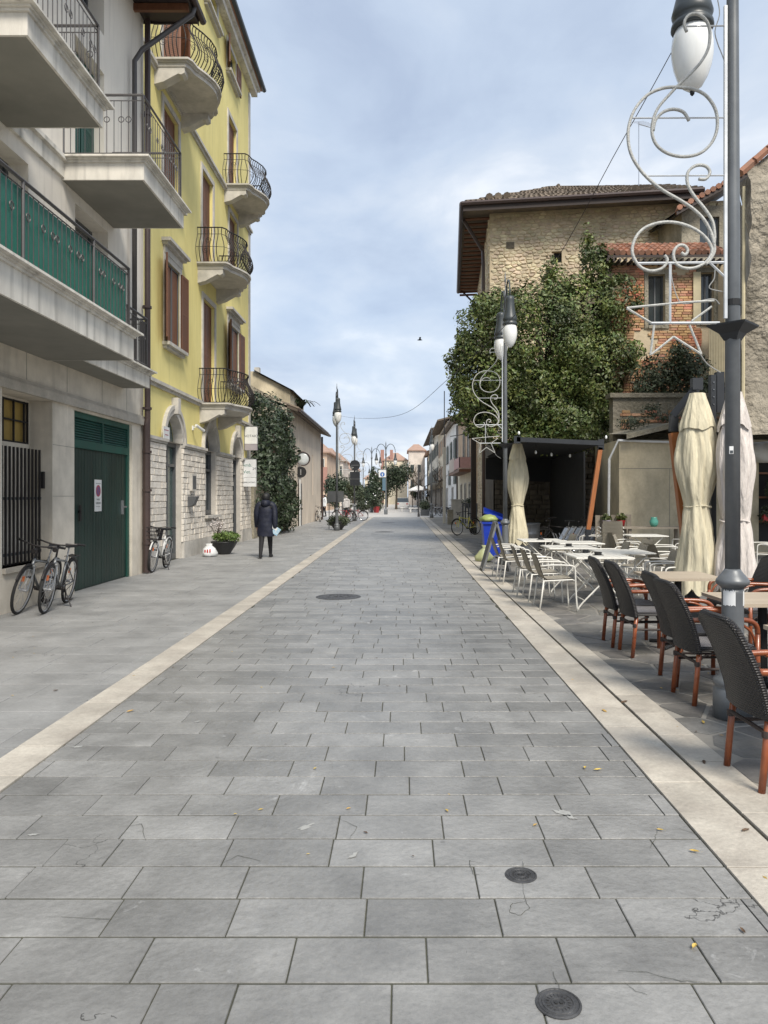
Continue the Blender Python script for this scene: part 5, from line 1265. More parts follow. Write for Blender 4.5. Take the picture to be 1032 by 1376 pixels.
# ================================================================== CHAIRS
def rattan_chair(label):
    t = thing('rattan_chair', (0,0,0), label, 'chair', 'black rattan cafe chairs with bamboo frames')
    for s in (-1,1):
        MB().tube([(-.245,s*.205,0),(-.225,s*.205,.22),(-.20,s*.20,.45)], .0195, 10).build('leg', bamboo_m, t, smooth=True)
        MB().tube([(.235,s*.225,0),(.235,s*.225,.30),(.235,s*.225,.55)], .0195, 10).build('leg', bamboo_m, t, smooth=True)
        arm = smooth_path([Vector(p) for p in ((.235,s*.225,.55),(.225,s*.228,.61),(.17,s*.235,.652),(.05,s*.24,.665),(-.12,s*.235,.66),(-.27,s*.21,.655))], 4)
        MB().tube(arm, .0195, 10).build('arm', bamboo_m, t, smooth=True)
        br = smooth_path([Vector(p) for p in ((.225,s*.215,.46),(.19,s*.22,.56),(.10,s*.228,.63),(.0,s*.235,.65))], 3)
        MB().tube(br, .011, 8).build('arm_brace', bamboo_m, t, smooth=True)
        br = smooth_path([Vector(p) for p in ((.23,s*.21,.30),(.19,s*.21,.37),(.10,s*.21,.405))], 3); br2 = smooth_path([Vector(p) for p in ((-.215,s*.2,.30),(-.18,s*.2,.37),(-.08,s*.2,.405))], 3)
        MB().tube(br, .009, 6).tube(br2, .009, 6).tube([(-.225,s*.2,.28),(.23,s*.22,.28)], .011, 6).build('brace', eave_m, t)
        m = MB()
        for c in ((-.222,s*.204,.32),(.235,s*.225,.32)): m.lathe([(.0215,-.018),(.0225,0),(.0215,.018)], c, 10)
        m.build('binding', eave_m, t)
    m = MB(); 
    for a, b in (((-.225,-.2,.33),(-.225,.2,.33)),((.235,-.22,.33),(.235,.22,.33))): m.tube([a, b], .012, 6)
    m.build('stretcher', eave_m, t)
    # seat
    m = MB(); n = 8; top = []
    for i in range(n+1):
        for j in range(n+1):
            u, v = i/n*2-1, j/n*2-1; z = .452 - .018*(1-u*u)*(1-v*v); m.v.append((u*.235+.01, v*.225, z))
    for i in range(n):
        for j in range(n): a = i*(n+1)+j; m.f.append((a,a+n+1,a+n+2,a+1)); m.m.append(0)
    m.build('seat', seat_m, t, smooth=True)
    MB().tube([(-.225,-.215,.435),(.245,-.225,.435),(.245,.225,.435),(-.225,.215,.435)], .020, 8, closed=True).build('seat_rim', rattan_m, t)
    # back: curved, rounded top
    m = MB(); nu, nv = 12, 14; th_ = .042
    def bp(u, v, d):
        y = u*.222; top = .93 - .05*abs(u)**4.5; z = .40 + (top-.40)*v
        x = -.195 - .175*v**1.15 - .035*(1-u*u) + .02*math.sin(v*3.0)
        return (x - d, y, z)
    for d in (0, th_):
        o_ = len(m.v)
        for i in range(nu+1):
            for j in range(nv+1): m.v.append(bp(i/nu*2-1, j/nv, d))
        for i in range(nu):
            for j in range(nv): a = o_+i*(nv+1)+j; m.f.append((a,a+nv+1,a+nv+2,a+1)); m.m.append(0)
    m.build('backrest', rattan_m, t, smooth=True)
    edge = [Vector(bp(-1,j/nv,th_/2)) for j in range(nv+1)] + [Vector(bp(i/nu*2-1,1,th_/2)) for i in range(1,nu)] + [Vector(bp(1,1-j/nv,th_/2)) for j in range(nv+1)]
    MB().tube(edge, .022, 7).build('back_rim', rattan_m, t, smooth=True)
    return t
RC = rattan_chair('nearest black rattan chair, at the right edge in front of the lamp post'); 
rch = [(1.93+.245,4.21,.02),(2.225+.245,5.89,.03),(2.31+.245,6.46,-.02),(2.28+.245,7.58,.02),(2.235+.245,8.07,-.03)]
lbs = ['', 'second black rattan chair from the front, back to the street beside the lamp post foot', 'black rattan chair tucked just behind the second one', 'fourth black rattan chair, nearer of the far pair with red brown legs', 'farthest black rattan chair in the row, next to the white tables']
RC.location = (*rch[0][:2], 0); RC.rotation_euler[2] = rch[0][2]
for (x, y, a), l in zip(rch[1:], lbs[1:]): copy_tree(RC, (x,y,0), a, l)
for x, y, a, l in [(3.75,7.7,3.1,'black rattan chair facing the street across the farther beige table'),(3.72,8.2,3.2,'black rattan chair facing the street, behind the farther beige table'),
                 (3.55,6.35,3.15,'black rattan chair facing the street beyond the nearer beige table'),(3.2,4.75,3.1,'black rattan chair at the right edge facing the nearest chair'),(3.28,5.75,3.0,'black rattan chair on the far side of the nearer beige table, by the lamp post')]:
    copy_tree(RC, (x,y,0), a, l)
def cafe_table(x, y, label, w_=.72, d=.72):
    t = thing('cafe_table', (x,y,0), label, 'table', 'beige topped cafe tables on black pedestals')
    MB().box(x-w_/2,x+w_/2,y-d/2,y+d/2,.735,.762).build('tabletop', ttop_m, t); MB().lathe([(.04,.06),(.035,.735)], (x,y,0), 12).build('pedestal', black_m, t)
    m = MB().lathe([(.05,.0),(.05,.06)], (x,y,0), 8)
    for k in range(4): a = k*math.pi/2+.78; m.tube([(x,y,.05),(x+.32*math.cos(a),y+.32*math.sin(a),.02)], .02, 6)
    m.build('foot', black_m, t); return t
cafe_table(2.95,7.95,'beige topped table behind the far rattan pair, under the cream umbrella'); cafe_table(2.98,6.15,'beige topped table just behind the near lamp post'); cafe_table(2.72,4.5,'beige topped table at the right edge in front of the nearest chair')
pw = thing('table_leaf_debris', (3.2,6.05,.763), 'dry leaf on the beige table behind the lamp post', 'leaf'); MB().q((3.17,6.03,.766),(3.21,6.04,.772),(3.25,6.07,.768),(3.20,6.08,.770)).build('blade', leafbr, pw)

def mesh_chair(label):
    t = thing('mesh_armchair', (0,0,0), label, 'chair', 'white framed taupe mesh armchairs on the terrace')
    for s in (-1,1):
        MB().tube([(-.275,s*.25,0),(-.245,s*.25,.2),(-.215,s*.245,.43)], .0115, 7).build('leg', wmetal_m, t, smooth=True)
        fl = smooth_path([Vector(p) for p in ((.245,s*.27,0),(.225,s*.27,.3),(.215,s*.27,.58),(.19,s*.27,.625),(.14,s*.27,.64),(-.1,s*.265,.645),(-.255,s*.25,.63))], 3)
        MB().tube(fl, .0115, 7).build('leg', wmetal_m, t, smooth=True)
        MB().tube([(-.215,s*.235,.42),(.2,s*.235,.44)], .01, 6).build('side_rail', wmetal_m, t)
    MB().tube([(.2,-.27,.435),(.2,.27,.435)], .01, 6).tube([(-.215,-.245,.425),(-.215,.245,.425)], .01, 6).build('cross_bar', wmetal_m, t)
    m = MB(); prof_ = [(.215,.452),(.19,.462),(.0,.446),(-.16,.442),(-.205,.47),(-.235,.55),(-.275,.68),(-.315,.79),(-.322,.80)]
    nv = 6
    for d in (0, .012):
        o_ = len(m.v)
        for i, (x, z) in enumerate(prof_):
            wd = .225 if i < 7 else (.21 if i == 7 else .19)
            for j in range(nv+1): v = j/nv*2-1; m.v.append((x - d*(i>4), v*wd, z - .008*(1-v*v) - d*(i<=4)))
        for i in range(len(prof_)-1):
            for j in range(nv): a = o_+i*(nv+1)+j; m.f.append((a,a+1,a+nv+2,a+nv+1)); m.m.append(0)
    m.build('seat_shell', taupe_m, t, smooth=True)
    return t
MC = mesh_chair('nearest taupe mesh armchair in the row along the light strip')
MC.location = (2.19,10.60,0)
for x, y, a, l in [(2.17,11.45,.02,'second taupe mesh armchair in the row along the light strip'),(2.12,12.15,-.02,'third taupe mesh armchair in the row along the light strip'),(2.08,14.6,.03,'taupe mesh armchair at the far end of the row, beside the grey sandwich board'),(2.1,13.7,.0,'fourth taupe mesh armchair in the row along the light strip'),
    (3.75,10.3,3.2,'mesh armchair facing the street across the nearest white table, in front of the others'),(3.8,11.2,3.1,'mesh armchair facing the street between the first two white tables'),(3.75,12.5,3.15,'mesh armchair facing the street at the middle white table'),(3.7,13.3,3.1,'mesh armchair facing the street just past the middle white table'),
    (3.6,14.7,3.1,'mesh armchair facing the street at the farthest white table of the row'),(3.35,15.9,3.2,'mesh armchair seen from behind beyond the farthest white table'),
    (4.75,15.5,-.4,'mesh armchair turned sideways right of the stacked chairs'),(5.1,14.4,-.2,'mesh armchair with its back to the street, left of the orange mast'),(5.6,13.6,-.25,'mesh armchair close to the foot of the orange mast'),(4.9,16.8,.3,'mesh armchair by the rustic wooden table'),(4.6,18.2,2.8,'mesh armchair behind the stack near the plant pots'),
    (7.4,15.2,3.0,'mesh armchair seen in the gap right of the lamp post'),(7.9,14.2,3.1,'mesh armchair at the right edge, in front of the dark opening'),
    (4.3,13.9,3.3,'mesh armchair facing the street behind the third white table'),(5.9,15.3,2.6,'mesh armchair close behind the orange mast, turned towards the stack'),(6.4,16.6,1.9,'mesh armchair with its side to the rustic table, right of the teal pot'),(4.5,12.6,.1,'mesh armchair with its back to the row, between table row and orange mast'),(5.2,12.2,3.0,'mesh armchair directly left of the large cream umbrella')]:
    copy_tree(MC, (x,y,0), a, l)
for k in range(4): copy_tree(MC, (4.75,16.95,k*.085), 1.45, ['bottom mesh armchair of the stack by the beige wall','second mesh armchair up in the stack by the beige wall','third mesh armchair up in the stack by the beige wall','topmost mesh armchair of the stack by the beige wall'][k])
def white_table(label):
    t = thing('folding_table', (0,0,0), label, 'table', 'white folding tables with crossed legs')
    m = MB(); 
    for k in range(8):
        MB().box(-.40+k*.1005,-.40+k*.1005+.093,-.40,.40,.728,.742).build('slat', wmetal_m, t)
    MB().tube([(-.405,-.405,.728),(.405,-.405,.728),(.405,.405,.728),(-.405,.405,.728)], .012, 6, closed=True).build('table_rim', wmetal_m, t)
    for s in (-1,1):
        MB().tube(smooth_path([Vector(p) for p in ((-.36,s*.33,0),(-.30,s*.33,.10),(.30,s*.33,.70))],3), .012, 7).build('leg', wmetal_m, t, smooth=True)
        MB().tube(smooth_path([Vector(p) for p in ((.36,s*.30,0),(.30,s*.30,.10),(-.30,s*.30,.70))],3), .012, 7).build('leg', wmetal_m, t, smooth=True)
    MB().tube([(-.27,-.33,.12),(-.27,.33,.12)], .009, 5).tube([(.27,-.3,.12),(.27,.3,.12)], .009, 5).build('stretcher', wmetal_m, t)
    return t
WT = white_table('nearest white folding table in the row beside the light strip'); WT.location = (2.86,10.85,0)
tl = [(2.86,12.75,'middle white folding table with a black ashtray'),(2.75,14.75,'white folding table third from the front'),(3.3,14.0,'white folding table pushed close to the third one'),(5.4,16.6,'white folding table by the rustic wooden table'),(6.9,13.0,'white folding table right of the lamp post'),(3.45,11.7,'white folding table set beside the second row gap')]
for x, y, l in tl: copy_tree(WT, (x,y,0), 0, l)
for x, y, l in [(2.86,10.85,'black ashtray on the nearest white table'),(2.86,12.75,'black ashtray on the middle white table'),(2.75,14.75,'black ashtray on the third white table')]:
    a = thing('ashtray', (x,y,.742), l, 'ashtray', 'black ashtrays on the white tables')
    MB().lathe([(.05,.743),(.055,.79),(.045,.79),(.04,.76)], (x,y,0), 14).build('bowl', black_m, a); MB().box(x-.07,x+.07,y-.05,y+.05,.743,.75).build('mat', black_m, a)
# ================================================================== UMBRELLAS
def closed_umbrella(x, y, z0, z1, r, waist, mat, label, tie=.33, seedv=1, lean=0):
    t = thing('closed_umbrella', (x,y,0), label, 'umbrella', 'closed cafe umbrellas')
    MB().lathe([(.3,0),(.3,.06),(.05,.08),(.03,.1)], (x,y,0), 4).build('base', bsteel_m, t); MB().tube([(x,y,.05),(x+lean,y,z1+.05)], .03, 8).build('pole', bsteel_m, t)
    zt = z0 + (z1-z0)*tie; H = z1-z0
    def rad(z):
        if z < zt: q_ = (zt-z)/(zt-z0); return waist + (r*1.02-waist)*min(1, q_*1.25)**.7
        q_ = (z-zt)/(z1-zt); return waist + (r-waist)*math.sin(min(1,q_*2.4)*math.pi/2)*1.0 if q_ < .42 else r*(1-.72*((q_-.42)/.58)**1.5)
    m = MB(); n = 72; rows = 46; ph = [U(0,6.3) for _ in range(8)]
    for i in range(rows+1):
        z = z0 + H*i/rows; rr_ = rad(z); near = math.exp(-((z-zt)/(.16))**2)
        for j in range(n):
            a = 2*math.pi*j/n
            f_ = 1 + (.09+.05*near)*abs(math.sin(3.0*a+ph[0]+1.1*math.sin(z*1.9+ph[1])))*(1+.6*math.sin(a+ph[3])) + (.05+.03*math.sin(2*a+ph[6]))*math.sin(13*a+ph[2]+z*2.8+math.sin(z*5)) + .025*math.sin(29*a+ph[3]-z*4) + .07*math.sin(2*a+z*3.1+ph[4]) - .08 + .03*math.sin(z*9+3*a+ph[7])
            zz = z - (.10*abs(math.sin(4*a+ph[5])) if i == 0 else 0)
            m.v.append((x + lean*(z/z1) + rr_*f_*math.cos(a), y + rr_*f_*math.sin(a)*.85, zz))
    for i in range(rows):
        for j in range(n): j2 = (j+1)%n; m.f.append((i*n+j,i*n+j2,(i+1)*n+j2,(i+1)*n+j)); m.m.append(0)
    m.f.append(tuple(rows*n+j for j in range(n))); m.m.append(0)
    cn = m.build('canopy', mat, t, smooth=True)
    # scalloped top cape
    m = MB(); zc0 = z1 - H*.17
    for i in range(9):
        q_ = i/8
        for j in range(n):
            a = 2*math.pi*j/n; sc_ = .03*abs(math.sin(3*a+ph[5]))+.02*math.sin(5*a+ph[6])
            z = zc0 + (z1+.015-zc0)*q_ - (1-q_)*sc_*1.6; rr_ = rad(min(z1, max(z, zc0)))*1.05+.018
            f_ = 1 + .07*abs(math.sin(3*a+ph[0])) + .05*math.sin(13*a+ph[2])*(1-q_*.6) - .03
            m.v.append((x + lean*(z/z1) + rr_*f_*math.cos(a), y + rr_*f_*math.sin(a)*.85, z))
    for i in range(8):
        for j in range(n): j2 = (j+1)%n; m.f.append((i*n+j,i*n+j2,(i+1)*n+j2,(i+1)*n+j)); m.m.append(0)
    m.build('cape', mat, cn, smooth=True)
    m = MB(); m.tube([(x+lean*(zt/z1)+(waist*1.12)*math.cos(a), y+waist*1.0*math.sin(a), zt+.012*math.sin(3*a)) for a in [k/28*6.283 for k in range(28)]], .012, 6, closed=True); m.build('tie_strap', mat if waist > .13 else black_m, t)
    return t
closed_umbrella(2.95,19.0,.45,3.0,.25,.135,cream_m,'closed cream umbrella beside the blue bin and second lamp post', tie=.36)
closed_umbrella(3.97,10.0,.38,2.97,.265,.155,cream_m,'large closed cream umbrella tied at its waist, beside the orange mast', tie=.42)
closed_umbrella(4.36,9.75,.42,2.95,.25,.16,pink_m,'closed pale pink umbrella half hidden by the near lamp post', tie=.34)
def mast(pts_w, pts_b, label, r_=.055, extra=None):
    t = thing('umbrella_mast', pts_w[0], label, 'umbrella mast', 'orange wooden masts with black steel arms')
    def plank(a, b, w_, nm, mt):
        a, b = Vector(a), Vector(b); d = b-a; rot = d.to_track_quat('Z','Y').to_matrix(); MB().rbox((a+b)/2, (w_, w_, d.length), rot).build(nm, mt, t)
    plank(pts_w[0], pts_w[1], r_*2, 'wood_mast', wood_m)
    for a, b in zip(pts_b, pts_b[1:]): plank(a, b, r_*1.75, 'steel_arm', bsteel_m)
    plank(Vector(pts_w[0])+Vector((0,0,-.02)), Vector((pts_w[0][0]-(pts_w[1][0]-pts_w[0][0])*.12, pts_w[0][1], 0.0)), r_*2.2, 'steel_foot', bsteel_m)
    m = MB(); c = Vector(pts_w[0]).lerp(Vector(pts_w[1]), .42); m.tube([c+Vector((0,-r_-.012,0)), c+Vector((0,-r_+.005,0))], .02, 8); m.build('bolt', chrome_m, t)
    m = MB(); c = Vector(pts_b[-1]); m.box(c.x-.07,c.x+.07,c.y-.05,c.y+.05,c.z-.03,c.z+.13); m.build('hinge', bsteel_m, t)
    return t
mast([(3.98,10.3,.55),(3.76,10.3,2.48)],[(3.755,10.3,2.50),(3.76,10.3,2.72),(4.02,10.15,3.08)],'orange wooden mast leaning beside the large cream umbrella')
t = thing('steel_post', (4.28,10.2,0), 'upright black steel post between the two near closed umbrellas', 'post'); MB().box(4.22,4.29,10.15,10.25,0,3.26).box(4.30,4.40,10.15,10.25,2.75,3.30).build('post', bsteel_m, t)
m = MB()
for k in range(4): m.lathe([(.008,0),(.008,.012)], (4.25, 10.14, 2.85+k*.1), 6)
m.build('bolt', chrome_m, t)
# shelter; its black roof is added to darken the space under it
SHL = thing('cafe_shelter', (3.9,18,0), 'black framed cafe shelter with added dark canopy and a leaning orange mast', 'shelter')
m = MB(); m.rbox((3.82,18,2.93), (2.1,.12,.11), Matrix.Rotation(.045,3,'Y')); m.build('front_beam', bsteel_m, SHL)
m = MB(); m.q((2.78,18,2.99),(4.85,18,2.90),(5.3,26.3,2.95),(3.0,26.3,3.0)); m.q((2.78,18,2.95),(4.85,18,2.86),(5.3,26.3,2.90),(3.0,26.3,2.95)); m.build('canopy', black_m, SHL)  # black sheet added overhead to keep the shelter dark
m = MB(); m.box(5.25,5.30,21.5,26.4,0,2.9); m.q((2.95,26.2,2.2),(5.3,26.2,2.1),(5.3,26.2,2.95),(2.95,26.2,2.95)); m.build('curtain_and_shade', black_m, SHL)  # side panel, plus a black strip at the back painted as shade
m = MB(); a, b = Vector((4.50,18,.75)), Vector((4.80,18,2.78)); m.rbox((a+b)/2, (.10,.10,(b-a).length), (b-a).to_track_quat('Z','Y').to_matrix()); m.build('wood_mast', wood_m, SHL)
m = MB(); a, b = Vector((4.42,18,0)), Vector((4.51,18,.8)); m.rbox((a+b)/2, (.12,.12,(b-a).length), (b-a).to_track_quat('Z','Y').to_matrix()); m.build('steel_foot', bsteel_m, SHL); MB().box(4.74,4.88,17.95,18.05,2.72,2.98).build('corner_joint', bsteel_m, SHL)
MB().box(2.72,2.86,17.94,18.06,2.88,3.06).build('corner_joint', bsteel_m, SHL)
for x, y, z, l in [(3.35,18.6,2.7,'leftmost hanging white bulb under the shelter'),(3.8,18.9,2.66,'middle hanging white bulb under the shelter'),(4.27,18.9,2.63,'rightmost hanging white bulb under the shelter'),(2.82,17.93,3.12,'white bulb on the left corner of the shelter beam'),(4.92,17.93,3.02,'white bulb on the right corner of the shelter beam')]:
    b = thing('bulb', (x,y,z), l, 'light bulb', 'unlit white bulbs on the shelter'); MB().lathe([(.008,.05),(.02,.04),(.03,.0),(.022,-.03),(.005,-.04)], (x,y,z), 10).build('glass', globe_m, b, smooth=True); MB().tube([(x,y,z+.04),(x,y,z+.2 if z < 2.9 else z-.1)], .006, 4).build('cord', black_m, b)
# tub, folded chairs, bin, board, bags, planks, pots
t = thing('metal_tub', (3.35,20.6,0), 'round galvanised metal tub behind the cream umbrella', 'tub'); MB().lathe([(.34,0),(.36,.1),(.365,.12),(.36,.14),(.385,.55),(.395,.57),(.385,.59),(.40,.82),(.42,.84),(.42,.86),(.40,.86),(.38,.8)], (3.42,20.6,0), 26).build('body', M('galvanised', (.30,.31,.32), (.2,.2,.2), 8, .4, metal=.6), t, smooth=True)
MB().lathe([(.385,.78),(.2,.79)], (3.42,20.6,0), 20).build('soil', soil_m, t)
for k in range(6):
    x0 = 4.0 + k*.17; t = thing('folded_chair', (x0,19.8,0), ['folded silver chair leaning at the left end of the row','second folded silver chair from the left','third folded silver chair from the left','fourth folded silver chair from the left','fifth folded silver chair from the left','folded silver chair at the right end of the row'][k], 'chair', 'folded silver chairs leaning together in the shelter')
    q_ = Vector((x0,19.8,0)); m = MB()
    for dy in (-.2,.2):
        m.tube([q_+Vector((0,dy,0)), q_+Vector((.42,dy,.78+U(-.03,.03)))], .014, 5); m.tube([q_+Vector((.30,dy*.9,0)), q_+Vector((.05,dy*.9,.62))], .012, 5)
    m.tube([q_+Vector((.42,-.2,.78)), q_+Vector((.42,.2,.78))], .014, 5); m.build('frame', chrome_m, t)
    MB().rbox(q_+Vector((.30,0,.60)), (.36,.38,.025), Matrix.Rotation(-1.07,3,'Y')).build('backrest', chrome_m, t); MB().rbox(q_+Vector((.16,0,.33)), (.36,.38,.02), Matrix.Rotation(-1.07,3,'Y')).build('seat', black_m, t)
t = thing('wheelie_bin', (2.55,19.4,0), 'bright blue rubbish bin with its lid raised by bags', 'bin')
m = MB(); P_ = [(-.20,.0),(.20,.0),(.27,.88),(-.27,.88)]; cx, cy = 2.36, 19.4
fr_ = [(cx+a, cy-.2-.05*(b>0), b+.04) for a, b in P_]; bk = [(cx+a, cy+.25+.05*(b>0), b+.04) for a, b in P_]
m.q(*fr_); m.q(*bk)
for k in range(4): k2 = (k+1)%4; m.q(fr_[k], fr_[k2], bk[k2], bk[k])
m.build('body', blue_m, t); MB().box(cx-.30,cx+.30,cy-.29,cy+.33,.89,.94).build('bin_rim', blue_m, t)
m = MB(); m.rbox((cx+.06,cy+.15,1.13), (.58,.5,.035), Matrix.Rotation(.35,3,'Y') @ Matrix.Rotation(.3,3,'X')); m.rbox((cx+.06,cy-.10,1.09), (.6,.03,.06), Matrix.Rotation(.35,3,'Y')); m.build('lid', blue_m, t)
for s in (-1,1): MB().tube([(cx+s*.19,cy+.27,.09),(cx+s*.25,cy+.27,.09)], .09, 12).build('wheel', rubber_m, t)
t = thing('rubbish_bag', (2.2,19.3,.98), 'pale green rubbish bag bulging from the blue bin', 'bag'); MB().lathe([(.02,-.06),(.22,-.04),(.25,.03),(.14,.11),(.03,.15)], (2.27,19.35,1.0), 18, fn=lambda a, z: 1+.15*math.sin(5*a+z*20)).build('sack', M('lime_plastic', (.42,.50,.16), None, 5, .4), t, smooth=True)
t = thing('rubbish_bag', (1.95,18.6,0), 'pale yellow green rubbish bag on the ground left of the sandwich board', 'bag'); MB().lathe([(.10,0),(.20,.03),(.21,.12),(.12,.26),(.03,.34),(.06,.40)], (2.02,18.3,0), 18, fn=lambda a, z: 1+.16*math.sin(4*a+z*16)+.05*math.sin(11*a)).build('sack', M('pale_lime_plastic', (.52,.55,.30), None, 5, .4), t, smooth=True)
t = thing('sandwich_board', (2.0,16.1,0), 'grey sandwich board standing open by the mesh chairs', 'sign')
for sd in (-1, 1):
    Q_ = Matrix.Rotation(-sd*.27, 3, 'Y'); c_ = Vector((2.02+sd*.145, 16.1, .53))
    pn = MB().rbox(c_, (.02, .46, 1.02), Q_).build('panel', ink_m if sd > 0 else frame_m, t)
    m = MB()
    for yy in (-.26, .26): m.rbox(c_+Q_ @ Vector((0,yy,-.005)), (.04,.045,1.08), Q_)
    for zz in (-.50, .52): m.rbox(c_+Q_ @ Vector((0,0,zz)), (.04,.475,.045), Q_)
    m.build('board_frame', MATS['galvanised'], pn)
t = thing('plank_screen', (5.25,19.3,0), 'low weathered wooden plank screen holding two flower pots', 'screen')
for k in range(7): MB().box(5.02+k*.135,5.14+k*.135,19.3,19.33,.1,1.12+U(-.02,.02)).build('plank', M('weathered_wood', (.30,.26,.21), (.2,.17,.13), 6, .85, rnd=.2), t)
for x, mt, l in ((5.28,M('lilac_pot', (.55,.48,.62), None, 5, .5),'lilac pot hanging on the plank screen'),(5.66,red_m,'red pot hanging on the plank screen')):
    t = thing('flower_pot', (x,19.2,.85), l, 'flower pot'); MB().lathe([(.07,0),(.105,.17),(.11,.18)], (x,19.2,.80), 14).build('pot', mt, t, smooth=True); leaves([(x,19.2,1.05,.13,.12,.12)], 160, .06, leaf_m, 'plant', t, shell=.1, kind=None)
t = thing('rustic_table', (6.1,18.6,0), 'rustic wooden bench table against the beige wall', 'table'); wd = MATS['weathered_wood']
for k in range(4): MB().box(5.45,7.1,18.3+k*.16,18.44+k*.16,.80,.84).build('plank', wd, t)
for x in (5.6,6.9): MB().box(x,x+.07,18.35,18.42,0,.8).build('leg', wd, t); MB().box(x,x+.07,18.8,18.87,0,.8).build('leg', wd, t)
t = thing('teal_pot', (6.55,18.6,.84), 'small teal glazed pot on the rustic table', 'pot'); MB().lathe([(.06,0),(.10,.06),(.11,.14),(.07,.21),(.08,.24)], (6.3,18.6,.84), 14, ).build('pot', M('teal_glaze', (.12,.42,.33), None, 5, .3), t, smooth=True)
t = thing('opening_plants', (10.2,19.6,0), 'flowering plants in pots inside the dark opening at right', 'plants'); leaves([(10.0,19.85,1.75,.35,.2,.4),(9.8,19.8,1.1,.3,.2,.25)], 1500, .06, leafb_m, 'foliage', t, shell=.05); MB().lathe([(.1,0),(.14,.25)], (9.95,19.8,1.25), 12).build('pot', pot_m, t)
t = thing('window_box', (9.9,19.75,1.0), 'red window box on the shelf of the dark opening', 'planter'); MB().box(9.6,10.3,19.72,19.85,.95,1.12).build('box', red_m, t); MB().box(9.62,10.28,19.74,19.83,1.1,1.125).build('soil', soil_m, t)

# planters left
def bowl(x, y, r_, h, label):
    t = thing('flower_bowl', (x,y,0), label, 'planter', 'dark bowl shaped planters'); MB().lathe([(r_*.45,0),(r_*.5,h*.1),(r_*.8,h*.55),(r_,h*.92),(r_*1.03,h*.95),(r_*1.0,h),(r_*.92,h)], (x,y,0), 28).build('bowl', pot_m, t, smooth=True)
    MB().lathe([(r_*.92,h*.9),(.02,h*.93)], (x,y,0), 20).build('soil', soil_m, t); return t
t = bowl(-4.92,20.6,.36,.36,'dark bowl planter with green and white flowering plants by the yellow house')
leaves([(-4.75,20.5,.50,.30,.30,.16),(-5.02,20.6,.48,.25,.25,.13)], 2200, .045, M('grass_green_leaf', (.13,.20,.04), (.08,.13,.03), 3, .6, rnd=.3, hue=.02), 'plant', t, shell=.1)
leaves([(-5.15,20.75,.78,.28,.22,.24)], 500, .03, M('white_blossom', (.68,.62,.60), None, 5, .7, dirt_shade=0), 'blossom', t, shell=.05)
m = MB()
for k in range(22): a = U(0,6.28); m.tube([(-5.1,20.7,.38),(-5.15+.12*math.cos(a),20.75+.1*math.sin(a),.6),(-5.15+.28*math.cos(a),20.75+.2*math.sin(a),U(.7,1.0))], .005, 4)
m.build('twigs', bark_m, t)
t = bowl(-3.05,35.6,.42,.40,'dark bowl planter with trailing plants at the lamp post foot'); leaves([(-3.05,35.5,.52,.48,.4,.2),(-3.35,35.4,.42,.25,.2,.22),(-2.7,35.4,.42,.25,.2,.22)], 1800, .06, leafb_m, 'plant', t, shell=.1)
t = thing('shopping_bag', (-5.05,19.6,0), 'white carrier bag with red print lying beside the bowl planter', 'bag'); m = MB(); m.lathe([(.10,0),(.19,.02),(.20,.10),(.15,.22),(.07,.30),(.09,.34)], (-5.12,19.8,0), 20, fn=lambda a, z: 1+.12*math.sin(3*a+z*12)+.05*math.sin(9*a)); m.build('sack', signw_m, t, smooth=True)
for k in range(3): MB().box(-5.20+k*.065,-5.165+k*.065,19.595,19.60,.10+k*.012,.19+k*.012).build('print', red_m, t)

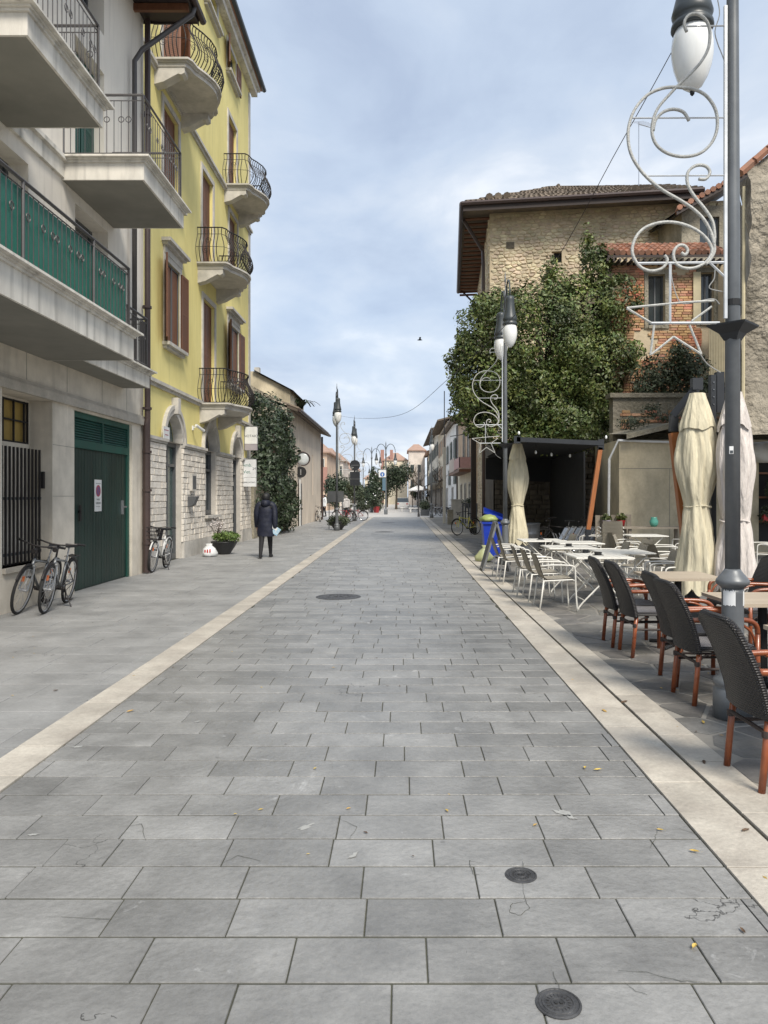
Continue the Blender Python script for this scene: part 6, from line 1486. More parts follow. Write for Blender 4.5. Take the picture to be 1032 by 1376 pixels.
# ================================================================== BICYCLES
def bicycle(label, frame_mat, x=0, y=0, rz=0, lean=0, basket=False, rack=True, group='parked bicycles', detail=True):
    t = thing('bicycle', (0,0,0), label, 'bicycle', group)
    R_ = .335; WB_ = 1.04; SP = 14 if detail else 10
    for cx_, nm in ((0, 'front_wheel'), (-WB_, 'rear_wheel')):
        cir = [(cx_+R_*math.cos(a), 0, R_+R_*math.sin(a)) for a in [k/30*6.283 for k in range(30)]]
        wh = MB().tube([(cx_+(R_-.035)*math.cos(a), 0, R_+(R_-.035)*math.sin(a)) for a in [k/30*6.283 for k in range(30)]], .010, 5, closed=True).build(nm, chrome_m, t)
        MB().tube([(c[0], c[1], c[2]) if False else (cx_+(R_-.018)*math.cos(a), 0, R_+(R_-.018)*math.sin(a)) for c, a in zip(cir, [k/30*6.283 for k in range(30)])], .021, 7, closed=True).build('tyre', rubber_m, wh, smooth=True)
        m = MB()
        for k in range(SP): a = k/SP*6.283; m.tube([(cx_,.02*(-1)**k,R_),(cx_+(R_-.04)*math.cos(a),0,R_+(R_-.04)*math.sin(a))], .0022, 3, cap=False)
        m.build('spokes', chrome_m, wh); MB().tube([(cx_,-.05,R_),(cx_,.05,R_)], .02, 8).build('hub', chrome_m, wh)
        if detail:
            m = MB(); m.box(cx_+.06,cx_+.10,-.012,.012,R_+.13,R_+.20); m.build('reflector', orange_m, wh)
    bb = (-.60,0,.28); seat = (-.74,0,.78); head = (-.17,0,.76); headb = (-.12,0,.62)
    m = MB().tube([headb,bb],.019,8).tube([(-.16,0,.73),(-.71,0,.66)],.016,8).tube([bb,(-.73,0,.74)],.017,8).tube([headb,head],.022,8)
    for s in (-1,1): m.tube([bb,(-WB_,s*.055,R_)],.010,6).tube([(-.71,0,.68),(-WB_,s*.055,R_)],.009,6)
    m.build('frame', frame_mat, t, smooth=True)
    m = MB()
    for s in (-1,1): m.tube([(-.125,s*.03,.66),(-.09,s*.055,.58),(0,s*.055,R_)], .013, 6)
    m.tube([(-.12,-.05,.66),(-.12,.05,.66)], .018, 6); m.build('fork', frame_mat, t)
    MB().tube([(-.17,0,.76),(-.20,0,.93)],.014,6).tube(smooth_path([Vector(p) for p in ((-.30,-.31,.96),(-.20,-.24,.97),(-.17,-.08,.94),(-.17,.08,.94),(-.20,.24,.97),(-.30,.31,.96))],3),.012,6).build('handlebar', iron_m, t)
    for s in (-1,1): MB().tube([(-.22,s*.25,.968),(-.32,s*.315,.958)],.018,6).build('grip', rubber_m, t)
    MB().tube([(-.10,0,.88),(-.06,0,.87)],.035,8).build('headlight', iron_m, t)
    m = MB().tube([(-.73,0,.74),(-.76,0,.87)],.012,6).build('seat_post', chrome_m, t)
    m = MB(); sd = [(-.90,.075),(-.86,.085),(-.78,.06),(-.66,.025),(-.62,.018)]
    tp_ = [(x_,w_,.90) for x_, w_ in sd] + [(x_,-w_,.90) for x_, w_ in sd[::-1]]; m.q(*tp_); m.q(*[(a,b,.865) for a, b, c in tp_])
    for k in range(len(tp_)): a, b = tp_[k], tp_[(k+1)%len(tp_)]; m.q(a,b,(b[0],b[1],.865),(a[0],a[1],.865))
    m.build('saddle', black_m, t)
    MB().tube([(-.60,-.06,.28),(-.60,.06,.28)],.03,8).tube([(-.60,.07,.28),(-.68,.07,.13)],.009,5).tube([(-.60,-.07,.28),(-.52,-.07,.43)],.009,5).box(-.73,-.63,.07,.16,.115,.135).box(-.57,-.47,-.16,-.07,.42,.44).build('crank', iron_m, t)
    m = MB(); ch = [(-.60+.085*math.cos(a), .045, .28+.085*math.sin(a)) for a in [k/16*6.283 for k in range(16)]]; m.tube(ch,.007,4,closed=True).tube([(-.60,.045,.36),(-WB_,.045,R_+.04)],.005,4).tube([(-.60,.045,.20),(-WB_,.045,R_-.04)],.005,4); m.build('chain', iron_m, t)
    for cx_, a0_, a1_ in ((0,.5,2.4),(-WB_,.3,2.9)):
        m = MB(); m.tube([(cx_+(R_+.02)*math.cos(a), 0, R_+(R_+.02)*math.sin(a)) for a in [a0_+(a1_-a0_)*k/10 for k in range(11)]], .017, 6); m.build('mudguard', frame_mat if basket else iron_m, t)
    MB().tube([(-.66,.05,.26),(-.60,.20,.0)],.009,5).build('kickstand', iron_m, t)
    if rack:
        m = MB()
        for s in (-1,1): m.tube([(-.78,s*.05,.72),(-1.22,s*.06,.72)],.006,5).tube([(-WB_,s*.06,R_),(-1.1,s*.06,.72)],.005,5)
        for k in range(4): m.tube([(-.85-k*.1,-.055,.72),(-.85-k*.1,.055,.72)],.005,4)
        m.build('luggage_rack', iron_m, t)
    if basket:
        m = MB()
        for k in range(9): u_ = -.14+k*.035; m.tube([(.22,u_,.95),(.17,u_*.8,.70)],.005,4).tube([(-.02,u_,.95),(.0,u_*.8,.70)],.005,4)
        for z, s in ((.95,1),(.87,.95),(.79,.9),(.71,.82)): m.tube([(-.02,-.15*s,z),(.22,-.15*s,z),(.22,.15*s,z),(-.02,.15*s,z)],.006,4,closed=True)
        for k in range(7): u_=-.01+k*.035; m.tube([(u_,-.15,.95),(u_,-.125,.70)],.005,4).tube([(u_,.15,.95),(u_,.125,.70)],.005,4)
        m.box(.0,.19,-.12,.12,.695,.705); m.build('basket', iron_m, t)
    t.location = (x,y,0); t.rotation_euler = (lean*math.cos(0), 0, rz)
    t.rotation_mode = 'XYZ'
    t.matrix_basis = Matrix.Translation((x,y,0)) @ Matrix.Rotation(rz,4,'Z') @ Matrix.Rotation(lean,4,'X')
    return t
D = math.radians
bicycle('silver mountain bicycle leaning on the wall by the barred window', silver_m, -5.22,10.1, D(-84), -.22, rack=False, group=None)
bicycle('dark silver bicycle parked on its stand in front of the green garage door', silver_m, -4.88,10.15, D(-81), -.14, group=None)
bicycle('white bicycle with front basket leaning by the brown drainpipe', bwhite_m, -5.24,15.6, D(-88), -.10, basket=True, group=None)
yelb = M('yellow_bike_paint', (.50,.48,.06), None, 9, .35, dirt_shade=0); redb = M('red_bike_paint', (.38,.03,.04), None, 9, .35, dirt_shade=0)
bicycle('yellow bicycle with black tyres near the brown pole on the right pavement', yelb, 2.28,30.5, D(-140), .06, group=None)
bicycle('white bicycle against the far corner of the beige house', bwhite_m, -5.15,46.8, D(-70), -.1, detail=False)
bicycle('red bicycle behind the flower bowl lamp post', redb, -4.2,47.5, D(-200), .08, detail=False)
bicycle('dark red bicycle right of the red one by the lamp post', redb, -3.55,49.0, D(-190), -.08, detail=False)
for x, y, a, l, mt in ((2.5,60,170,'leftmost bicycle at the far right stand',chrome_m),(3.2,60.6,165,'middle bicycle at the far right stand',iron_m),(3.9,60.2,172,'rightmost bicycle at the far right stand',chrome_m)):
    bicycle(l, mt, x, y, D(a), .05, detail=False, group='bicycles at the far right stand')

bicycle('dark bicycle standing in the shade at the back of the cafe shelter', iron_m, 4.2,22.0, D(178), .05, group='bicycles in the cafe shelter')
bicycle('bicycle leaning behind the folded silver chairs in the shelter', silver_m, 5.0,21.4, D(172), -.1, group='bicycles in the cafe shelter')
# ================================================================== PEOPLE
def skin_mesh(name, verts, edges, radii, mat, root=0, sub=2):
    me = bpy.data.meshes.new(name); me.from_pydata(verts, edges, []); me.update()
    o = bpy.data.objects.new(name, me); C.objects.link(o)
    s = o.modifiers.new('skin', 'SKIN'); s.use_smooth_shade = True
    sv = me.skin_vertices[0].data
    for i, r_ in enumerate(radii): sv[i].radius = r_ if isinstance(r_, tuple) else (r_, r_); sv[i].use_root = (i == root)
    sb = o.modifiers.new('sub', 'SUBSURF'); sb.levels = sb.render_levels = sub
    dg = bpy.context.evaluated_depsgraph_get(); dg.update()
    m2 = bpy.data.meshes.new_from_object(o.evaluated_get(dg)); bpy.data.objects.remove(o)
    m2.materials.clear()
    for mm in (mat if isinstance(mat, (list, tuple)) else [mat]): m2.materials.append(mm)
    return m2
def person(loc, rz, H, label, coat, legs_m, hair_m, coat_len=.60, stride=.16, holding=None, group=None, coat_top=.845):
    """walks towards local +y; H = standing height"""
    t = thing('person', loc, label, 'person', group); ORG[t.name] = Vector((0,0,0))
    s = H
    V = [(0,0,.53),(0,.005,.60),(0,.01,.70),(0,.0,.80),(0,.0,.845),(0,.008,.875),(0,.012,.905),(0,.018,.945),(0,.016,.985)]
    E_ = [(0,1),(1,2),(2,3),(3,4),(4,5),(5,6),(6,7),(7,8)]
    Rr = [.085,.078,.085,.07,.036,.034,.052,.058,.040]
    for sd, st in ((-1, -stride), (1, stride)):
        i = len(V); V += [(sd*.052,0,.51),(sd*.055,st*.42+.02,.285),(sd*.055,st*.95-(.02 if st < 0 else 0),.06),(sd*.055,st*.95-(.0 if st < 0 else 0)-.01,.028 if st > 0 else .045),(sd*.06,st*.95+.085,.018 if st > 0 else .022)]
        E_ += [(0,i),(i,i+1),(i+1,i+2),(i+2,i+3),(i+3,i+4)]; Rr += [.062,.044,.028,.027,.024]
        i = len(V); fw = -st*.35
        V += [(sd*.105,0,.815),(sd*.135,fw*.25-.01,.645),(sd*.145,fw+.03,.50),(sd*.147,fw+.045,.465)]
        E_ += [(3,i),(i,i+1),(i+1,i+2),(i+2,i+3)]; Rr += [.042,.032,.022,.020]
        h = len(V)-1
        for k in range(4):
            j = len(V); bx_ = (k-1.5)*.0105
            V += [(sd*.148, fw+.045+bx_, .448), (sd*.147, fw+.048+bx_, .425), (sd*.143, fw+.052+bx_, .408+.003*abs(k-1))]; E_ += [(h,j),(j,j+1),(j+1,j+2)]; Rr += [.0062,.0055,.0046]
        j = len(V); V += [(sd*.140, fw+.066, .452), (sd*.134, fw+.072, .432)]; E_ += [(h,j),(j,j+1)]; Rr += [.0065,.005]
    V = [tuple(c*s for c in v) for v in V]; Rr = [r_*s for r_ in Rr]
    me = skin_mesh('body', V, E_, Rr, [legs_m, skin_m])
    for p in me.polygons:
        c = p.center; p.material_index = 1 if (c.z > .86*s or (abs(c.x) > .11*s and c.z < .475*s and c.z > .38*s)) else 0
    o = bpy.data.objects.new('body', me); link(o, t)
    # coat: one continuous shell, torso + sleeves
    z0 = coat_len*.56
    ct = MB(); n = 28; rows = 22
    for i in range(rows+1):
        q_ = i/rows; z = z0 + (coat_top - z0)*q_
        wx = .118 + .012*(1-q_) if q_ < .8 else .118*(1-((q_-.8)/.2)**2*.62)
        wy = .082 + .014*(1-q_) if q_ < .8 else .082*(1-((q_-.8)/.2)**2*.4)
        wx -= .010*math.exp(-((q_-.5)/.14)**2)
        for j in range(n):
            a = 2*math.pi*j/n; f_ = 1 + .025*math.sin(3*a+z*25) + .02*math.sin(7*a-z*40) + .03*(math.sin(i*1.9))*.5*(q_ > .1)
            ct.v.append((wx*f_*math.cos(a)*s, wy*f_*math.sin(a)*s + .004*s, z*s))
    for i in range(rows):
        for j in range(n): j2=(j+1)%n; ct.f.append((i*n+j,i*n+j2,(i+1)*n+j2,(i+1)*n+j)); ct.m.append(0)
    for sd, st in ((-1, -stride), (1, stride)):
        fw = -st*.35
        ct.tube(smooth_path([Vector((a*s,b*s,c*s)) for a, b, c in ((sd*.06,0,.825),(sd*.105,0,.812),(sd*.132,-.004,.74),(sd*.140,fw*.25-.01,.645),(sd*.147,fw+.03,.50),(sd*.148,fw+.035,.475))],3), [k_*s for k_ in ([.045,.052,.052,.051,.050,.049,.048,.047,.046,.045,.043,.041,.038,.034,.032,.030])], 12)
    o = ct.build('coat', coat, None, smooth=True); o.parent = t
    hd = MB(); hd.lathe([(.062*s,.80*s),(.078*s,.825*s),(.074*s,.865*s),(.055*s,.892*s),(.03*s,.90*s)], (0,-.025*s,0), 20, fn=lambda a, z: 1+.08*math.sin(3*a)); o = hd.build('hood', coat, None, smooth=True); o.parent = t
    hr = MB(); hr.lathe([(.044*s,.885*s),(.060*s,.905*s),(.066*s,.94*s),(.060*s,.975*s),(.04*s,.998*s),(.01*s,1.006*s)], (0,.004*s,0), 18, fn=lambda a, z: 1+.05*math.sin(5*a+z*30)); 
    hr.v = [(v[0], v[1] - (.008*s if v[1] < 0 else 0) if not (v[1] > .04*s and v[2] < .955*s) else .035*s, v[2]) for v in hr.v]
    o = hr.build('hair', hair_m, None, smooth=True); o.parent = t
    for sd, st in ((-1, -stride), (1, stride)):
        sh = MB(); yb = st*.95*s; zb = 0 if st > 0 else .012*s
        sh.tube([Vector((sd*.056*s, yb-.038*s, .024*s+zb)), Vector((sd*.057*s, yb+.0*s, .028*s+zb)), Vector((sd*.06*s, yb+.06*s, .020*s+zb)), Vector((sd*.062*s, yb+.105*s, .014*s+zb))], [.026*s,.031*s,.027*s,.014*s], 10)
        sh.v = [(v[0], v[1], max(v[2], .002)) for v in sh.v]; o = sh.build('shoe', black_m, None, smooth=True); o.parent = t
    # face
    fc = MB(); fc.tube([(0,.066*s,.945*s),(0,.082*s,.925*s),(0,.068*s,.918*s)], .008*s, 6); o = fc.build('nose', skin_m, None); o.parent = t
    for sd in (-1,1):
        ey = MB(); ey.lathe([(.001,-.006*s),(.006*s,0),(.001,.006*s)], (sd*.022*s,.066*s,.945*s), 8); o = ey.build('eye', ink_m, None); o.parent = t
    t.location = loc; t.rotation_euler = (0,0,rz)
    return t
person((-3.54,19.35,0), .05, 1.68, 'person in long dark navy hooded coat walking away on the left pavement, holding a package', navy_m, blk_m, M('black_hair', (.008,.008,.009), None, 9, .6, dirt_shade=0), stride=.17)
t = thing('package', (-3.2,19.3,.72), 'blue and white package held by the walking person', 'package')
m = MB(); m.rbox((-3.265,19.33,.70), (.17,.07,.19), Matrix.Rotation(.6,3,'Y')); m.build('pack', M('pale_blue_wrap', (.16,.38,.55), (.55,.62,.66), 14, .4, dirt_shade=0), t); m = MB(); m.rbox((-3.31,19.33,.785), (.18,.075,.08), Matrix.Rotation(.6,3,'Y')); m.build('top_fold', signw_m, t)
person((-4.12,55.2,0), .5, 1.62, 'distant person in a pale jacket and black trousers by the moped', M('pale_jacket', (.55,.53,.52), None, 9, .8, dirt_shade=0), blk_m, M('grey_hair', (.30,.27,.25), None, 9, .8), coat_len=.82, stride=.05)
person((-6.1,58.5,0), 2.2, 1.72, 'distant person in white top beside the parked bicycles at left', signw_m, blk_m, MATS['black_hair'], coat_len=.85, stride=.04)
# moped
t = thing('moped', (-3.8,56.5,0), 'small white and black moped beside the distant person', 'moped')
m = MB()
for y in (56.0, 57.2): m.tube([(-3.65, y+.22*math.cos(a), .25+.22*math.sin(a)) for a in [k/16*6.283 for k in range(16)]], .05, 6, closed=True)
m.build('wheel', rubber_m, t); MB().tube([(-3.65,56.0,.3),(-3.65,56.15,.95)],.06,6).tube([(-3.9,56.2,1.02),(-3.4,56.2,1.02)],.02,6).rbox((-3.65,56.9,.62),(.26,.7,.28),Matrix.Identity(3)).rbox((-3.65,56.5,.30),(.28,.5,.08),Matrix.Identity(3)).build('body', signw_m, t); MB().rbox((-3.65,56.85,.80),(.26,.6,.08),Matrix.Identity(3)).build('seat', black_m, t)

# ================================================================== FAR STREET
def far_house(name, x0, x1, y0, y1, h, wallm, roofm, label, side=None, wins=(), roof='gable', over=.5, shut=None, front=None):
    """side: facade plane towards the street (x of plane, +1 faces +x / -1 faces -x); wins: (y0,y1,z0,z1); front: windows facing the camera (x0,x1,z0,z1)"""
    t = thing(name, ((x0+x1)/2, y0, 0), label, 'house')
    m = MB(); m.box(x0,x1,y0,y1,0,h); m.build('wall', wallm, t)
    m = MB(); xm = (x0+x1)/2; rh = h + (x1-x0)*.16
    if roof == 'gable':
        for dz in (0, .16): m.q((x0-over,y0-.3,h-.05+dz),(xm,y0-.3,rh+dz),(xm,y1+.3,rh+dz),(x0-over,y1+.3,h-.05+dz)).q((x1+over,y0-.3,h-.05+dz),(xm,y0-.3,rh+dz),(xm,y1+.3,rh+dz),(x1+over,y1+.3,h-.05+dz))
        m.q((x0-over,y0-.3,h-.05),(xm,y0-.3,rh),(xm,y0-.3,rh+.16),(x0-over,y0-.3,h+.11)).q((x1+over,y0-.3,h-.05),(xm,y0-.3,rh),(xm,y0-.3,rh+.16),(x1+over,y0-.3,h+.11)); m.q((x0,y0,h),(x1,y0,h),(xm,y0,rh))
        m.box(x0-over-.02,x0-over,y0-.3,y1+.3,h-.05,h+.11).box(x1+over,x1+over+.02,y0-.3,y1+.3,h-.05,h+.11)
    else:
        m.q((x0-over,y0-over,h),(x1+over,y0-over,h),(xm+.5,(y0+y1)/2,rh+1),(xm-.5,(y0+y1)/2,rh+1)); m.q((x0-over,y1+over,h),(x0-over,y0-over,h),(xm-.5,(y0+y1)/2,rh+1)); m.q((x1+over,y0-over,h),(x1+over,y1+over,h),(xm+.5,(y0+y1)/2,rh+1)); m.q((x1+over,y1+over,h),(x0-over,y1+over,h),(xm-.5,(y0+y1)/2,rh+1),(xm+.5,(y0+y1)/2,rh+1)); m.box(x0-over,x1+over,y0-over,y1+over,h-.12,h-.02)
    m.build('roof', roofm, t)
    if side:
        sx = x1 if side > 0 else x0; f = Fr((sx,0,0),(0,1,0),(0,0,1),(side,0,0))
        for (a, b, c, d) in wins:
            w_ = f.box(MB(),a,b,c,d,.01,.05).build('door' if c < .2 else 'window', glass_m, t)
            m = MB(); f.box(m,a-.12,a,c,d+.1,.0,.09); f.box(m,b,b+.12,c,d+.1,0,.09); f.box(m,a,b,d,d+.1,0,.09); m.build('frame', trim_m, w_)
            if shut and c > 2.5:
                f.box(MB(),a-.62,a-.1,c,d,.03,.10).build('shutter', shut, t); f.box(MB(),b+.1,b+.62,c,d,.03,.10).build('shutter', shut, t)
    if front:
        f = Fr((0,y0,0),(1,0,0),(0,0,1),(0,-1,0))
        for (a, b, c, d) in front:
            w_ = f.box(MB(),a,b,c,d,.01,.06).build('window', glass_m, t)
            m = MB(); f.box(m,a-.1,a,c-.1,d+.1,0,.1); f.box(m,b,b+.1,c-.1,d+.1,0,.1); f.box(m,a,b,c-.1,c,0,.1); f.box(m,a,b,d,d+.1,0,.1); m.build('frame', trim_m, w_)
    return t
ftile_m = M('far_roof_tile', (.42,.27,.20), (.34,.23,.18), 2, .9)  # paler tile, distance haze put into the colour
cream2 = M('far_cream_plaster', (.78,.70,.54), None, .7, .9, dirt_shade=.15); white2 = M('far_white_plaster', (.84,.82,.78), None, .7, .9, dirt_shade=.12)  # plasters lightened in colour for haze and the street's shadow side
orange2 = M('far_orange_plaster', (.66,.50,.38), None, .7, .9, dirt_shade=.15); pink2 = M('far_pink_plaster', (.70,.62,.55), None, .7, .9, dirt_shade=.15); grey2 = M('far_grey_cream', (.72,.68,.58), None, .7, .9, dirt_shade=.15)  # washed-out tones, haze painted into the plaster colours
gsh = M('grey_green_shutter', (.10,.13,.12), None, 5, .6); redw = M('far_red_plaster', (.40,.22,.18), None, .7, .9)
B1 = far_house('brick_house', 4.3,11,44.2,56.8,7.1,M('far_brick_wall', (.66,.44,.28), (.58,.47,.34), 9, .95, bump=.5, bscale=30, dirt_shade=.3),tile_m,'brick fronted house with a pink panelled balcony on the right', -1, [(46,47,0,2.4),(49.2,50.2,.0,2.4),(52.5,53.5,.0,2.4),(47,48,4.1,6.0),(50.5,51.4,4.1,6.0)])  # brick colour lightened to offset its shadow side
MB().box(4.26,4.299,44.2,56.8,0,3.1).build('ground_floor_plaster', cream2, B1); MB().box(3.5,4.3,45.5,55.0,3.1,3.28).build('balcony_slab', brown_m, B1); MB().box(3.5,3.55,45.5,50,3.35,4.0).box(3.5,4.3,45.5,45.55,3.35,4.0).build('balcony_panel', M('pink_panel', (.62,.36,.33), None, 5, .6), B1); MB().box(3.5,3.55,50,55,3.3,4.2).build('balcony_panel', M('pale_panel', (.60,.50,.42), None, 5, .6), B1)
m = MB(); m.tube([(4.2,56.7,7.0),(4.2,56.7,0)],.06); m.build('drainpipe', pipe_m, B1)
far_house('townhouse', 4.3,11,57,72.5,7.6,white2,tile_m,'white three window house right of the cream one, with grey shutters', -1, [(59.5,60.4,4.6,6.2),(64,64.9,4.6,6.2),(69,69.9,4.6,6.2),(59.5,60.4,2.6,3.9),(66,66.9,2.6,3.9),(62,63,0,2.3),(69.5,70.6,0,2.3)], shut=gsh)
Bc = far_house('townhouse', 4.5,12,73,92,9.0,cream2,tile_m,'tall cream house with wide eaves and orange shutters', -1, [(a,a+1.1,z,z+1.6) for a in (75,79.5,84,88.5) for z in (3.3,6.2)]+[(77,78.5,0,2.5),(82,83.5,0,2.5)], over=1.0, shut=orange2)
MB().box(6,6.6,75,75.6,9,11.2).box(5.9,6.7,74.9,75.7,11.2,11.5).build('chimney', trim_m, Bc)
Bd = far_house('townhouse', 4.6,12,93,125,10.0,grey2,tile_m,'pale yellow house farther down with dark shutters and a roof chimney', -1, [(a,a+1.3,z,z+1.7) for a in (95,100,105,110,116,121) for z in (3.6,6.8)], over=1.0, shut=gsh)
MB().box(6,7,96,97,10.5,12).build('chimney', trim_m, Bd)
far_house('townhouse', 5,14,126,148,9.2,cream2,ftile_m,'farthest house on the right side of the street', -1, [(a,a+1.3,z,z+1.7) for a in (128,134,140) for z in (3.6,6.4)], over=.8, shut=gsh)
far_house('townhouse', -3.7,1.1,150,160,8.9,cream2,ftile_m,'plain cream gable closing the street behind the dark tree', roof='hip', over=.2)
t = thing('chimney_pair', (-3.4,150,9), 'two red brick chimneys above the cream building at the street end', 'chimneys'); MB().box(-4.3,-3.6,150,151,0,11.0).box(-2.4,-1.8,150.2,151,8.9,11.0).build('stack', redw, t)
far_house('townhouse', 1.3,4.4,142,152,10.4,pink2,ftile_m,'pinkish grey house at the street end right of the cream gable', front=[(1.7,2.3,6.2,7.6),(3.0,3.6,6.2,7.6),(1.7,2.3,3.4,4.8),(3.0,3.6,3.4,4.8)], roof='hip', over=.3)
OH = far_house('townhouse', -12,-8.45,84,96,6.6,orange2,ftile_m,'orange house just past the beige house on the left', front=[(-9.2,-8.8,4.6,5.8),(-9.2,-8.8,2.6,3.8)], roof='hip', over=.35)
MB().box(-9.3,-8.4,83.8,84,2.4,4.9).build('balcony_panel', redw, OH)
far_house('townhouse', -11.2,-9.0,97,108,6.9,cream2,ftile_m,'narrow cream house with red roof on the left far side', front=[(-10.2,-9.8,4.6,5.8),(-9.6,-9.3,4.6,5.8),(-10.2,-9.8,2.6,3.8)], roof='hip', over=.3)
far_house('townhouse', -12.5,-9.3,118,130,7.3,pink2,ftile_m,'pink house with red roof farther down on the left', front=[(-10.8,-10.2,5.0,6.4),(-9.9,-9.5,5.0,6.4),(-10.8,-10.2,2.4,3.8)], roof='hip', over=.4)
Bw = far_house('apartment_block', -10.2,-8.0,131,142,6.4,white2,ftile_m,'white terraced block with balconies behind the left lamp posts', front=[(-9.8,-9.2,4.2,5.6),(-8.9,-8.3,4.2,5.6),(-9.8,-9.2,1.8,3.2),(-8.9,-8.3,1.8,3.2)], roof='hip', over=.2)
for z in (1.4,3.7): MB().box(-10.3,-7.9,130.2,131,z,z+.15).box(-10.3,-7.9,130.2,130.3,z+.15,z+.8).build('balcony', signw_m, Bw)
far_house('townhouse', -8.2,-4.6,165,175,5.6,cream2,ftile_m,'low pale house far behind the christmas tree', front=[(-7.6,-7.0,3,4.2),(-6.2,-5.6,3,4.2)], roof='hip', over=.3)
# awning on the right with cafe fronts
AW = thing('cafe_awning', (3.4,95,2.6), 'long pale pink awning over the far right cafe fronts', 'awning'); m = MB(); m.q((4.5,74,3.5),(4.5,122,3.5),(2.2,122,2.6),(2.2,74,2.6)).q((2.2,74,2.6),(2.2,122,2.6),(2.2,122,2.25),(2.2,74,2.25)).q((4.5,74,3.45),(4.5,122,3.45),(2.2,122,2.55),(2.2,74,2.55)); m.build('canopy', M('awning_cloth', (.60,.50,.45), None, 2, .9), AW)
m = MB()
for y in range(75,122,6): m.tube([(2.3,y,0),(2.3,y,2.6)],.04,6)
m.build('posts', signw_m, AW); MB().box(4.3,4.48,74,122,0,2.5).build('shop_front', frame_m, AW)
# concrete block and wall near right bikes
t = thing('concrete_pier', (3.15,44,0), 'pale concrete pier by the right pavement before the white house', 'pier'); MB().box(2.95,3.5,44,44.6,0,1.37).box(2.91,3.54,43.96,44.64,1.37,1.43).build('pier', trim_m, t); MB().box(2.6,2.93,42.3,42.6,0,.85).build('low_block', conc_m, t)
t = thing('garden_fence', (3.6,43.8,0), 'low grey slatted fence with a hedge behind the pier', 'fence')
for k in range(9): MB().box(3.55+k*.16,3.66+k*.16,43.9,43.94,0,1.2).build('slat', frame_m, t)
t = thing('hedge', (4.1,45,1), 'small dark hedge showing over the slatted fence', 'hedge'); leaves([(4.2,44.6,1.2,.7,.4,.35)], 900, .09, leafd_m, 'foliage', t, shell=.1); MB().tube([(4.2,44.6,0),(4.2,44.6,1.1)],.05).build('stem', bark_m, t)
# mast
t = thing('flag_mast', (2.5,43.8,0), 'tall thin pale mast rising by the far right pavement', 'mast'); MB().tube([(2.5,43.8,0),(2.5,43.8,4.5)],.09,8).build('lower_tube', grey2, t); MB().tube([(2.5,43.8,4.5),(2.5,43.8,7.8)],.03,6).build('upper_tube', grail_m, t)
t = thing('pale_post', (1.32,58.6,0), 'slim pale post at the end of the light strip', 'post'); MB().tube([(1.32,58.6,0),(1.32,58.6,4.1)],.06,8).build('shaft', grail_m, t); MB().tube([(1.32,58.6,0),(1.32,58.6,.25)],.09,8).build('foot', grail_m, t)
# twin arc lamps
def arc_lamp(x, y, label, h=6.4):
    t = thing('arc_lamp', (x,y,0), label, 'lamp post', 'twin arc lamps on the plaza'); MB().lathe([(.16,0),(.16,.4),(.09,.5),(.07,1.2),(.06,h-1.2),(.10,h-1.1),(.05,h-.9),(.04,h-.1),(.0,h+.1)], (x,y,0), 10).build('shaft', post_m, t)
    for s in (-1,1):
        MB().tube([(x+s*(.42-.42*math.cos(a))*1.0, y, h-.9+.75*math.sin(a)+.0) for a in [k/10*math.pi for k in range(11)]], .03, 6).build('arm', dpost_m, t)
        MB().lathe([(.04,-.1),(.07,-.25),(.10,-.5),(.17,-.7),(.17,-.76)], (x+s*.84,y,h-.85), 10).build('hood', dpost_m, t); MB().lathe([(.15,-.76),(.15,-.9),(.08,-1.1),(.02,-1.15)], (x+s*.84,y,h-.85), 10).build('globe', globe_m, t)
    return t
arc_lamp(-1.42,66,'twin arc lamp carrying the blue pedestrian sign'); arc_lamp(-3.0,74,'twin arc lamp behind the christmas tree',6.5); arc_lamp(-5.3,102,'farthest twin arc lamp on the left of the plaza')
t = thing('pedestrian_sign', (-1.7,65.7,3), 'blue and white square pedestrian sign on the twin arc lamp', 'sign'); f_ = Fr((-1.72,65.78,3.62),(1,0,0),(0,0,1),(0,-1,0))
f_.box(MB(),-.32,.32,-.33,.33,0,.03).build('panel', signw_m, t); m = ring_mesh(f_,0,.2,c=(0,-.08),d=.032); m.build('blue_disc', blue_ink, t); m = MB(); m.q(*[f_.p(a,b,.034) for a, b in ((-.04,-.2),(.04,-.2),(.06,.0),(-.06,.0))]); m.build('figure', signw_m, t); f_.box(MB(),-.0,.28,-1.5,-.4,0,.03).build('arrow_panel', M('slate_blue_panel', (.10,.18,.24), None, 5, .6), t)
MB().tube([(-1.72,65.9,2.2),(-1.42,66,2.2)],.02).tube([(-1.72,65.9,4.0),(-1.42,66,4.0)],.02).build('bracket', grail_m, t)
# trees
XT = thing('christmas_tree', (-2.8,73,0), 'christmas tree with pale baubles in a red tub', 'tree'); leaves([(-2.8,73,1.5,1.0,1.0,.9),(-2.8,73,2.4,.85,.85,.8),(-2.8,73,3.3,.6,.6,.7),(-2.8,73,4.1,.3,.3,.5)], 5200, .14, leafd_m, 'foliage', XT, shell=.2)
MB().tube([(-2.8,73,.3),(-2.8,73,4.4)],.07).build('trunk', bark_m, XT); MB().lathe([(.24,0),(.33,.60),(.36,.62)], (-2.5,72.9,0), 4).build('tub', M('dull_red_tub', (.30,.03,.035), None, 5, .6), XT) ; m = MB()
for k in range(40): a, z = U(0,6.28), U(.8,4.2); r_ = 1.05*(1-(z-.8)/4.4); m.lathe([(.01,-.06),(.06,0),(.01,.06)], (-2.8+r_*math.cos(a), 73+r_*math.sin(a), z), 6)
m.build('baubles', globe_m, XT)
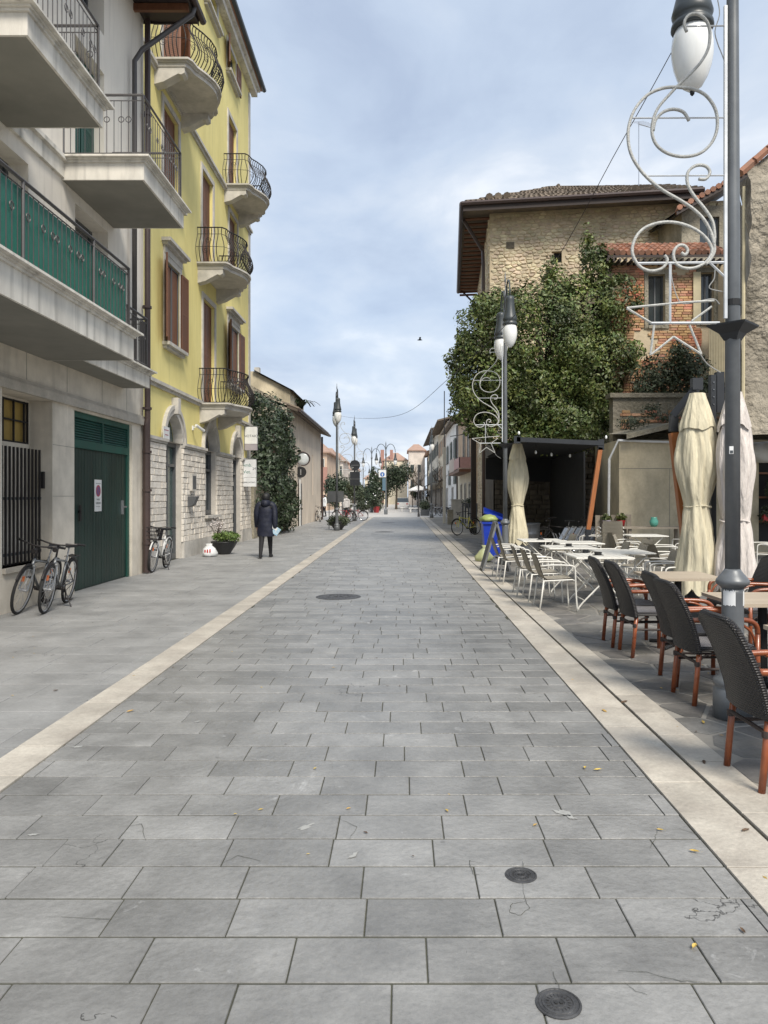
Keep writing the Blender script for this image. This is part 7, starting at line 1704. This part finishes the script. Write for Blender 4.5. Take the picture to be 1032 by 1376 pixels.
def tree(x, y, z, rx, rz_, label, mat, n=4500, s_=.2, nm='street_tree'):
    t = thing(nm, (x,y,0), label, 'tree'); b = [(x+U(-.4,.4)*rx, y+U(-.4,.4)*rx, z+U(-.4,.4)*rz_, rx*U(.5,.8), rx*U(.5,.8), rz_*U(.5,.8)) for _ in range(6)]
    leaves(b, n, s_, mat, 'foliage', t, shell=.2); MB().tube([(x,y,0),(x+.1,y,z)],[.18,.08],6).build('trunk', bark_m, t); return t
tree(-.7,92,4.0,2.1,1.9,'dark evergreen tree right of the twin arc lamp',leafd_m); tree(-8.0,66,2.2,1.0,2.1,'bright green conifer at the corner of the beige house',leaf_m, 3500, .12, 'conifer'); tree(-5.6,88,2.6,1.1,1.0,'olive tree behind the dark round sign',leafb_m,2500); tree(-4.3,80,1.8,.9,1.2,'small tree left of the christmas tree',leafb_m,2000)
t = thing('hedge', (-4,78,0), 'low hedge left of the christmas tree on the plaza', 'hedge'); leaves([(-4.6+k*.55,78,.6,.5,.5,.55) for k in range(5)], 3000, .12, leafb_m, 'foliage', t, shell=.1); MB().tube([(-4,78,0),(-4,78,.6)],.05).build('stem', bark_m, t)
def bare_tree(x, y, h, label):
    t = thing('bare_tree', (x,y,0), label, 'tree', 'young leafless trees on the plaza'); MB().tube([(x,y,0),(x+U(-.05,.05),y,h*.45),(x,y,h*.8)],[.06,.045,.02],6).build('trunk', bark_m, t); m = MB()
    def br(p, d, l, r_, k):
        q_ = p + d*l; m.tube([p, q_], [r_, r_*.6], 4, cap=False)
        if k: 
            for _ in range(3): br(p + d*l*U(.5,1), (d + Vector((U(-.7,.7),U(-.7,.7),U(-.1,.6)))).normalized(), l*.68, r_*.6, k-1)
    for k in range(6): a = U(0,6.28); br(Vector((x,y,h*U(.4,.8))), Vector((math.cos(a)*.7, math.sin(a)*.7, .8)).normalized(), h*.2, .022, 2)
    m.build('branches', bark_m, t)
for x, y, h, l in ((1.6,70,4.2,'leafless young tree nearest the pale post'),(2.0,78,4.8,'leafless young tree second from the left on the right side'),(3.0,66,4.8,'leafless young tree beside the far bicycle stand'),(3.7,70,4.5,'leafless young tree in front of the cream house'),(1.3,90,4.8,'farthest leafless young tree before the street end')): bare_tree(x,y,h,l)
for x, y, l in ((.5,78,'left concrete bench on the plaza'),(1.35,75,'right concrete bench on the plaza')):
    t = thing('concrete_bench', (x,y,0), l, 'bench', 'concrete benches on the plaza'); MB().box(x-.65,x+.65,y,y+.5,.36,.46).build('seat', white2, t); MB().box(x-.55,x-.4,y+.05,y+.45,0,.36).box(x+.4,x+.55,y+.05,y+.45,0,.36).build('supports', white2, t)
# parked car far
t = thing('parked_car', (-.2,92,0), 'white car parked beyond the plaza under the dark tree', 'car'); x, y = .1, 100
MB().rbox((x,y,.55),(1.7,4,.55),Matrix.Identity(3)).build('body', signw_m, t); m = MB(); lo, hi = .82, 1.38
m.q((x-.82,y-1.5,lo),(x+.82,y-1.5,lo),(x+.68,y-.9,hi),(x-.68,y-.9,hi)).q((x-.82,y+1.9,lo),(x+.82,y+1.9,lo),(x+.68,y+1.4,hi),(x-.68,y+1.4,hi)).q((x-.82,y-1.5,lo),(x-.82,y+1.9,lo),(x-.68,y+1.4,hi),(x-.68,y-.9,hi)).q((x+.82,y-1.5,lo),(x+.82,y+1.9,lo),(x+.68,y+1.4,hi),(x+.68,y-.9,hi)); m.build('windows', glass_m, t); MB().box(x-.68,x+.68,y-.9,y+1.4,1.38,1.42).build('roof_panel', signw_m, t)
for a in (-.8,.8):
    for b in (-1.25,1.25): MB().tube([(x+a-.1,y+b,.31),(x+a+.1,y+b,.31)],.31,12).build('wheel', rubber_m, t)
for s in (-1,1): MB().box(x+s*.6-.12,x+s*.6+.12,y-2.02,y-1.99,.55,.68).build('tail_light', red_m, t)
# bird
t = thing('bird', (.7,30,7.9), 'small dark bird flying in the sky above the street', 'bird'); m = MB(); cx, cy, cz = .72, 30, 7.9; m.tube([(cx-.10,cy,cz),(cx-.03,cy,cz+.01),(cx+.05,cy,cz+.01),(cx+.11,cy,cz)],[.008,.03,.028,.006],6); m.q((cx-.02,cy,cz+.02),(cx+.04,cy,cz+.02),(cx+.05,cy-.18,cz+.09),(cx-.03,cy-.16,cz+.08)); m.q((cx-.02,cy,cz+.02),(cx+.04,cy,cz+.02),(cx+.05,cy+.18,cz+.09),(cx-.03,cy+.16,cz+.08)); m.build('body', black_m, t)
# more far trees, parasols and planters
for x, y, z, rx, rz_, l, mt in ((-6.6,74,2.2,1.2,1.7,'dark green tree left of the plaza between the lamp posts',leafd_m),(-2.2,110,3.4,2.4,2.4,'broad dark tree far behind the christmas tree',leafd_m),(2.6,118,2.6,1.6,1.7,'small green tree near the street end on the right',leafb_m),(-7.4,112,2.6,1.8,2.0,'grey green tree in front of the pink house on the left',leafb_m)):
    tree(x, y, z, rx, rz_, l, mt, 2600, .22)
for k, (x, y) in enumerate(((2.9,76),(3.2,81),(3.0,87),(3.3,93))):
    t = thing('cafe_parasol', (x,y,0), ['white open parasol nearest under the far awning','second white open parasol along the far awning','third white open parasol along the far awning','farthest white open parasol along the far awning'][k], 'parasol', 'open parasols by the far awning')
    MB().tube([(x-1.2,y,0),(x-1.2,y,2.6)],.03,6).build('pole', bsteel_m, t); MB().lathe([(1.1,2.25),(.6,2.5),(.04,2.75)], (x-1.2,y,0), 8).build('canopy', white2, t)
for k, (x, y, s_) in enumerate(((1.9,62,.5),(2.0,64.5,.45),(-4.9,66,.5))):
    t = thing('box_planter', (x,y,0), ['square planter with a shrub beside the pale post','square planter behind the first one on the right','square planter with a shrub left of the christmas tree'][k], 'planter', 'square planters on the plaza'); MB().box(x-.35,x+.35,y-.35,y+.35,0,.5).build('box', frame_m, t); leaves([(x,y,.85,s_,s_,s_)], 700, .1, leafb_m, 'foliage', t, shell=.15)
